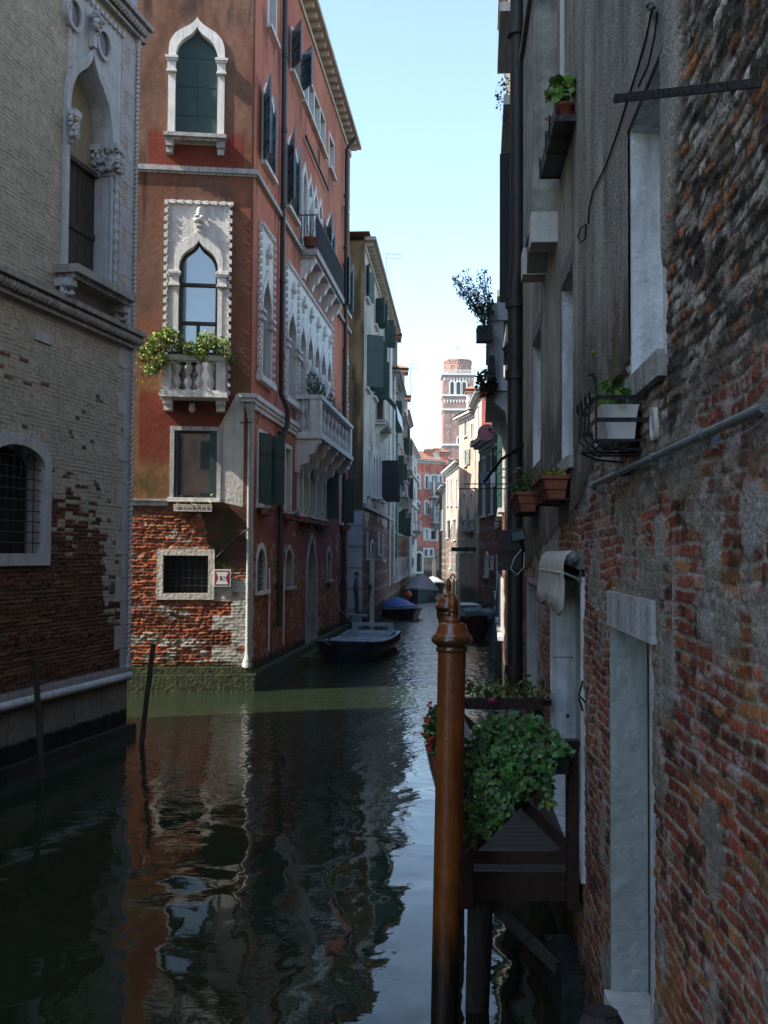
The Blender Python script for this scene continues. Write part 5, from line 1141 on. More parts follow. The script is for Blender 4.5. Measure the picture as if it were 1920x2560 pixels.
# tall open shutter and glazed sash above the balcony
b = MB(); q0 = EP(1250, 385, 15.6); q1 = EP(1290, 755, 15.6); wbox(b, (q0.x, 15.58, q1.z + .0), (q1.x, 15.64, q0.z)); b.build('tall_shutter', mat('blue_black_shutter', (.007, .009, .018), .6, var=.2, bump=.2), rE)
q0 = EP(1276, 300, 14.9); q1 = EP(1306, 610, 14.9); b = MB()
wbox(b, (q0.x, 14.88, q1.z), (q0.x + .03, 14.92, q0.z)); wbox(b, (q0.x, 14.88, q1.z), (q1.x, 14.92, q1.z + .05)); wbox(b, (q0.x, 14.88, q0.z - .05), (q1.x, 14.92, q0.z)); so = b.build('open_sash', mat('brown_sash', (.10, .075, .05), .6), rE)
b = MB(); wbox(b, (q0.x + .03, 14.895, q1.z + .05), (q1.x, 14.905, q0.z - .05)); b.build('pane', GLASS, so)
for z_, d_ in ((11.3, .3), (9.9, .24)): b = MB(); FE.box(b, Lr - 2.6, Lr - .6, z_, z_ + .14, 0, d_); b.build('upper_sill', STONE, rE)
# E2: long shaded stretch
rE2, FE2 = house('shuttered_house', 'long shaded right bank house with dark green shutters and clothes rail', eF, eM, 9.2, plaster_fn((.24, .21, .18), (.12, .055, .04), 4.6, seed=171),
    wins=[dict(s0=s_, s1=s_ + .95, z0=z_, z1=z_ + hh, fill='dark', fw=.12, proud=.05, depth=.2, shut=sh if z_ > 4 else None) for s_, sh in ((1.2, (170, 10, .45)), (4.2, None), (8.0, (12, 172, .45)), (11.5, None), (14.3, (10, 10, .45))) for z_, hh in ((1.4, 1.2), (4.4, 1.9), (7.0, 1.7))], depth=7, cproj=.14)
# F: low house with the tiled eave and satellite dish
fN, fF = Vector((5.5, 50, 0)), Vector((5.2, 56.5, 0)); tmpF = Facade(fF, fN - fF); hF = tmpF.at(1240, 1080)[1] - .15
wl = [wr(tmpF, 1207, 1214, 1150, 1290, fill='dark', shut=(178, None, 1.0), **sw), wr(tmpF, 1228, 1236, 1140, 1285, fill='dark', shut=(175, 178, .9), **sw), wr(tmpF, 1215, 1221, 1385, 1440, kind='round', fill='dark', fw=.14, proud=.06, depth=.2), wr(tmpF, 1229, 1234, 1395, 1420, fill='dark', fw=.1, proud=.05, depth=.2)]
rF, FF_ = house('low_house', 'low brown house with a tiled eave and red satellite dish on the right bank', fF, fN, hF, plaster_fn((.24, .20, .15), (.19, .08, .055), 5.6, seed=181), wins=wl, depth=8, roofh=.35)
q = EP(1218, 1085, 50); b = MB(); lathe(b, (q.x, 50, q.z), [(.02, 0), (.2, .03), (.35, .09), (.45, .18)], 16, axis=(-.3, -1, .35)); b.build('satellite_dish', mat('dark_red_dish', (.13, .025, .03), .5), rF)
# link block behind E2 and F
fM = Vector((4.35, 39.6, 0))
rL, FL_ = house('dim_house', 'dim grey house between the shuttered house and the low tiled house', Vector((5.45, 49.8, 0)), Vector((4.4, 39.7, 0)), 7.4, plaster_fn((.20, .18, .16), (.14, .07, .05), 4.4, seed=176), wins=[dict(s0=s_, s1=s_ + .9, z0=z_, z1=z_ + 1.6, fill='dark', fw=.12, proud=.05, depth=.2) for s_ in (1.5, 4.5, 7.5) for z_ in (1.6, 4.6)], depth=7, roofh=.3, cproj=.2)
# G: tall house with sunlit canal face and red end wall
gN = at_y(1203, 1385, 72); gN.z = 0; gF = at_y(1186, 1385, 79); gF.z = 0; tmpG = Facade(gF, gN - gF); hG = at_y(1203, 982, 72).z
def fnRed(S, Z): n = fbm(S * .6, Z * .6, 191); n2 = fbm(S * 4, Z * 4, 192); return K(.52, .15, .12) * (.75 + .35 * n + .15 * n2)[:, None], S * 0
rG, FG = house('tall_peach_house', 'tall house with red end wall and cream canal face at the right', gF, gN, hG, plaster_fn((.54, .45, .36), (.24, .18, .13), 7, False, 193),
    wins=[wr(tmpG, 1188, 1191, 1130, 1220, fill='glass', fw=.15, proud=.06, depth=.2), wr(tmpG, 1196, 1199, 1020, 1090, fill='shutter', fw=.15, proud=.06, depth=.2), wr(tmpG, 1197, 1200, 1250, 1330, fill='dark', fw=.15, proud=.06, depth=.2)], depth=9, side_fn=fnRed)
# G2: peach house with white eave
a = at_y(1186, 1385, 80); a.z = 0; e = at_y(1147, 1385, 84.6); e.z = 0; tmpG = Facade(e, a - e); hG2 = tmpG.at(1148, 1050)[1]
fnP = plaster_fn((.58, .40, .30), (.30, .24, .19), 6.5, False, 201)
wl = [wr(tmpG, 1161, 1167, 1052, 1092, fill='glass', fw=.12, proud=.05, depth=.2), wr(tmpG, 1162, 1167, 1127, 1165, fill='dark', fw=.12, proud=.05, depth=.2, shut=(None, 178, 1.0), shm=mat('grey_green_shutter', (.22, .26, .23), .7)), wr(tmpG, 1178, 1182, 1060, 1100, fill='glass', fw=.12, proud=.05, depth=.2)]
wl += [wr(tmpG, u_, u_ + 6, 1230, 1320, kind='ogee', fill='dark', fw=.12, proud=.05, depth=.2) for u_ in (1158, 1176)] + [wr(tmpG, u_, u_ + 7, 1350, 1380, fill='dark', fw=.12, proud=.05, depth=.2) for u_ in (1153, 1174)]
rG2, FG2 = house('peach_house', 'sunlit peach house with white modillion eave below the bell tower', e, a, hG2, fnP, wins=wl, cor=STONE, depth=10)
q = at_y(1178, 1010, 84); chimney(rG2, (q.x, 84), hG2 + .5, 1.6, .7, STONE)
balustrade(FG2, rG2, FG2.s(1176) - .2, FG2.s(1186) - .2, FG2.at(1178, 1325)[1], FG2.at(1178, 1300)[1], .7, 5, 1, brackets=(FG2.s(1178),), bh=.5, m=STONED)
# I: lower cream house further along, its top lit
a = at_y(1149, 1385, 90); a.z = 0; e = at_y(1114, 1385, 103); e.z = 0; tmpI = Facade(e, a - e); hI = tmpI.at(1118, 1182)[1]
wl = [wr(tmpI, u_, u_ + 3, 1200, 1265, fill='glass', fw=.14, proud=.05, depth=.2) for u_ in (1118, 1127, 1140)] + [wr(tmpI, 1117, 1122, 1303, 1345, fill='dark', shut=(None, 178, 1.2), **sw), wr(tmpI, 1133, 1140, 1300, 1350, fill='shutter', shm=mat('black_shutter2', (.01, .012, .014), .6), **sw)] + [wr(tmpI, u_, u_ + 3, 1385, 1420, fill='dark', fw=.12, proud=.05, depth=.2) for u_ in (1125, 1141)]
rI, FI = house('cream_house', 'cream house with sunlit eave further along the right bank', e, a, hI, plaster_fn((.44, .37, .30), (.17, .11, .08), 6, True, 211), wins=wl, cor=STONE, depth=9)
# I2: dark shaded block with the overgrown corner, partly over the water
a = at_y(1113, 1385, 106); a.z = 0; e = at_y(1098, 1385, 120); e.z = 0
rI2, FI2 = house('dark_house', 'small dark house in shade against the distant red palace', e, a, at_y(1105, 1215, 106).z, plaster_fn((.10, .085, .07), (.09, .05, .04), 4, True, 221), wins=[dict(s0=3, s1=4.2, z0=6, z1=8, fill='dark', fw=.14, proud=.05, depth=.2), dict(s0=7, s1=8.2, z0=6, z1=8, fill='dark', fw=.14, proud=.05, depth=.2)], depth=9)
# buildings behind the right bank closing gaps to the sky below the tower
b = MB(); q = at_y(1108, 1385, 190); wbox(b, (q.x, 185, 0), (q.x + 60, 200, 16.5)); bb = tag(b.build('background_house', MP, None), 'plain red house block behind the right bank', 'house')
b = MB(); b.add([(q.x - .5, 184.5, 16.5), (q.x + 60, 184.5, 16.5), (q.x + 60, 200, 16.5), (q.x - .5, 200, 16.5), (q.x + 3, 192, 18.6), (q.x + 56, 192, 18.6)], [(0, 1, 5, 4), (2, 3, 4, 5), (1, 2, 5), (3, 0, 4), (3, 2, 1, 0)]); b.build('roof', TILE, bb)
# low jetties/house closing the left far side behind the white palace
b = MB(); wbox(b, (-70, 150, 0), (at_y(1024, 1385, 155).x, 175, 15)); tag(b.build('background_house', STONED, None), 'grey house mass behind the white palace', 'house')

# house across the water behind the viewer: its peach front is what the red palazzo's panes mirror
FP_ = None
rP, FP_ = house('peach_front_house', 'peach house across the canal behind the viewer', Vector((2.5, -17, 0)), Vector((-10, -16, 0)), 11.5, plaster_fn((.80, .50, .36), (.5, .32, .25), 3, False, 231), wins=[dict(s0=s_, s1=s_ + .9, z0=z_, z1=z_ + 1.9, fill='shutter', fw=.14, proud=.05, depth=.2) for s_ in (1.2, 3.6, 6.0, 8.4, 10.6) for z_ in (1.6, 5.2, 8.6)], ds=.15)
q = FP_.P(5.2, 0, -1); chimney(rP, (q.x, q.y), 11.6, 4.2, 1.0, MP)

haze_box(.0004)
# ================================================================== boats
def hull(mb, L, Wd, H, blunt=.5, sheer=.12, flare=.78, n=14, z0=-.15, bow_rake=.35, stern=.85):
    """open hull shell along +Y (bow at +Y end): returns gunwale points left and right"""
    lft, rgt = [], []; secs = []
    for i in range(n + 1):
        t = i / n; y = -L / 2 + L * t
        if t < .55: w_ = Wd / 2 * (stern + (1 - stern) * math.sin(t / .55 * math.pi / 2))
        else:
            q = (t - .55) / .45; w_ = Wd / 2 * max(blunt * .0 + (1 - q ** 2.4) * (1 - blunt) + blunt * (1 - q ** 9), .02)
        zt_ = H + sheer * (2 * t - .8) ** 2
        yb = y - bow_rake * max(0, t - .6) / .4
        secs.append([(-w_, y, zt_), (-w_ * .97, (y + yb) / 2, zt_ * .55), (-w_ * flare, yb, z0 * .2), (-w_ * flare * .6, yb, z0), (w_ * flare * .6, yb, z0), (w_ * flare, yb, z0 * .2), (w_ * .97, (y + yb) / 2, zt_ * .55), (w_, y, zt_)])
        lft.append((-w_, y, zt_)); rgt.append((w_, y, zt_))
    k = 8; vs_ = [p for s in secs for p in s]
    fs = [(i * k + j, i * k + j + 1, (i + 1) * k + j + 1, (i + 1) * k + j) for i in range(n) for j in range(k - 1)]
    mb.add(vs_, fs, True); mb.add(secs[0], [tuple(range(k))]); mb.add(secs[-1], [tuple(range(k))[::-1]])
    return lft, rgt
class Loc:
    """places local boat coordinates in the world"""
    def __init__(s, x, y, a): s.M = Matrix.Translation((x, y, 0)) @ Matrix.Rotation(a, 4, 'Z')
    def put(s, mb):
        mb.v = [tuple(s.M @ Vector(p)) for p in mb.v]; return mb
HB = mat('dark_blue_hull', (.012, .022, .055), .35, var=.2, scale=3, bump=.03, coat=.3)
GEL = mat('pale_blue_gelcoat', (.27, .33, .39), .45, var=.12, scale=4, bump=.04)
def boat_open(name, label, x, y, a, L, Wd, H, hm, dm):
    T = Loc(x, y, a); r = thing(name, (x, y, 0), label, 'boat')
    b = MB(); l_, r_ = hull(b, L, Wd, H, blunt=.75, stern=.88); T.put(b).build('hull', hm, r)
    b = MB(); pts = l_ + r_[::-1]; inn = [(p[0] * .86, p[1] * .97, p[2] + .02) for p in pts]
    n = len(pts); b.add([(p[0], p[1], p[2] + .02) for p in pts] + inn + [(p[0] * .70, p[1] * .80, .16) for p in pts], [(i, (i + 1) % n, n + (i + 1) % n, n + i) for i in range(n)] + [(n + i, n + (i + 1) % n, 2 * n + (i + 1) % n, 2 * n + i) for i in range(n)] + [tuple(range(2 * n, 3 * n))])
    T.put(b).build('gunwale', dm, r)
    # bow deck
    b = MB(); q = [(p[0] * .9, p[1] * .985, p[2] + .035) for p in pts if p[1] > L * .12]; b.add(q, [tuple(range(len(q)))[::-1]]); yb = L * .13
    wbox(b, (-Wd * .42, yb - .03, .15), (Wd * .42, yb, H + .02)); T.put(b).build('bow_deck', dm, r)
    b = MB(); wbox(b, (-Wd * .40, -L * .02, .3), (Wd * .40, L * .03, H - .05)); wbox(b, (-Wd * .40, -L * .3, .3), (Wd * .40, -L * .2, H - .08)); T.put(b).build('thwart', dm, r)
    b = MB()   # raised coaming at the stern with a long slot
    Wc = Wd * .42; pr = [(-Wc, H), (-Wc * .86, H + .42), (Wc * .86, H + .42), (Wc, H)]; pi = [(-Wc * .7, H + .05), (-Wc * .66, H + .3), (Wc * .66, H + .3), (Wc * .7, H + .05)]
    y0 = -L * .36; vs_ = [(px, y0, pz) for px, pz in pr] + [(px, y0, pz) for px, pz in pi] + [(px, y0 - .08, pz) for px, pz in pr] + [(px, y0 - .08, pz) for px, pz in pi]
    fs = []
    for i in range(4):
        j = (i + 1) % 4; fs += [(i, j, 4 + j, 4 + i), (8 + j, 8 + i, 12 + i, 12 + j), (i, 8 + i, 8 + j, j), (4 + i, 4 + j, 12 + j, 12 + i)]
    b.add(vs_, fs); bar(b, (-Wc, y0, H + .1), (-Wc, y0 + 1.1, H + .02), .05, .16); bar(b, (Wc, y0, H + .1), (Wc, y0 + 1.1, H + .02), .05, .16)
    T.put(b).build('coaming', dm, r)
    for px, py in ((-Wd * .36, L * .28), (Wd * .36, L * .2), (0, L * .44)):
        b = MB(); lathe(b, (px, py, H + .03), [(.05, 0), (.04, .06), (.06, .1)], 8); T.put(b).build('cleat', IRON, r)
    b = MB(); tube(b, [T.M @ Vector((p[0] * 1.02, p[1] * 1.005, p[2] - .02)) for p in l_ + r_[::-1]], .035, 6); b.build('rubbing_strake', IRON, r)
    return r
boat_open('motor_boat', 'blue and white open motor boat moored beside the red palazzo', -.80, 34.0, R(180 - 12), 5.8, 1.9, .5, HB, GEL)
def boat_cover(name, label, x, y, a, L, Wd, H, hm, cm, peak=.6, rm=None):
    T = Loc(x, y, a); r = thing(name, (x, y, 0), label, 'boat')
    b = MB(); l_, r_ = hull(b, L, Wd, H, blunt=.25); T.put(b).build('hull', hm, r)
    b = MB(); n = len(l_); vs_ = []
    for i, (p, q) in enumerate(zip(l_, r_)):
        t = i / (n - 1); pk = H + peak * math.sin(math.pi * min(1, t * 1.15 + .12)) ** .7 if t < .8 else H + peak * .45 * (1 - t) / .2
        for f in (-1.03, -.8, -.4, 0, .4, .8, 1.03):
            zz = p[2] - .06 if abs(f) > 1 else p[2] + (pk - p[2] + .05) * (1 - abs(f) ** 1.6) + random.uniform(-.02, .02); vs_.append((abs(p[0]) * f, p[1], zz))
    b.add(vs_, [(i * 7 + j, i * 7 + j + 1, (i + 1) * 7 + j + 1, (i + 1) * 7 + j) for i in range(n - 1) for j in range(6)], True)
    b.add(vs_[:7], [tuple(range(7))]); T.put(b).build('tarpaulin', cm, r)
    b = MB(); tube(b, [T.M @ Vector((p[0] * 1.02, p[1], p[2] - .1)) for p in l_ + r_[::-1]], .06, 6); b.build('rubbing_strake', rm or GEL, r)
    return r
boat_cover('covered_boat', 'small boat under a bright blue tarpaulin on the left of the canal', .98, 55.2, R(180 + 14), 4.8, 1.65, .5, HB, mat('blue_tarpaulin', (.025, .11, .38), .6, var=.25, bump=.8, bscale=3), .42)
boat_cover('covered_boat', 'larger boat under a grey tarpaulin behind the blue covered one', 2.75, 76, R(180 - 6), 6.5, 2.4, .75, mat('grey_hull', (.10, .12, .12), .5), mat('grey_tarpaulin', (.20, .20, .22), .8, var=.2, bump=.8, bscale=3), 1.1, mat('grey_hull', (.1, .1, .1)))
boat_cover('covered_boat', 'distant dark boat with pale top behind the grey covered boat', 4.6, 96, R(180), 6, 2.2, .7, HB, mat('pale_cover', (.40, .40, .40), .8), .5)
b = MB(); q = at_y(1020, 1484, 58); blob(b, (q.x, 58, q.z - .05), .2, .2, .22, 3, .0, 14, 10); q2 = (q.x, 58, 0)
lathe(b, (q.x, 58, .25), [(.02, 0), (.02, q.z - .3)], 6); tag(b.build('buoy', mat('orange_buoy', (.50, .07, .01), .5, var=.1)), 'round orange buoy above the blue tarpaulin boat', 'buoy')
# dark red work boat on the right bank
T = Loc(3.45, 44.0, R(180 + 5)); r = thing('work_boat', (3.45, 44, 0), 'dark red work boat with bundled sheets moored on the right bank', 'boat')
b = MB(); l_, r_ = hull(b, 7, 1.7, .75, blunt=.3); T.put(b).build('hull', mat('dark_red_hull', (.06, .008, .012), .5, var=.2), r)
b = MB(); pts = l_ + r_[::-1]; b.add([(p[0] * .97, p[1], p[2]) for p in pts], [tuple(range(len(pts)))]); T.put(b).build('deck', WOODD, r)
b = MB(); wbox(b, (-.55, -1.4, .8), (.5, .6, 1.15)); wbox(b, (-.6, -1.5, 1.15), (.55, .7, 1.2)); T.put(b).build('cabin', GEL, r)
b = MB(); blob(b, (-.1, 2.2, .95), .55, .6, .22, 4, .3, 12, 8); blob(b, (-.5, 2.7, .9), .3, .4, .25, 5, .3, 12, 8); T.put(b).build('bundled_sheet', mat('grey_blue_sheet', (.16, .22, .25), .9, var=.3), r)

# ================================================================== stakes and posts
def stake(name, label, cat, p0, p1, r0, m, n=9, wob=.01, group=None):
    b = MB(); p0 = Vector(p0); p1 = Vector(p1); rnd = random.Random(label); pts = []
    for i in range(9):
        t = i / 8; pts.append(p0.lerp(p1, t) + Vector((rnd.uniform(-wob, wob), rnd.uniform(-wob, wob), 0)))
    tube(b, pts, [r0 * (1 - .15 * i / 8) * rnd.uniform(.93, 1.07) for i in range(9)], n)
    o = b.build(name, m); return tag(o, label, cat, group)
bs = ground(340, 1862); tp = at_y(384, 1610, bs.y); stake('mooring_stake', 'thin leaning wooden stake between the two palaces', 'stake', bs + Vector((.05, 0, -.5)) - (tp - bs) * .2, tp, .05, WOODOLD)
bs = ground(104, 1946); tp = at_y(87, 1642, bs.y); stake('mooring_stake', 'thin upright stake in front of the pale brick palace base', 'stake', bs - (tp - bs) * .2, tp, .05, WOODOLD)
tp = at_y(1256, 1415, 33); bs = at_y(1232, 1650, 33); stake('blue_post', 'faded blue mooring post leaning beside the right bank wall', 'post', (bs.x, 33, -.5), tp, .13, mat('faded_blue_paint', (.05, .09, .13), .7, var=.3, bump=.3))
tp = at_y(1268, 1470, 30); bs = at_y(1243, 1640, 30); stake('mooring_post', 'brown wooden post right of the blue post', 'post', (bs.x, 30, -.5), tp, .12, WOODOLD)
tp = at_y(885, 1500, 50); stake('mooring_post', 'dark old wooden post behind the standing man', 'post', (at_y(893, 1385, 47).x, 47, -.5), (at_y(925, 1480, 47).x, 47, 1.9), .12, WOODOLD)
tp = at_y(940, 1475, 52); stake('mooring_post', 'dark thin post near the blue covered boat', 'post', (at_y(938, 1385, 52).x, 52, -.5), (at_y(938, 1470, 52).x, 52, 1.8), .1, WOODOLD)
b = MB(); q = at_y(1085, 1395, 138); lathe(b, (q.x, 138, -.3), [(.25, 0), (.25, q.z - .4), (.12, q.z + .1), (.02, q.z + .3)], 10); tag(b.build('striped_pole', mat('cream_striped_pole', (.62, .50, .36), .6, var=.2, grain=(1, 1, 3), streak=.9, dirt=(.35, .10, .03))), 'pale striped mooring pole in front of the distant red palace', 'pole')
# thick timber pile at the lower right corner
bo = thing('timber_bollard', (1.19, 5.6, 0), 'dark square topped timber pile at the bottom right corner', 'post')
b = MB(); lathe(b, (1.17, 5.6, -.8), [(.135, 0), (.13, 1.55), (.12, 1.62), (.085, 1.68)], 8, smooth=False); b.build('pile', WOODOLD, bo)
b = MB(); lathe(b, (1.17, 5.6, .86), [(.09, 0), (.088, .025)], 8, smooth=False); b.build('cap', WOODD, bo)

# ================================================================== varnished mooring poles
def paline(label, x, y, lean=0.0):
    r = thing('varnished_pole', (x, y, 0), label, 'mooring pole', 'varnished mooring poles by the landing stage')
    X = lambda z: x + lean * z
    b = MB(); tube(b, [(X(z), y, z) for z in (-1.0, 0, .70, 1.2, 1.8, 2.66)], [.090, .092, .093, .094, .0945, .095], 24); b.build('shaft', VARNW, r)
    b = MB(); lathe(b, (X(2.66), y, 2.64), [(.096, 0), (.108, .006), (.109, .028), (.101, .034), (.104, .040), (.120, .052), (.136, .066), (.142, .082), (.140, .096), (.130, .106)], 32); b.build('moulded_collar', mat('dark_olive_varnish', (.085, .040, .010), .25, var=.5, scale=12, bump=.1, coat=.7), r)
    b = MB(); lathe(b, (X(2.75), y, 2.74), [(.130, 0), (.133, .006), (.130, .014), (.118, .020), (.110, .032), (.103, .055), (.096, .078), (.088, .092), (.072, .098), (.052, .100), (.050, .104), (.055, .110), (.055, .122), (.044, .130), (.022, .136), (.018, .15), (.018, .17)], 32)
    b.build('turned_head', VARNR, r)
    b = MB(); lathe(b, (X(2.9), y, 2.905), [(.018, 0), (.028, .01), (.030, .018), (.024, .026), (.028, .036), (.032, .055), (.029, .085), (.019, .115), (.010, .138)], 20); b.build('teardrop_finial', VARN, r)
    return r
YP = 7.05; p_ = at_y(1130, 1600, YP); pb = at_y(1110, 2590, YP); ln = (p_.x - pb.x) / (p_.z - pb.z); x0 = pb.x
paline('nearest varnished orange mooring pole at the landing stage', x0, YP, ln)
p_ = at_y(1119, 1530, 11.3); paline('farther varnished orange mooring pole hidden behind the nearest', p_.x - .02, 11.3, 0.01)
for (u_, v_, u2, Y, lb) in ((1135, 1443, 1133, 9.7, 'grey iron rod with curled top, left of its twin'), (1149, 1458, 1147, 9.3, 'grey iron rod with curled top, right of its twin')):
    tp = at_y(u_, v_ + 4, Y); b = MB(); bar(b, (at_y(u2, v_, Y).x - .02, Y, .9), (tp.x, Y, tp.z), .036, .015)
    tube(b, [(tp.x - .012 + .02 * math.cos(a), Y, tp.z + .018 + .022 * math.sin(a)) for a in np.linspace(-.6, 4.2, 12)], .008, 5)
    tag(b.build('curled_rod', mat('weathered_grey_iron', (.13, .12, .10), .7, var=.3)), lb, 'rod', 'curled iron rods of the landing stage')

# ================================================================== landing stage
ds_ = thing('landing_stage', (1.05, 7.6, 0), 'dark brown timber landing stage with crossed railing at the door', 'jetty')
XL, YF, YB, ZD = .62, 7.62, 9.6, 1.02
def xw(Y): return XD(Y) - .03
b = MB(); n = 16
for i in range(n):
    y = YF + (YB - YF) * i / n; wbox(b, (XL, y + .004, ZD - .035), (xw(y) , y + (YB - YF) / n - .006, ZD))
b.build('deck_boards', mat('worn_deck_boards', (.045, .028, .022), .6, var=.35, scale=6, bump=.4, grain=(2, 30, 30), streak=.4), ds_)
for (a_, c_, nm) in (((XL - .02, YF - .06, ZD - .21), (xw(YF), YF - .003, ZD - .002), 'fascia'), ((XL - .06, YF, ZD - .21), (XL - .003, YB, ZD - .002), 'fascia'), ((XL, YF + .9, ZD - .2), (xw(YF), YF + .98, ZD - .04), 'joist')):
    b = MB(); wbox(b, a_, c_); b.build(nm, WOODD, ds_)
def post(x, y, z0_, z1_, w_=.085): b = MB(); wbox(b, (x - w_ / 2, y - w_ / 2, z0_), (x + w_ / 2, y + w_ / 2, z1_)); b.build('post', WOODD, ds_)
xr = at_y(1430, 2000, YF - .1).x; zr = at_y(1430, 1860, YF).z; xl = at_y(1168, 2000, YF - .1).x
post(xr, YF - .11, ZD - .24, zr); post(xl, YF - .11, ZD - .24, zr); post(xl, YB, ZD - .24, zr); post(xw(YB) - .12, YB, ZD - .02, zr)
def rail_(p, q, w_=.07, h_=.05, nm='rail'): b = MB(); bar(b, p, q, w_, h_); b.build(nm, WOODD, ds_)
yR_ = YF - .11; rail_((xl, yR_, zr + .026), (xw(yR_) + .0, yR_, zr + .026), .10, .05); rail_((xl + .045, yR_, ZD + .12), (xr - .045, yR_, ZD + .12), .05, .09)
rail_((xl + .045, yR_ - .004, ZD + .19), (xr - .045, yR_ - .004, zr - .05), .035, .075, 'cross_brace'); rail_((xl + .045, yR_ + .034, zr - .05), (xr - .045, yR_ + .034, ZD + .19), .035, .075, 'cross_brace')
rail_((xl, YB, zr + .026), (xw(YB), YB, zr + .026), .10, .05); rail_((xl + .04, YB, ZD + .12), (xw(YB) - .16, YB, ZD + .12), .05, .08); rail_((xl + .05, YB, ZD + .2), (xw(YB) - .2, YB, zr - .05), .035, .07, 'cross_brace'); rail_((xl + .05, YB + .036, zr - .05), (xw(YB) - .2, YB + .036, ZD + .2), .035, .07, 'cross_brace')
rail_((xl, yR_ + .05, zr + .026), (xl, YB - .05, zr + .026), .10, .05); rail_((xl, yR_ + .05, ZD + .12), (xl, YB - .05, ZD + .12), .05, .08)
b = MB(); q = at_y(1195, 2300, YF + .05); tube(b, [(q.x + .0, YF + .05, -.9), (q.x - .005, YF + .05, .0), (q.x + .012, YF + .05, .5), (q.x + .02, YF + .05, ZD - .04)], [.085, .088, .095, .095], 10); b.build('pile', WOODOLD, ds_)
b = MB(); tube(b, [(xl + .05, YB - .1, -.9), (xl + .05, YB - .1, ZD - .04)], .09, 10); b.build('pile', WOODOLD, ds_)
b = MB(); bar(b, (q.x + .1, YF + .05, ZD - .26), (xw(YF) + .02, YF + .06, .15), .06, .09); b.build('under_brace', WOODOLD, ds_)
b = MB(); wbox(b, (xw(YF) - .15, YF - .2, -.3), (xw(YF) + .05, YF + .6, .34)); b.build('footing_stone', WETDARK, ds_)

# ivy planter on the front rail
def pt(u, v, Y): return at_y(u, v, Y)
iv = thing('ivy_planter', (1.05, 7.45, 1.8), 'bushy green ivy spilling from a dark trough on the front railing', 'planter')
b = MB(); q0 = pt(1195, 1880, 7.42); q1 = pt(1416, 1880, 7.42); zt_, zb_ = pt(1400, 1872, 7.42).z, pt(1400, 1930, 7.42).z
wbox(b, (q0.x, 7.34, zb_), (q1.x, 7.50, zt_)); wbox(b, (q0.x - .012, 7.328, zt_ - .02), (q1.x + .012, 7.512, zt_ + .005)); b.build('trough', mat('dark_green_trough', (.010, .022, .020), .5, var=.2), iv)
b = MB(); wbox(b, (q0.x + .02, 7.36, zt_ - .03), (q1.x - .02, 7.48, zt_ - .004)); 
poly = [(1160, 2075), (1148, 1990), (1155, 1905), (1170, 1850), (1205, 1800), (1250, 1790), (1300, 1785), (1345, 1790), (1365, 1818), (1405, 1835), (1425, 1862), (1432, 1880), (1395, 1890), (1375, 1925), (1380, 1990), (1366, 2000), (1350, 1950), (1310, 1975), (1280, 2010), (1250, 2040), (1235, 2075), (1210, 2085), (1190, 2080)]
P2 = [(pt(u, v, 7.35).x, pt(u, v, 7.35).z) for u, v in poly]
rnd = random.Random(11); xs = [p[0] for p in P2]; zs_l = [p[1] for p in P2]; pts = []
while len(pts) < 1500:
    x, z = rnd.uniform(min(xs) - .01, max(xs)), rnd.uniform(min(zs_l), max(zs_l))
    if inside(P2, np.array([x]), np.array([z]))[0]:
        cz = (z - min(zs_l)) / (max(zs_l) - min(zs_l)); bulge = .10 + .12 * math.sin(math.pi * min(1, max(0, cz)) ** .8) + .05 * math.sin(x * 23 + z * 17)
        pts.append((x, 7.42 - bulge * rnd.random() ** .35 + (.12 * rnd.random() if cz > .75 else 0), z + rnd.uniform(-.02, .02)))
b = MB(); leaves(b, pts, .042, 5, 'ivy', flat=(-.1, -1, .55)); b.build('ivy', IVYM, iv)
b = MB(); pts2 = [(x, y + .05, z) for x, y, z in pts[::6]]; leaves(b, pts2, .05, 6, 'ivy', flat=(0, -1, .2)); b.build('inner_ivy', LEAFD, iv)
b = MB()
for (ua, va, ub, vb) in ((1170, 2050, 1145, 2080), (1200, 2075, 1152, 2140), (1180, 2000, 1150, 2030), (1215, 2080, 1200, 2095), (1380, 1990, 1384, 2012)):
    q0, q1 = pt(ua, va, 7.3), pt(ub, vb, 7.25); m_ = (q0 + q1) / 2 + Vector((.02, 0, -.015)); tube(b, [q0, m_, q1], .0022, 4)
for (ua, va, vb_) in ((1162, 2040, 2110), (1185, 2070, 2120), (1222, 2060, 2105), (1255, 2030, 2075), (1352, 1960, 2020), (1374, 1950, 2030), (1318, 1960, 2000)):
    for kk in range(12): q_ = pt(ua + rnd.uniform(-5, 5), va + (vb_ - va) * kk / 11, 7.28); pts.append((q_.x, q_.y, q_.z))
b2 = MB(); leaves(b2, pts[-84:], .034, 15, 'ivy', flat=(-.1, -1, .4)); b2.build('trailing_ivy', IVYM, iv)
b.build('trailing_stems', mat('pale_stem', (.16, .15, .09), .8), iv)
b = MB(); leaves(b, [tuple(pt(u, v, 7.27) + Vector((rnd.uniform(-.015, .015), 0, rnd.uniform(-.02, .02)))) for u, v in ((1145, 2075), (1150, 2085), (1143, 2068), (1384, 2012), (1370, 2010), (1392, 2008), (1152, 2090))], .035, 7, 'ivy', flat=(0, -1, .3)); b.build('loose_leaves', LEAFY, iv)
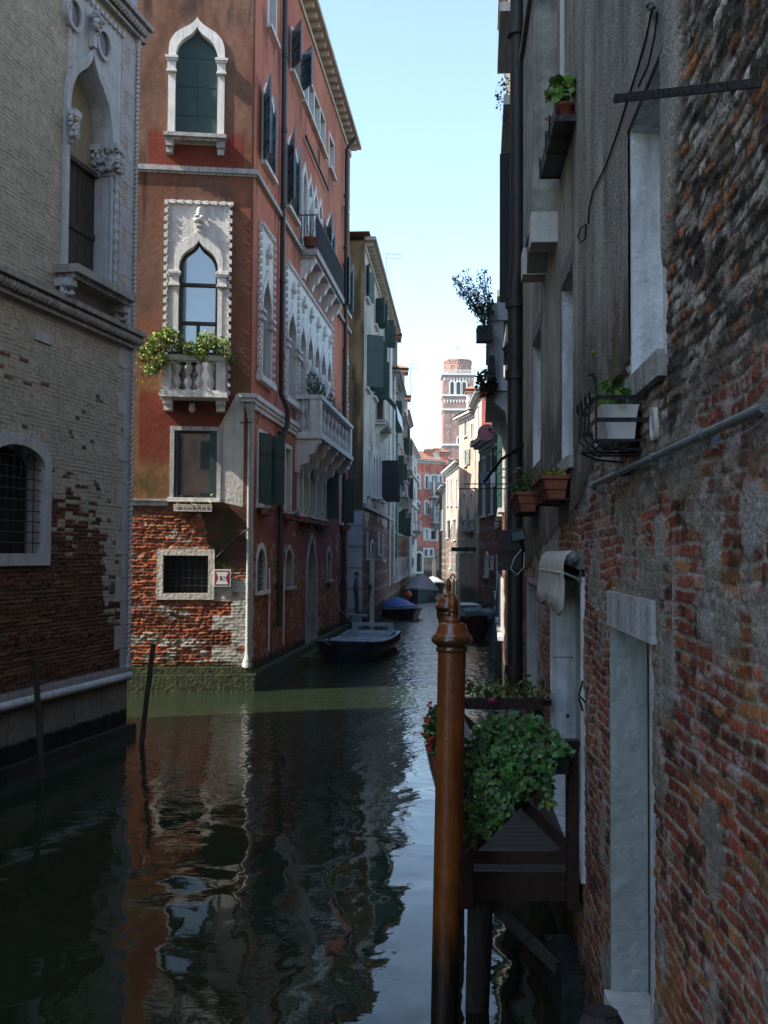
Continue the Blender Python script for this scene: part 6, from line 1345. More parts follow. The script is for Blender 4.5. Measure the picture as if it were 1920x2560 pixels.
# geranium box on the canal side rail, plants on the back rail
gb = thing('geranium_box', (.5, 8.2, 1.6), 'red geraniums in a caged box on the canal side of the railing', 'planter')
b = MB(); wbox(b, (.38, 7.75, 1.62), (.53, 8.75, 1.78)); b.build('trough', POT, gb)
b = MB()
for y in (7.72, 8.2, 8.72): tube(b, [(.55, y, 1.9), (.55, y, 1.58), (.40, y, 1.56), (.35, y, 1.74)], .006, 5)
for z, x in ((1.74, .35), (1.66, .372), (1.57, .40)): tube(b, [(x, 7.72, z), (x, 8.75, z)], .005, 5)
b.build('wire_cage', mat('white_wire', (.4, .42, .45), .5), gb)
b = MB(); c = cloud((.45, 8.15, 1.92), (.13, .5, .20), 420, 2); leaves(b, c, .05, 3, 'round'); b.build('foliage', LEAF, gb)
b = MB(); rnd = random.Random(4)
for i in range(30):
    q = (.45 + rnd.uniform(-.14, .1), 8.1 + rnd.uniform(-.5, .5), 1.93 + rnd.uniform(-.14, .22)); leaves(b, cloud(q, (.025, .025, .025), 12, i), .022, i, 'round')
b.build('red_flowers', REDF, gb)
bp_ = thing('railing_plants', (1.1, 9.55, 2.0), 'leafy yellow green plants in a box on the back railing', 'planter')
b = MB(); wbox(b, (.75, 9.44, 1.90), (1.45, 9.54, 2.0)); b.build('trough', WOODD, bp_)
b = MB(); c = []
for i in range(16): c += cloud((.78 + i * .045, 9.5, 2.06 + .05 * math.sin(i * 1.7)), (.07, .08, .10), 26, i)
leaves(b, c, .05, 8, 'leaf'); b.build('foliage', mat('olive_leaves', (.09, .13, .025), .6, var=.6, scale=9, bump=0, leaf=True), bp_)
b = MB(); leaves(b, cloud((.98, 9.4, 1.98), (.03, .03, .03), 26, 3), .03, 3, 'round'); b.build('pink_flower', PINKF, bp_)

# ================================================================== awning over the door
aw = thing('rolled_awning', tuple(FD.P(FD.s(1440), 3.2, .1)), 'rolled beige canvas awning with scalloped edge over the door', 'awning')
sa_, sb_ = 14.2 - 9.45, 14.2 - 7.4
b = MB(); tube(b, [FD.P(sa_, 3.27, .075), FD.P(sb_, 3.27, .075)], .045, 14); b.build('roller', mat('grey_roller', (.22, .22, .22), .5), aw)
b = MB(); N = 44; prof = [(.03, 3.31), (.08, 3.335), (.125, 3.30), (.145, 3.24), (.15, 3.17), (.14, 3.10), (.145, 3.0), (.15, 2.9)]
vs_ = []; 
for i in range(N + 1):
    t = i / N; s = sa_ + (sb_ - .06 - sa_) * t
    for j, (d, z) in enumerate(prof):
        fold = (.022 * math.sin(t * 27 + 1) + .012 * math.sin(t * 61)) * max(0, j - 3) / 4
        zz = z - (abs(math.sin(t * math.pi * 7)) * .055 if j == 7 else 0) + (.03 if j == 7 else 0) - t * .02 * (j == 7); vs_.append(FD.P(s, zz, d + fold))
m_ = len(prof); b.add(vs_, [(i * m_ + j, i * m_ + j + 1, (i + 1) * m_ + j + 1, (i + 1) * m_ + j) for i in range(N) for j in range(m_ - 1)], True)
o = b.build('canvas', CLOTH, aw); md = o.modifiers.new('s', 'SOLIDIFY'); md.thickness = .004
b = MB(); tube(b, [FD.P(sa_, 3.17, .145), FD.P(sb_ - .04, 3.17, .145)], .012, 8); b.build('front_bar', CLOTH, aw)
b = MB(); lathe(b, FD.P(sb_, 3.27, .075), [(.055, 0), (.055, .03), (.03, .035), (.03, .05), (.015, .055), (.015, .1)], 14, axis=tuple(FD.t)); FD.box(b, sb_ - .0, sb_ + .05, 3.2, 3.34, 0, .06); FD.tube(b, [(sb_ + .04, 3.24, .03), (sb_ + .03, 3.02, .04)], .006, 5); FD.tube(b, [(sb_ - .03, 3.17, .14), (sb_ - .0, 3.12, .02)], .012, 6); b.build('end_gear', mat('grey_gear', (.16, .16, .16), .5, metal=.4), aw)

# ================================================================== flower boxes on the right wall
def caged_box(label, Y0, Y1, z0_, z1_, dep, plants, seed, pm=POT):
    c0, c1 = 14.2 - Y0, 14.2 - Y1
    r = thing('flower_box', tuple(FD.P(c0, z0_, .1)), label, 'flower box')
    b = MB(); pr = [(.04 + .03, z0_), (dep - .05, z0_), (dep, z1_), (.04, z1_)]; n = 4
    vs_ = [FD.P(c0, z, d) for d, z in pr] + [FD.P(c1, z, d) for d, z in pr]
    b.add(vs_, [(0, 1, 2, 3), (7, 6, 5, 4), (0, 4, 5, 1), (1, 5, 6, 2), (2, 6, 7, 3), (3, 7, 4, 0)]); FD.box(b, c0 - .01, c1 + .01, z1_ - .02, z1_ + .008, .03, dep + .015); b.build('planter', pm, r)
    b = MB()
    for zz, dd in ((z1_ - .03, dep + .02), ((z0_ + z1_) / 2 - .02, dep - .005), (z0_ - .005, dep - .03)):
        FD.tube(b, [(c0 - .04, zz, .0), (c0 - .04, zz, dd), (c1 + .05, zz, dd), (c1 + .05, zz, .0)], .006, 5)
    for s in np.linspace(c0 - .04, c1 + .05, 5): FD.tube(b, [(s, z1_, dep + .022), (s, z0_ - .01, dep - .025), (s, z0_ - .012, .0)], .005, 5)
    b.build('iron_cage', IRON, r)
    rnd = random.Random(seed); b = MB(); st = MB()
    for i in range(plants[0]):
        s = rnd.uniform(c0, c1); d = rnd.uniform(.08, dep - .02); h_ = plants[1] * rnd.uniform(.3, 1)
        p0 = FD.P(s, z1_, d); p1 = FD.P(s + rnd.uniform(-.06, .06), z1_ + h_, d + rnd.uniform(-.04, .08)); tube(st, [p0, (p0 + p1) / 2 + Vector((.01, 0, 0)), p1], .003, 4)
        for k in range(plants[2]): q = p0.lerp(p1, rnd.random()); leaves(b, [tuple(q + Vector((rnd.uniform(-.03, .03), rnd.uniform(-.03, .03), rnd.uniform(-.02, .02))))], plants[3], i * 50 + k, 'leaf')
    st.build('stems', STEM, r); b.build('foliage', plants[4], r)
    return r
caged_box('terracotta trough in an iron cage below the middle deep window', 8.95, 8.05, 3.74, 3.92, .24, (40, .08, 7, .035, LEAFY), 3)
caged_box('terracotta trough in an iron cage with straggly stems, beside the downpipe', 11.9, 10.9, 3.76, 3.96, .26, (26, .32, 7, .05, LEAF), 4)
# basket with white pot
fb = thing('flower_basket', tuple(FD.P(9.0, 3.85, .1)), 'white pot in a curled black iron basket with pink flower spikes', 'flower basket')
c0, c1 = 14.2 - 5.62, 14.2 - 4.98; zl, zh = 3.86, 4.07; dep = .25
b = MB(); pr = [(.05, zl + .01), (.175, zl + .01), (.205, zl + .15), (.215, zl + .19), (.025, zl + .19), (.035, zl + .15)]
vs_ = [FD.P(c0 + .09, z, d) for d, z in pr] + [FD.P(c1 - .1, z, d) for d, z in pr]; b.add(vs_, [tuple(range(6)), tuple(range(11, 5, -1))] + [(i, 6 + i, 6 + (i + 1) % 6, (i + 1) % 6) for i in range(6)])
b.build('white_pot', WHITEP, fb)
def strap(mb, pts, w_=.022, t_=.005):
    for a_, c_ in zip(pts[:-1], pts[1:]): bar(mb, FD.P(*a_), FD.P(*c_), t_, w_)
b = MB()
for zz in (zh, zl + .1, zl): strap(b, [(c0, zz, 0), (c0, zz, dep), (c1, zz, dep), (c1, zz, 0)], .022 if zz > zl else .014)
for s in (c0 + .15, c0 + .32, c0 + .49): FD.tube(b, [(s, zh + .02, dep + .01), (s, zl + .04, dep + .02), (s + .01, zl - .03, dep - .06), (s, zl - .03, .0)], .006, 6)
for d in (.05, .1, .15, .2): FD.tube(b, [(c0, zl, d), (c1, zl, d)], .006, 5)
strap(b, [(c1 - .01, zh + .1, dep), (c1 - .01, zl - .0, dep)], .03)
for s in (c0, c0 + .16, c0 + .32, c0 + .48): FD.tube(b, [(s + .03 * math.cos(a_) , zh + .03 + .03 * math.sin(a_), dep + .012) for a_ in np.linspace(-1.5, 3.6, 10)], .005, 5)
for s in (c0, c1): FD.tube(b, [(s, zl - .0, dep), (s, zl - .04, dep * .6), (s, zl - .05, .03)], .007, 6)
FD.tube(b, [(c1 - .02, zh + .08, dep), (c1 - .02, zh + .12, dep + .015), (c1 - .02, zh + .11, dep + .035)], .009, 6)
b.build('iron_basket', IRON, fb)
b = MB(); st = MB(); fl = MB(); rnd = random.Random(9)
for i in range(9):
    s = rnd.uniform(c0 + .1, c1 - .12); p0 = FD.P(s, zl + .19, .12); p1 = FD.P(s + rnd.uniform(-.12, .1), zl + .19 + rnd.uniform(.06, .16), .12 + rnd.uniform(-.05, .12)); tube(st, [p0, p1], .003, 4)
    for k in range(6): leaves(b, [tuple(p0.lerp(p1, rnd.uniform(.2, 1)) + Vector((rnd.uniform(-.03, .03), rnd.uniform(-.04, .04), rnd.uniform(-.02, .02))))], .055, i * 9 + k, 'round')
for (ds__, h_) in ((.18, .42), (.28, .58)):
    p0 = FD.P(c0 + ds__, zl + .19, .1); p1 = p0 + Vector((.0, .0, h_)); tube(st, [p0, p1], .003, 4)
    leaves(fl, [tuple(p0.lerp(p1, rnd.uniform(.35, 1)) + Vector((rnd.uniform(-.012, .012), rnd.uniform(-.02, .02), 0))) for k in range(60)], .014, 4, 'leaf')
p0 = FD.P(c0 + .12, zl + .19, .15); p1 = p0 + Vector((-.05, 0, .34)); tube(st, [p0, p1], .003, 4); yl = MB(); leaves(yl, cloud(tuple(p1), (.012, .012, .01), 10, 1), .015, 1, 'round')
st.build('stems', mat('green_stem', (.08, .14, .03), .7), fb); b.build('foliage', mat('fresh_leaves', (.09, .19, .035), .5, var=.5, scale=12, bump=0, leaf=True), fb); fl.build('pink_spikes', mat('dull_pink_spikes', (.28, .06, .09), .8, leaf=True), fb); yl.build('yellow_bloom', mat('yellow_bloom', (.5, .4, .02), .6), fb)
# high shelf with a potted geranium
sh = thing('wall_shelf', tuple(FD.P(6, 6.5, .1)), 'long dark wooden shelf high on the wall seen from below', 'shelf')
c0, c1 = 14.2 - 8.83, 14.2 - 7.62; zs0 = dat(1453, 275)[1]
b = MB(); FD.box(b, c0, c1, zs0 - .05, zs0, .0, .19); FD.box(b, c0, c1, zs0, zs0 + .08, .175, .19); b.build('board', WOODD, sh)
b = MB()
for s in (c0 + .05, (c0 + c1) / 2, c1 - .3):
    b = MB(); FD.tube(b, [(s, zs0 + .12, .2), (s, zs0 - .06, .2), (s, zs0 - .06, .0)], .008, 5); b.build('bracket', IRON, sh)
b = MB(); FD.tube(b, [(c1 - .1, zs0 + .22, .0), (c1 - .1, zs0 + .22, .13), (c1 - .1, zs0 + .2, .16)], .006, 5); b.build('hook', IRON, sh)
gp = thing('potted_geranium', tuple(FD.P(c1 - .15, zs0, .1)), 'potted geranium with pink blooms on the high wooden shelf', 'potted plant')
b = MB(); lathe(b, FD.P(c1 - .14, zs0 + .002, .1), [(.06, 0), (.078, .1), (.085, .1), (.085, .125)], 14); b.build('pot', POT, gp)
b = MB(); c = cloud(tuple(FD.P(c1 - .14, zs0 + .24, .12)), (.12, .16, .12), 120, 5) + cloud(tuple(FD.P(c1 - .45, zs0 + .08, .14)), (.05, .2, .09), 50, 6) + cloud(tuple(FD.P(c0 + .2, zs0 + .06, .15)), (.04, .14, .07), 30, 7); leaves(b, c, .055, 3, 'round'); b.build('foliage', mat('fresh_leaves2', (.10, .21, .03), .5, var=.5, scale=12, bump=0, leaf=True), gp)
b = MB(); leaves(b, cloud(tuple(FD.P(c1 - .32, zs0 + .26, .2)), (.03, .03, .03), 20, 1) + cloud(tuple(FD.P(c1 - .30, zs0 + .1, .22)), (.03, .03, .02), 14, 2), .02, 2, 'round'); b.build('pink_flowers', PINKF, gp)
b = MB()
for dd in (0, .06, .19, .22): FD.tube(b, [(5.52 + dd, 12, .03), (5.52 + dd, dat(1415, 232)[1], .03)], .009, 6)
tag(b.build('white_conduit', WHITEP), 'bundle of thin white conduits running up beside the chimney breast', 'conduit')
# floodlight by the downpipe
fl = thing('floodlight', (at_y(1295, 1338, 13).x, 13, 3.5), 'tilted square glass floodlight fixed to the black downpipe', 'lamp')
c = at_y(1295, 1338, 12.95); M_ = Matrix.Translation(c) @ Matrix.Rotation(R(-14), 4, 'Y') @ Matrix.Rotation(R(20), 4, 'X')
def mbox(mb, lo, hi, M): t = MB(); wbox(t, lo, hi); mb.add([M @ Vector(p) for p in t.v], t.f)
b = MB(); mbox(b, (-.085, .0, -.065), (.085, .07, .065), M_); mbox(b, (-.095, -.012, -.075), (.095, .0, -.065), M_); mbox(b, (-.095, -.012, .065), (.095, .0, .075), M_); mbox(b, (-.095, -.012, -.065), (-.085, 0, .065), M_); mbox(b, (.085, -.012, -.065), (.095, 0, .065), M_); bar(b, c + Vector((.03, .03, -.07)), c + Vector((.09, .1, -.2)), .03, .03); b.build('housing', IRON, fl)
b = MB(); mbox(b, (-.082, -.006, -.062), (.082, -.001, .062), M_); b.build('glass', mat('floodlight_glass', (.16, .26, .26), .15, var=.4, scale=30, bump=.3, bscale=30, coat=.5), fl)
b = MB(); tube(b, [c + Vector((.07, .08, -.16)), c + Vector((-.03, .1, -.28)), c + Vector((-.08, .1, -.42)), c + Vector((.0, .1, -.5)), c + Vector((.09, .12, -.4)), c + Vector((.1, .14, -.2))], .006, 5); b.build('cable', WHITEP, fl)

# ================================================================== plants on the far right balcony
def hang(label, c, r, n, size, m, shape='leaf', fl=None, pot=None, name='hanging_plant', stems=0):
    r_ = thing(name, (c[0], c[1], c[2] - r[2]), label, 'plant'); b = MB(); leaves(b, cloud(c, r, n, n), size, n, shape); b.build('foliage', m, r_)
    if fl: b = MB(); leaves(b, cloud(c, (r[0] * .95, r[1], r[2] * .9), fl[0], 5, .8), size * .8, 8, 'round'); b.build('flowers', fl[1], r_)
    if pot: b = MB(); wbox(b, *pot); b.build('pot', mat('dark_pot', (.012, .014, .016), .6), r_)
    return r_
c = at_y(1208, 820, 15.0); pz = hang('leggy shrub in a dark pot hung outside the stone balcony', (c.x, 15.0, c.z - .05), (.11, .12, .10), 130, .05, LEAFD, pot=((c.x - .09, 14.9, c.z - .20), (c.x + .13, 15.15, c.z + .02)))
b = MB(); st = MB(); rnd = random.Random(21)
for i in range(22):
    p0 = Vector((c.x + .02, 15.0, c.z)); q = at_y(rnd.uniform(1132, 1225), rnd.uniform(672, 760), 15 + rnd.uniform(-.1, .15)); 
    if (q.x - at_y(1225, 700, 15).x) * 1 > 0: continue
    m_ = p0.lerp(q, .5) + Vector((.05, 0, .02)); tube(st, [p0, m_, q], .004, 4)
    for k in range(60): t = rnd.uniform(.25, 1); w_ = (p0.lerp(m_, t * 2) if t < .5 else m_.lerp(q, t * 2 - 1)); leaves(b, [tuple(w_ + Vector((rnd.uniform(-.05, .05), rnd.uniform(-.05, .05), rnd.uniform(-.045, .045))))], .042, i * 40 + k)
st.build('stems', STEM, pz); b.build('sprays', LEAFD, pz)
c = at_y(1212, 962, 15.1); hang('dark geranium with red blooms hanging from the stone balcony', (c.x + .03, 15.1, c.z + .02), (.17, .15, .22), 300, .055, LEAFD, 'round', (30, REDF))
c = at_y(1238, 1042, 22.5); hang('bright yellow green plant under the stone balcony', (c.x, 22.5, c.z), (.13, .15, .25), 150, .07, LEAFY)
c = at_y(1262, 245, 15.3); hang('dark trailing plant high against the sky above the balcony', (c.x, 15.3, c.z), (.15, .15, .36), 210, .045, LEAFD)
b = MB(); c = at_y(1225, 905, 15.1); wbox(b, (c.x - .02, 15.0, c.z - .18), (c.x + .06, 15.3, c.z + .08)); tube(b, [(c.x - .04, 15.0, c.z + .2), (c.x - .06, 15, c.z), (c.x + .0, 15, c.z - .2)], .006, 5); tube(b, [(c.x - .1, 15.0, c.z + .2), (c.x + .05, 15, c.z + .22)], .005, 5); tag(b.build('balcony_pot', mat('dark_pot', (.012, .014, .016))), 'empty dark pot in a bracket beside the balcony post', 'pot')
# clothes rail and washing
cr = thing('clothes_rail', tuple(at_y(1218, 1210, 21)), 'iron clothes rail with hanging washing past the downpipe', 'clothes rail')
a_ = at_y(1160, 1210, 21); c_ = at_y(1290, 1210, 21); b = MB(); tube(b, [a_, c_], .012, 6); tube(b, [a_ + Vector((0, 1.5, 0)), c_ + Vector((0, 1.5, 0))], .012, 6); b.build('rail', IRON, cr)
for u_, w_, h_, m_, nm in ((1212, .09, .26, mat('striped_cloth', (.16, .17, .30), .9), 'shirt'), (1232, .05, .3, LAUND, 'towel')):
    q = at_y(u_, 1180, 22); b = MB(); wbox(b, (q.x - w_, 22, q.z - h_), (q.x + w_, 22.02, q.z)); b.build(nm, m_, cr)
for v_, lb in ((1173, 'upper of two white brackets near the downpipe'), (1194, 'lower of two white brackets near the downpipe')):
    q = at_y(1262, v_, 19); b = MB(); wbox(b, (q.x - .09, 19, q.z - .012), (q.x + .12, 19.03, q.z + .012)); tag(b.build('white_bracket', WHITEP), lb, 'bracket')
q = at_y(1128, 1373, 60); b = MB(); wbox(b, (q.x, 60, q.z - .12), (q.x + 1.45, 60.1, q.z + .12)); tube(b, [(q.x + 1.4, 60, q.z), (5.3, 60.5, q.z)], .05, 6); tag(b.build('iron_beam', IRON), 'dark iron beam jutting over the canal from the right bank', 'beam')

# ================================================================== greenery on the red palazzo
g = thing('balcony_bush', tuple(FAL.P(*al(490, 905), .4)), 'bushy yellow green plants overflowing the small stone balcony', 'plant')
b = MB(); c = []
rnd = random.Random(31)
for (u_, v_, rr) in ((400, 872, .27), (375, 895, .2), (440, 865, .27), (478, 885, .2), (520, 868, .25), (556, 880, .24), (425, 850, .2), (505, 895, .2), (385, 935, .17), (575, 905, .13), (410, 915, .2)):
    s, z = al(u_, v_); c += cloud(tuple(FAL.P(s, z, .66)), (rr, .26, rr), int(5200 * rr ** 1.6), int(u_))
leaves(b, c, .062, 4); b.build('foliage', mat('sunny_leaves', (.16, .24, .035), .55, var=.55, scale=8, bump=0, leaf=True), g)
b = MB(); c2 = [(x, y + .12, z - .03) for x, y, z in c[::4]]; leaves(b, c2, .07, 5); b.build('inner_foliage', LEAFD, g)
b = MB(); s0_, z0_ = al(425, 905); s1_ = al(560, 905)[0]; FAL.box(b, s0_, s1_, z0_ - .02, z0_ + .14, .45, .62); b.build('trough', WOODD, g)
b = MB(); c = []
for (u_, v_, n_) in ((375, 905, 6), (360, 925, 7), (405, 905, 6), (455, 905, 5), (530, 905, 4), (590, 890, 4)):
    for k in range(n_): s, z = al(u_ + rnd.uniform(-18, 18), v_ + k * 7); c += cloud(tuple(FAL.P(s, z, .75)), (.06, .06, .06), 6, k)
leaves(b, c, .055, 9); b.build('trailing_shoots', MATS['sunny_leaves'], g)
def hung_box(F, s0_, s1_, z, d0, d1, label, lm, hgt, n, cm=STEM, seed=1, box=POT, drop=.0):
    r = thing('flower_box', tuple(F.P((s0_ + s1_) / 2, z, d1)), label, 'flower box')
    b = MB(); F.box(b, s0_, s1_, z - .14, z, d0, d1); b.build('planter', box, r)
    b = MB()
    for s in np.linspace(s0_, s1_, 9): F.tube(b, [(s, z + .01, d1 + .02), (s, z - .15, d1 + .02), (s, z - .15, d0)], .007, 4)
    F.tube(b, [(s0_, z, d1 + .02), (s1_, z, d1 + .02)], .008, 4); F.tube(b, [(s0_, z - .15, d1 + .02), (s1_, z - .15, d1 + .02)], .008, 4); b.build('cage', box if box is not POT else IRON, r)
    rnd = random.Random(seed); b = MB(); c = []
    for i in range(n):
        s = rnd.uniform(s0_, s1_); h_ = hgt * rnd.uniform(.3, 1)
        for k in range(7): c.append(tuple(F.P(s + rnd.uniform(-.06, .06), z + h_ * rnd.random() - drop * rnd.random(), (d0 + d1) / 2 + rnd.uniform(-.1, .16))))
    leaves(b, c, .06, seed); b.build('foliage', lm, r); return r
s0_, z_ = al(437, 1263); s1_ = al(531, 1263)[0]; hung_box(FAL, s0_, s1_, z_, .06, .28, 'small white slatted flower box with green sprigs under the mirror like window', LEAFY, .26, 7, seed=2, box=mat('white_slat_box', (.45, .40, .36), .8, var=.3, grain=(18, 18, .1), streak=.9, dirt=(.08, .02, .015)))
for (ua, ub, lb, n_, hh, dr, lm) in ((643, 662, 'red flower box under the nearest green shutters of the canal side', 8, .35, .05, LEAF), (706, 722, 'leafy flower box below the second mezzanine window', 22, .4, .3, LEAFD), (740, 775, 'dark overgrown flower box at the start of the window row', 46, .5, .5, LEAFD), (780, 812, 'dark overgrown flower box at the end of the window row', 40, .4, .5, LEAFD), (850, 858, 'bright green flower box past the far downpipe', 16, .3, .2, LEAF)):
    sa, sb = FAR.s(ua), FAR.s(ub); hung_box(FAR, sa, sb, zm0 - .12, .06, .26, lb, lm, hh, n_, seed=ua, drop=dr)
r = thing('balcony_shrub', tuple(FAR.P(FAR.s(742), zsl1, .4)), 'dark leafy shrubs on the long lower stone balcony', 'plant')
b = MB(); c = []; zr1 = zsl1 + 1.12
for (u_, dz, rr, n_) in ((740, .35, .42, 260), (755, .3, .45, 260), (768, .15, .35, 150), (790, .25, .4, 180), (806, .1, .4, 180), (818, -.1, .35, 120)): c += cloud(tuple(FAR.P(FAR.s(u_), zr1 + dz, .45)), (rr * .55, rr, rr * 1.1), n_, u_, .1)
leaves(b, c, .085, 6); b.build('foliage', mat('balcony_leaves', (.030, .060, .028), .55, var=.6, scale=8, bump=0, leaf=True), r)
b = MB(); rnd = random.Random(6)
for i in range(14): u_ = rnd.choice((740, 752, 765, 792, 808)); p0 = FAR.P(FAR.s(u_), zsl1 + .3, .4); tube(b, [p0, p0 + Vector((rnd.uniform(-.2, .2), rnd.uniform(-.4, .4), 1.4))], .012, 4)
b.build('stems', STEM, r)
r = thing('red_flower_pot', tuple(FAR.P(FAR.s(746), zsl, .2)), 'red flower pot standing on the upper iron railed balcony', 'potted plant')
b = MB(); lathe(b, FAR.P(FAR.s(744), zsl + .002, .3), [(.14, 0), (.2, .32), (.22, .32), (.22, .4)], 14); b.build('pot', POT, r)
b = MB(); rnd = random.Random(2)
for i in range(8): p0 = FAR.P(FAR.s(744), zsl + .35, .3); tube(b, [p0, p0 + Vector((rnd.uniform(-.2, .2), rnd.uniform(-.2, .2), rnd.uniform(.5, 1.1)))], .008, 4)
b.build('bare_stems', STEM, r)

# ================================================================== clearance sign
def sign():
    s0_, z1_ = al(534, 1423); s1_, z0_ = al(577, 1466)
    r = thing('clearance_sign', tuple(FAL.P((s0_ + s1_) / 2, z0_, .05)), 'square red and white waterway sign with the figure 2 on the brick corner', 'sign')
    WS = mat('sign_white', (.62, .61, .60), .5, var=.06, bump=0); RS = mat('sign_red', (.26, .008, .015), .5, var=.1, bump=0); KS = mat('sign_black', (.012, .012, .012), .5, bump=0)
    W_, H_ = s1_ - s0_, z1_ - z0_
    b = MB(); FAL.box(b, s0_, s1_, z0_, z1_, .06, .10); b.build('board', WS, r)
    b = MB(); FAL.box(b, s0_ + W_ * .08, s1_ - W_ * .08, z0_ + H_ * .07, z1_ - H_ * .07, .098, .104); b.build('red_field', RS, r)
    x = lambda f: s0_ + W_ * f; z = lambda f: z0_ + H_ * f
    b = MB(); FAL.prism(b, [(x(.14), z(.13)), (x(.30), z(.49)), (x(.16), z(.84)), (x(.86), z(.84)), (x(.71), z(.49)), (x(.85), z(.13))][::-1], .102, .108); b.build('white_shape', WS, r)
    cu = bpy.data.curves.new('digit', 'FONT'); cu.body = '2'; cu.size = H_ * .30; cu.extrude = .002; cu.offset = .004; cu.align_x = 'CENTER'; cu.align_y = 'CENTER'
    o = bpy.data.objects.new('digit', cu); C.objects.link(o); me = bpy.data.meshes.new_from_object(o.evaluated_get(bpy.context.evaluated_depsgraph_get())); bpy.data.objects.remove(o); me.materials.clear(); me.materials.append(KS)
    o = bpy.data.objects.new('digit', me); C.objects.link(o); o.parent = r
    M = Matrix((( FAL.t.x, 0, FAL.n.x, 0), (FAL.t.y, 0, FAL.n.y, 0), (0, 1, 0, 0), (0, 0, 0, 1)))
    o.matrix_local = Matrix.Translation(FAL.P(x(.43), z(.49), .111) - Vector(r.location)) @ M
    b = MB(); FAL.box(b, x(.55), x(.68), z(.545), z(.575), .106, .112); b.build('upper_dash', KS, r)
    b = MB(); FAL.box(b, x(.56), x(.67), z(.385), z(.41), .106, .112); b.build('lower_dash', KS, r)
sign()

# ================================================================== television aerials on the roofs
for i, (u_, v0, v1, Y) in enumerate(((966, 580, 740, 58), (1064, 1062, 1145, 168), (1071, 1078, 1140, 169), (1078, 1095, 1140, 168), (1026, 910, 1120, 70))):
    t_ = at_y(u_, v0 + 55 if i == 0 else v0, Y); g_ = at_y(u_, v1, Y); b = MB(); r_ = .012 * Y / 40; tube(b, [(t_.x, Y, g_.z - 2.5), (t_.x, Y, t_.z)], r_, 5); w_ = .55 if i else .9
    w_ = w_ * (1 if Y < 100 else 2.4)
    for dz in (0, -.25 * Y / 60): tube(b, [(t_.x - w_ * .1, Y, t_.z + dz), (t_.x + w_, Y, t_.z + dz - .02)], r_ * .8, 5)
    for k in range(5): tube(b, [(t_.x + w_ * k / 5, Y - .3, t_.z), (t_.x + w_ * k / 5, Y + .3, t_.z)], r_ * .6, 4)
    tag(b.build('television_aerial', mat('grey_aerial', (.22, .23, .25), .5)), ['thin aerial above the ochre house roof', 'tallest aerial left of the bell tower over the red roofs', 'middle aerial over the distant red roofs', 'shortest aerial beside the red chimney', 'aerial over the end of the left bank row'][i], 'aerial', 'rooftop aerials')

# mooring lines of the boats
for (a_, b_, lb) in (((-1.55, 31.4, .55), (-2.35, 31.0, 1.6), 'mooring line from the open motor boat to the palazzo wall'), ((-.2, 36.8, .55), (-1.75, 38.4, 1.4), 'stern line of the open motor boat'), ((.55, 53.0, .6), (-.25, 52.0, 1.5), 'line holding the blue covered boat'), ((3.2, 41.0, .8), (4.25, 40.2, 1.9), 'line holding the dark red work boat')):
    A_, B_ = Vector(a_), Vector(b_); b = MB(); tube(b, [A_.lerp(B_, k / 8) - Vector((0, 0, .5 * math.sin(math.pi * k / 8) * .5)) for k in range(9)], .016, 5); tag(b.build('mooring_line', mat('grey_rope', (.18, .17, .14), .9)), lb, 'rope', 'mooring lines')

b = MB(); rnd = random.Random(77); fl_ = [(rnd.uniform(-1.5, .4), rnd.uniform(6.2, 14), .004) for i in range(26)] + [(rnd.uniform(-5.5, -.5), rnd.uniform(13, 21), .004) for i in range(40)]
leaves(b, fl_, .035, 3, flat=(0, 0, 4)); tag(b.build('floating_leaves', LEAFD, loc=(0, 0, 0)), 'scattered leaf litter floating on the canal', kind='stuff')
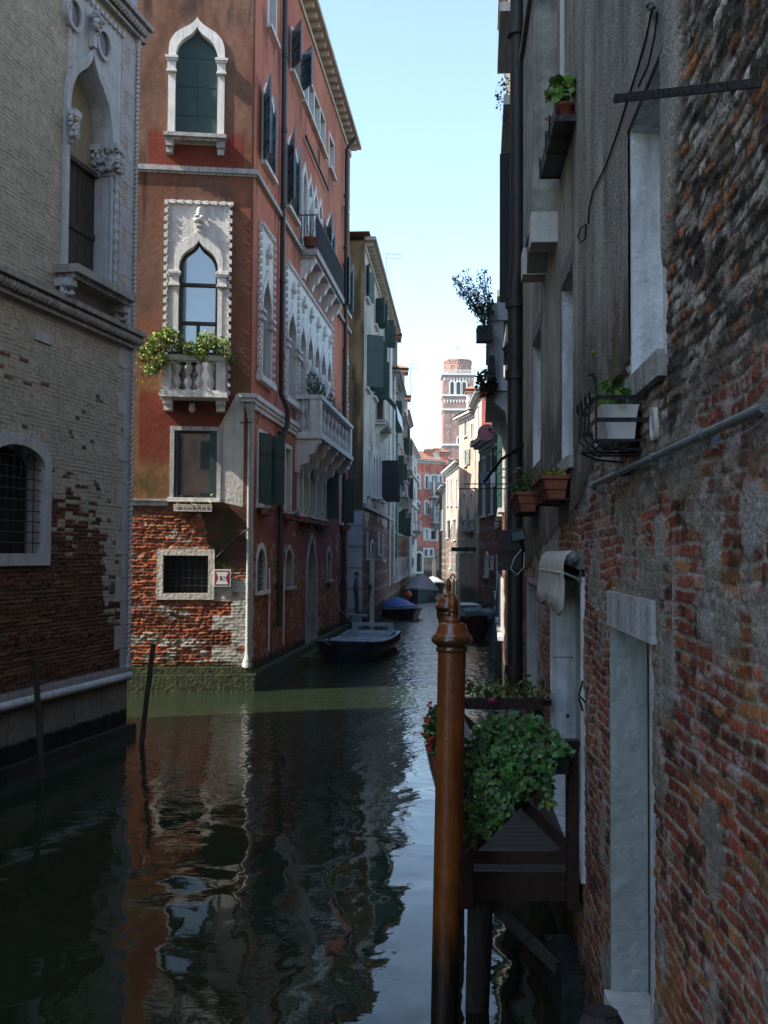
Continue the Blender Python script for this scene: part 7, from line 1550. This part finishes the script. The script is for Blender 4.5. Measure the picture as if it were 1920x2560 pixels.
# ================================================================== the man on the small jetty
jt = thing('small_jetty', (-1.1, 43.2, 0), 'small dark jetty under the standing man', 'jetty')
zj = at_y(890, 1536, 43.2).z
b = MB(); q0 = at_y(866, 1536, 43).x; q1 = at_y(918, 1536, 43).x; wbox(b, (q0, 42.7, zj - .09), (q1, 43.6, zj)); b.build('deck', mat('pale_plank', (.22, .22, .22), .8, var=.3), jt)
b = MB(); wbox(b, (q0 + .05, 42.8, -.3), (q0 + .2, 43.5, zj - .09)); b.build('support', WETDARK, jt); b = MB(); wbox(b, (q1 - .2, 42.8, -.3), (q1 - .05, 43.5, zj - .09)); b.build('support', WETDARK, jt)
def man(x, y, z, H=1.78):
    r = thing('person', (x, y, z), 'man in a striped dark shirt and jeans standing on the small jetty', 'person')
    S = H / 1.78
    # facing +X, body slightly turned to the camera
    J = {'pel': (0, 0, .95), 'waist': (0, 0, 1.08), 'chest': (.01, 0, 1.30), 'neck': (.02, 0, 1.48), 'nk2': (.035, 0, 1.55), 'head': (.05, 0, 1.64), 'top': (.045, 0, 1.73),
         'shL': (.0, -.17, 1.42), 'elL': (-.02, -.23, 1.15), 'wrL': (.22, -.20, 1.10), 'haL': (.28, -.18, 1.11),
         'shR': (.0, .17, 1.42), 'elR': (.0, .23, 1.15), 'wrR': (.22, .12, 1.12), 'haR': (.28, .1, 1.13),
         'hiL': (0, -.09, .92), 'knL': (.03, -.11, .50), 'anL': (-.01, -.12, .09), 'toL': (.17, -.13, .04),
         'hiR': (0, .09, .92), 'knR': (.08, .11, .50), 'anR': (.10, .13, .09), 'toR': (.28, .14, .04)}
    Rd = {'pel': .15, 'waist': .145, 'chest': .16, 'neck': .075, 'nk2': .055, 'head': .092, 'top': .07, 'shL': .07, 'elL': .048, 'wrL': .032, 'haL': .036, 'shR': .07, 'elR': .048, 'wrR': .032, 'haR': .036,
          'hiL': .10, 'knL': .066, 'anL': .045, 'toL': .038, 'hiR': .10, 'knR': .066, 'anR': .045, 'toR': .038}
    E = [('pel', 'waist'), ('waist', 'chest'), ('chest', 'neck'), ('neck', 'nk2'), ('nk2', 'head'), ('head', 'top')]
    for s in 'LR': E += [('chest', 'sh' + s), ('sh' + s, 'el' + s), ('el' + s, 'wr' + s), ('wr' + s, 'ha' + s), ('pel', 'hi' + s), ('hi' + s, 'kn' + s), ('kn' + s, 'an' + s), ('an' + s, 'to' + s)]
    for s, sy in (('L', 1), ('R', -1)):
        for k in range(5):
            a = J['ha' + s]; off = (-.03 + .02 * k) * sy
            n1, n2 = 'f%s%d' % (s, k), 'g%s%d' % (s, k)
            if k < 4: J[n1] = (a[0] + .045, a[1] + off, a[2] + .01); J[n2] = (a[0] + .075 - .008 * abs(k - 1), a[1] + off, a[2] - .015)
            else: J[n1] = (a[0] + .0, a[1] + .045 * sy, a[2] + .02); J[n2] = (a[0] + .035, a[1] + .05 * sy, a[2] + .035)
            Rd[n1] = .0105; Rd[n2] = .008; E += [('ha' + s, n1), (n1, n2)]
    names = list(J); me = bpy.data.meshes.new('body'); me.from_pydata([tuple(c * S for c in J[n]) for n in names], [(names.index(a), names.index(c)) for a, c in E], [])
    o = bpy.data.objects.new('body', me); C.objects.link(o)
    sk = o.modifiers.new('skin', 'SKIN'); sk.use_smooth_shade = True
    for i, n in enumerate(names): v = me.skin_vertices[0].data[i]; v.radius = (Rd[n] * S * (1.0 if n not in ('waist', 'chest', 'pel') else .78), Rd[n] * S * (1.0 if n not in ('waist', 'chest', 'pel') else 1.1)); v.use_root = (n == 'pel')
    sb = o.modifiers.new('sub', 'SUBSURF'); sb.levels = 2; sb.render_levels = 2
    dg = bpy.context.evaluated_depsgraph_get(); ev = o.evaluated_get(dg); m2 = bpy.data.meshes.new_from_object(ev); bpy.data.objects.remove(o)
    skin = mat('skin', (.38, .19, .12), .6, var=.1, bump=0); jeans = mat('blue_jeans', (.03, .05, .10), .9, var=.2, bump=.1)
    shirt = mat('striped_shirt', (.018, .022, .05), .9, var=.1, bump=0)
    t = shirt.node_tree; n_ = t.nodes; l_ = t.links; tc = n_.new('ShaderNodeTexCoord'); sp = n_.new('ShaderNodeSeparateXYZ'); l_.new(tc.outputs['Object'], sp.inputs[0])
    m_ = n_.new('ShaderNodeMath'); m_.operation = 'MULTIPLY'; m_.inputs[1].default_value = 14; l_.new(sp.outputs[2], m_.inputs[0]); f_ = n_.new('ShaderNodeMath'); f_.operation = 'FRACT'; l_.new(m_.outputs[0], f_.inputs[0])
    g_ = n_.new('ShaderNodeMath'); g_.operation = 'GREATER_THAN'; g_.inputs[1].default_value = .75; l_.new(f_.outputs[0], g_.inputs[0]); mx = n_.new('ShaderNodeMix'); mx.data_type = 'RGBA'; mx.inputs[6].default_value = (.018, .022, .05, 1); mx.inputs[7].default_value = (.22, .23, .26, 1)
    l_.new(g_.outputs[0], mx.inputs[0]); l_.new(mx.outputs[2], n_['Principled BSDF'].inputs['Base Color'])
    shoe = mat('dark_shoes', (.015, .012, .01), .6, bump=0)
    for m in (skin, shirt, jeans, shoe): m2.materials.append(m)
    for p in m2.polygons:
        c = p.center / S
        p.material_index = 3 if c.z < .10 else 2 if c.z < .98 else 1 if (c.z < 1.49 and not (c.x > .08 and abs(c.y) > .07) or (c.z < 1.5 and abs(c.y) < .14 and c.x < .2)) else 0
        p.use_smooth = True
    bo_ = bpy.data.objects.new('body', m2); C.objects.link(bo_); bo_.parent = r
    b = MB(); blob(b, (x + .03 * S, y, z + 1.685 * S), .10, .085, .085, 3, .06, 14, 9); b.v = [p for p in b.v]; b.build('hair', mat('dark_hair', (.015, .011, .009), .8), r)
    b = MB(); blob(b, (x + .145 * S, y, z + 1.625 * S), .018, .013, .02, 1, 0, 8, 6); blob(b, (x + .05, y - .095, z + 1.62 * S), .014, .01, .025, 1, 0, 8, 6); blob(b, (x + .05, y + .095, z + 1.62 * S), .014, .01, .025, 1, 0, 8, 6); b.build('nose_and_ears', skin, r)
    b = MB(); wbox(b, (x + .11 * S, y - .065, z + 1.64 * S), (x + .142 * S, y + .065, z + 1.665 * S)); b.build('dark_glasses', IRON, r)
    b = MB(); wbox(b, (x + .30 * S, y - .1, z + 1.09 * S), (x + .345 * S, y + .05, z + 1.17 * S)); tag(b.build('camera_bag', IRON, None), 'small dark box held by the standing man', 'box')
qm = at_y(889, 1536, 43.1); man(qm.x, 43.1, zj)
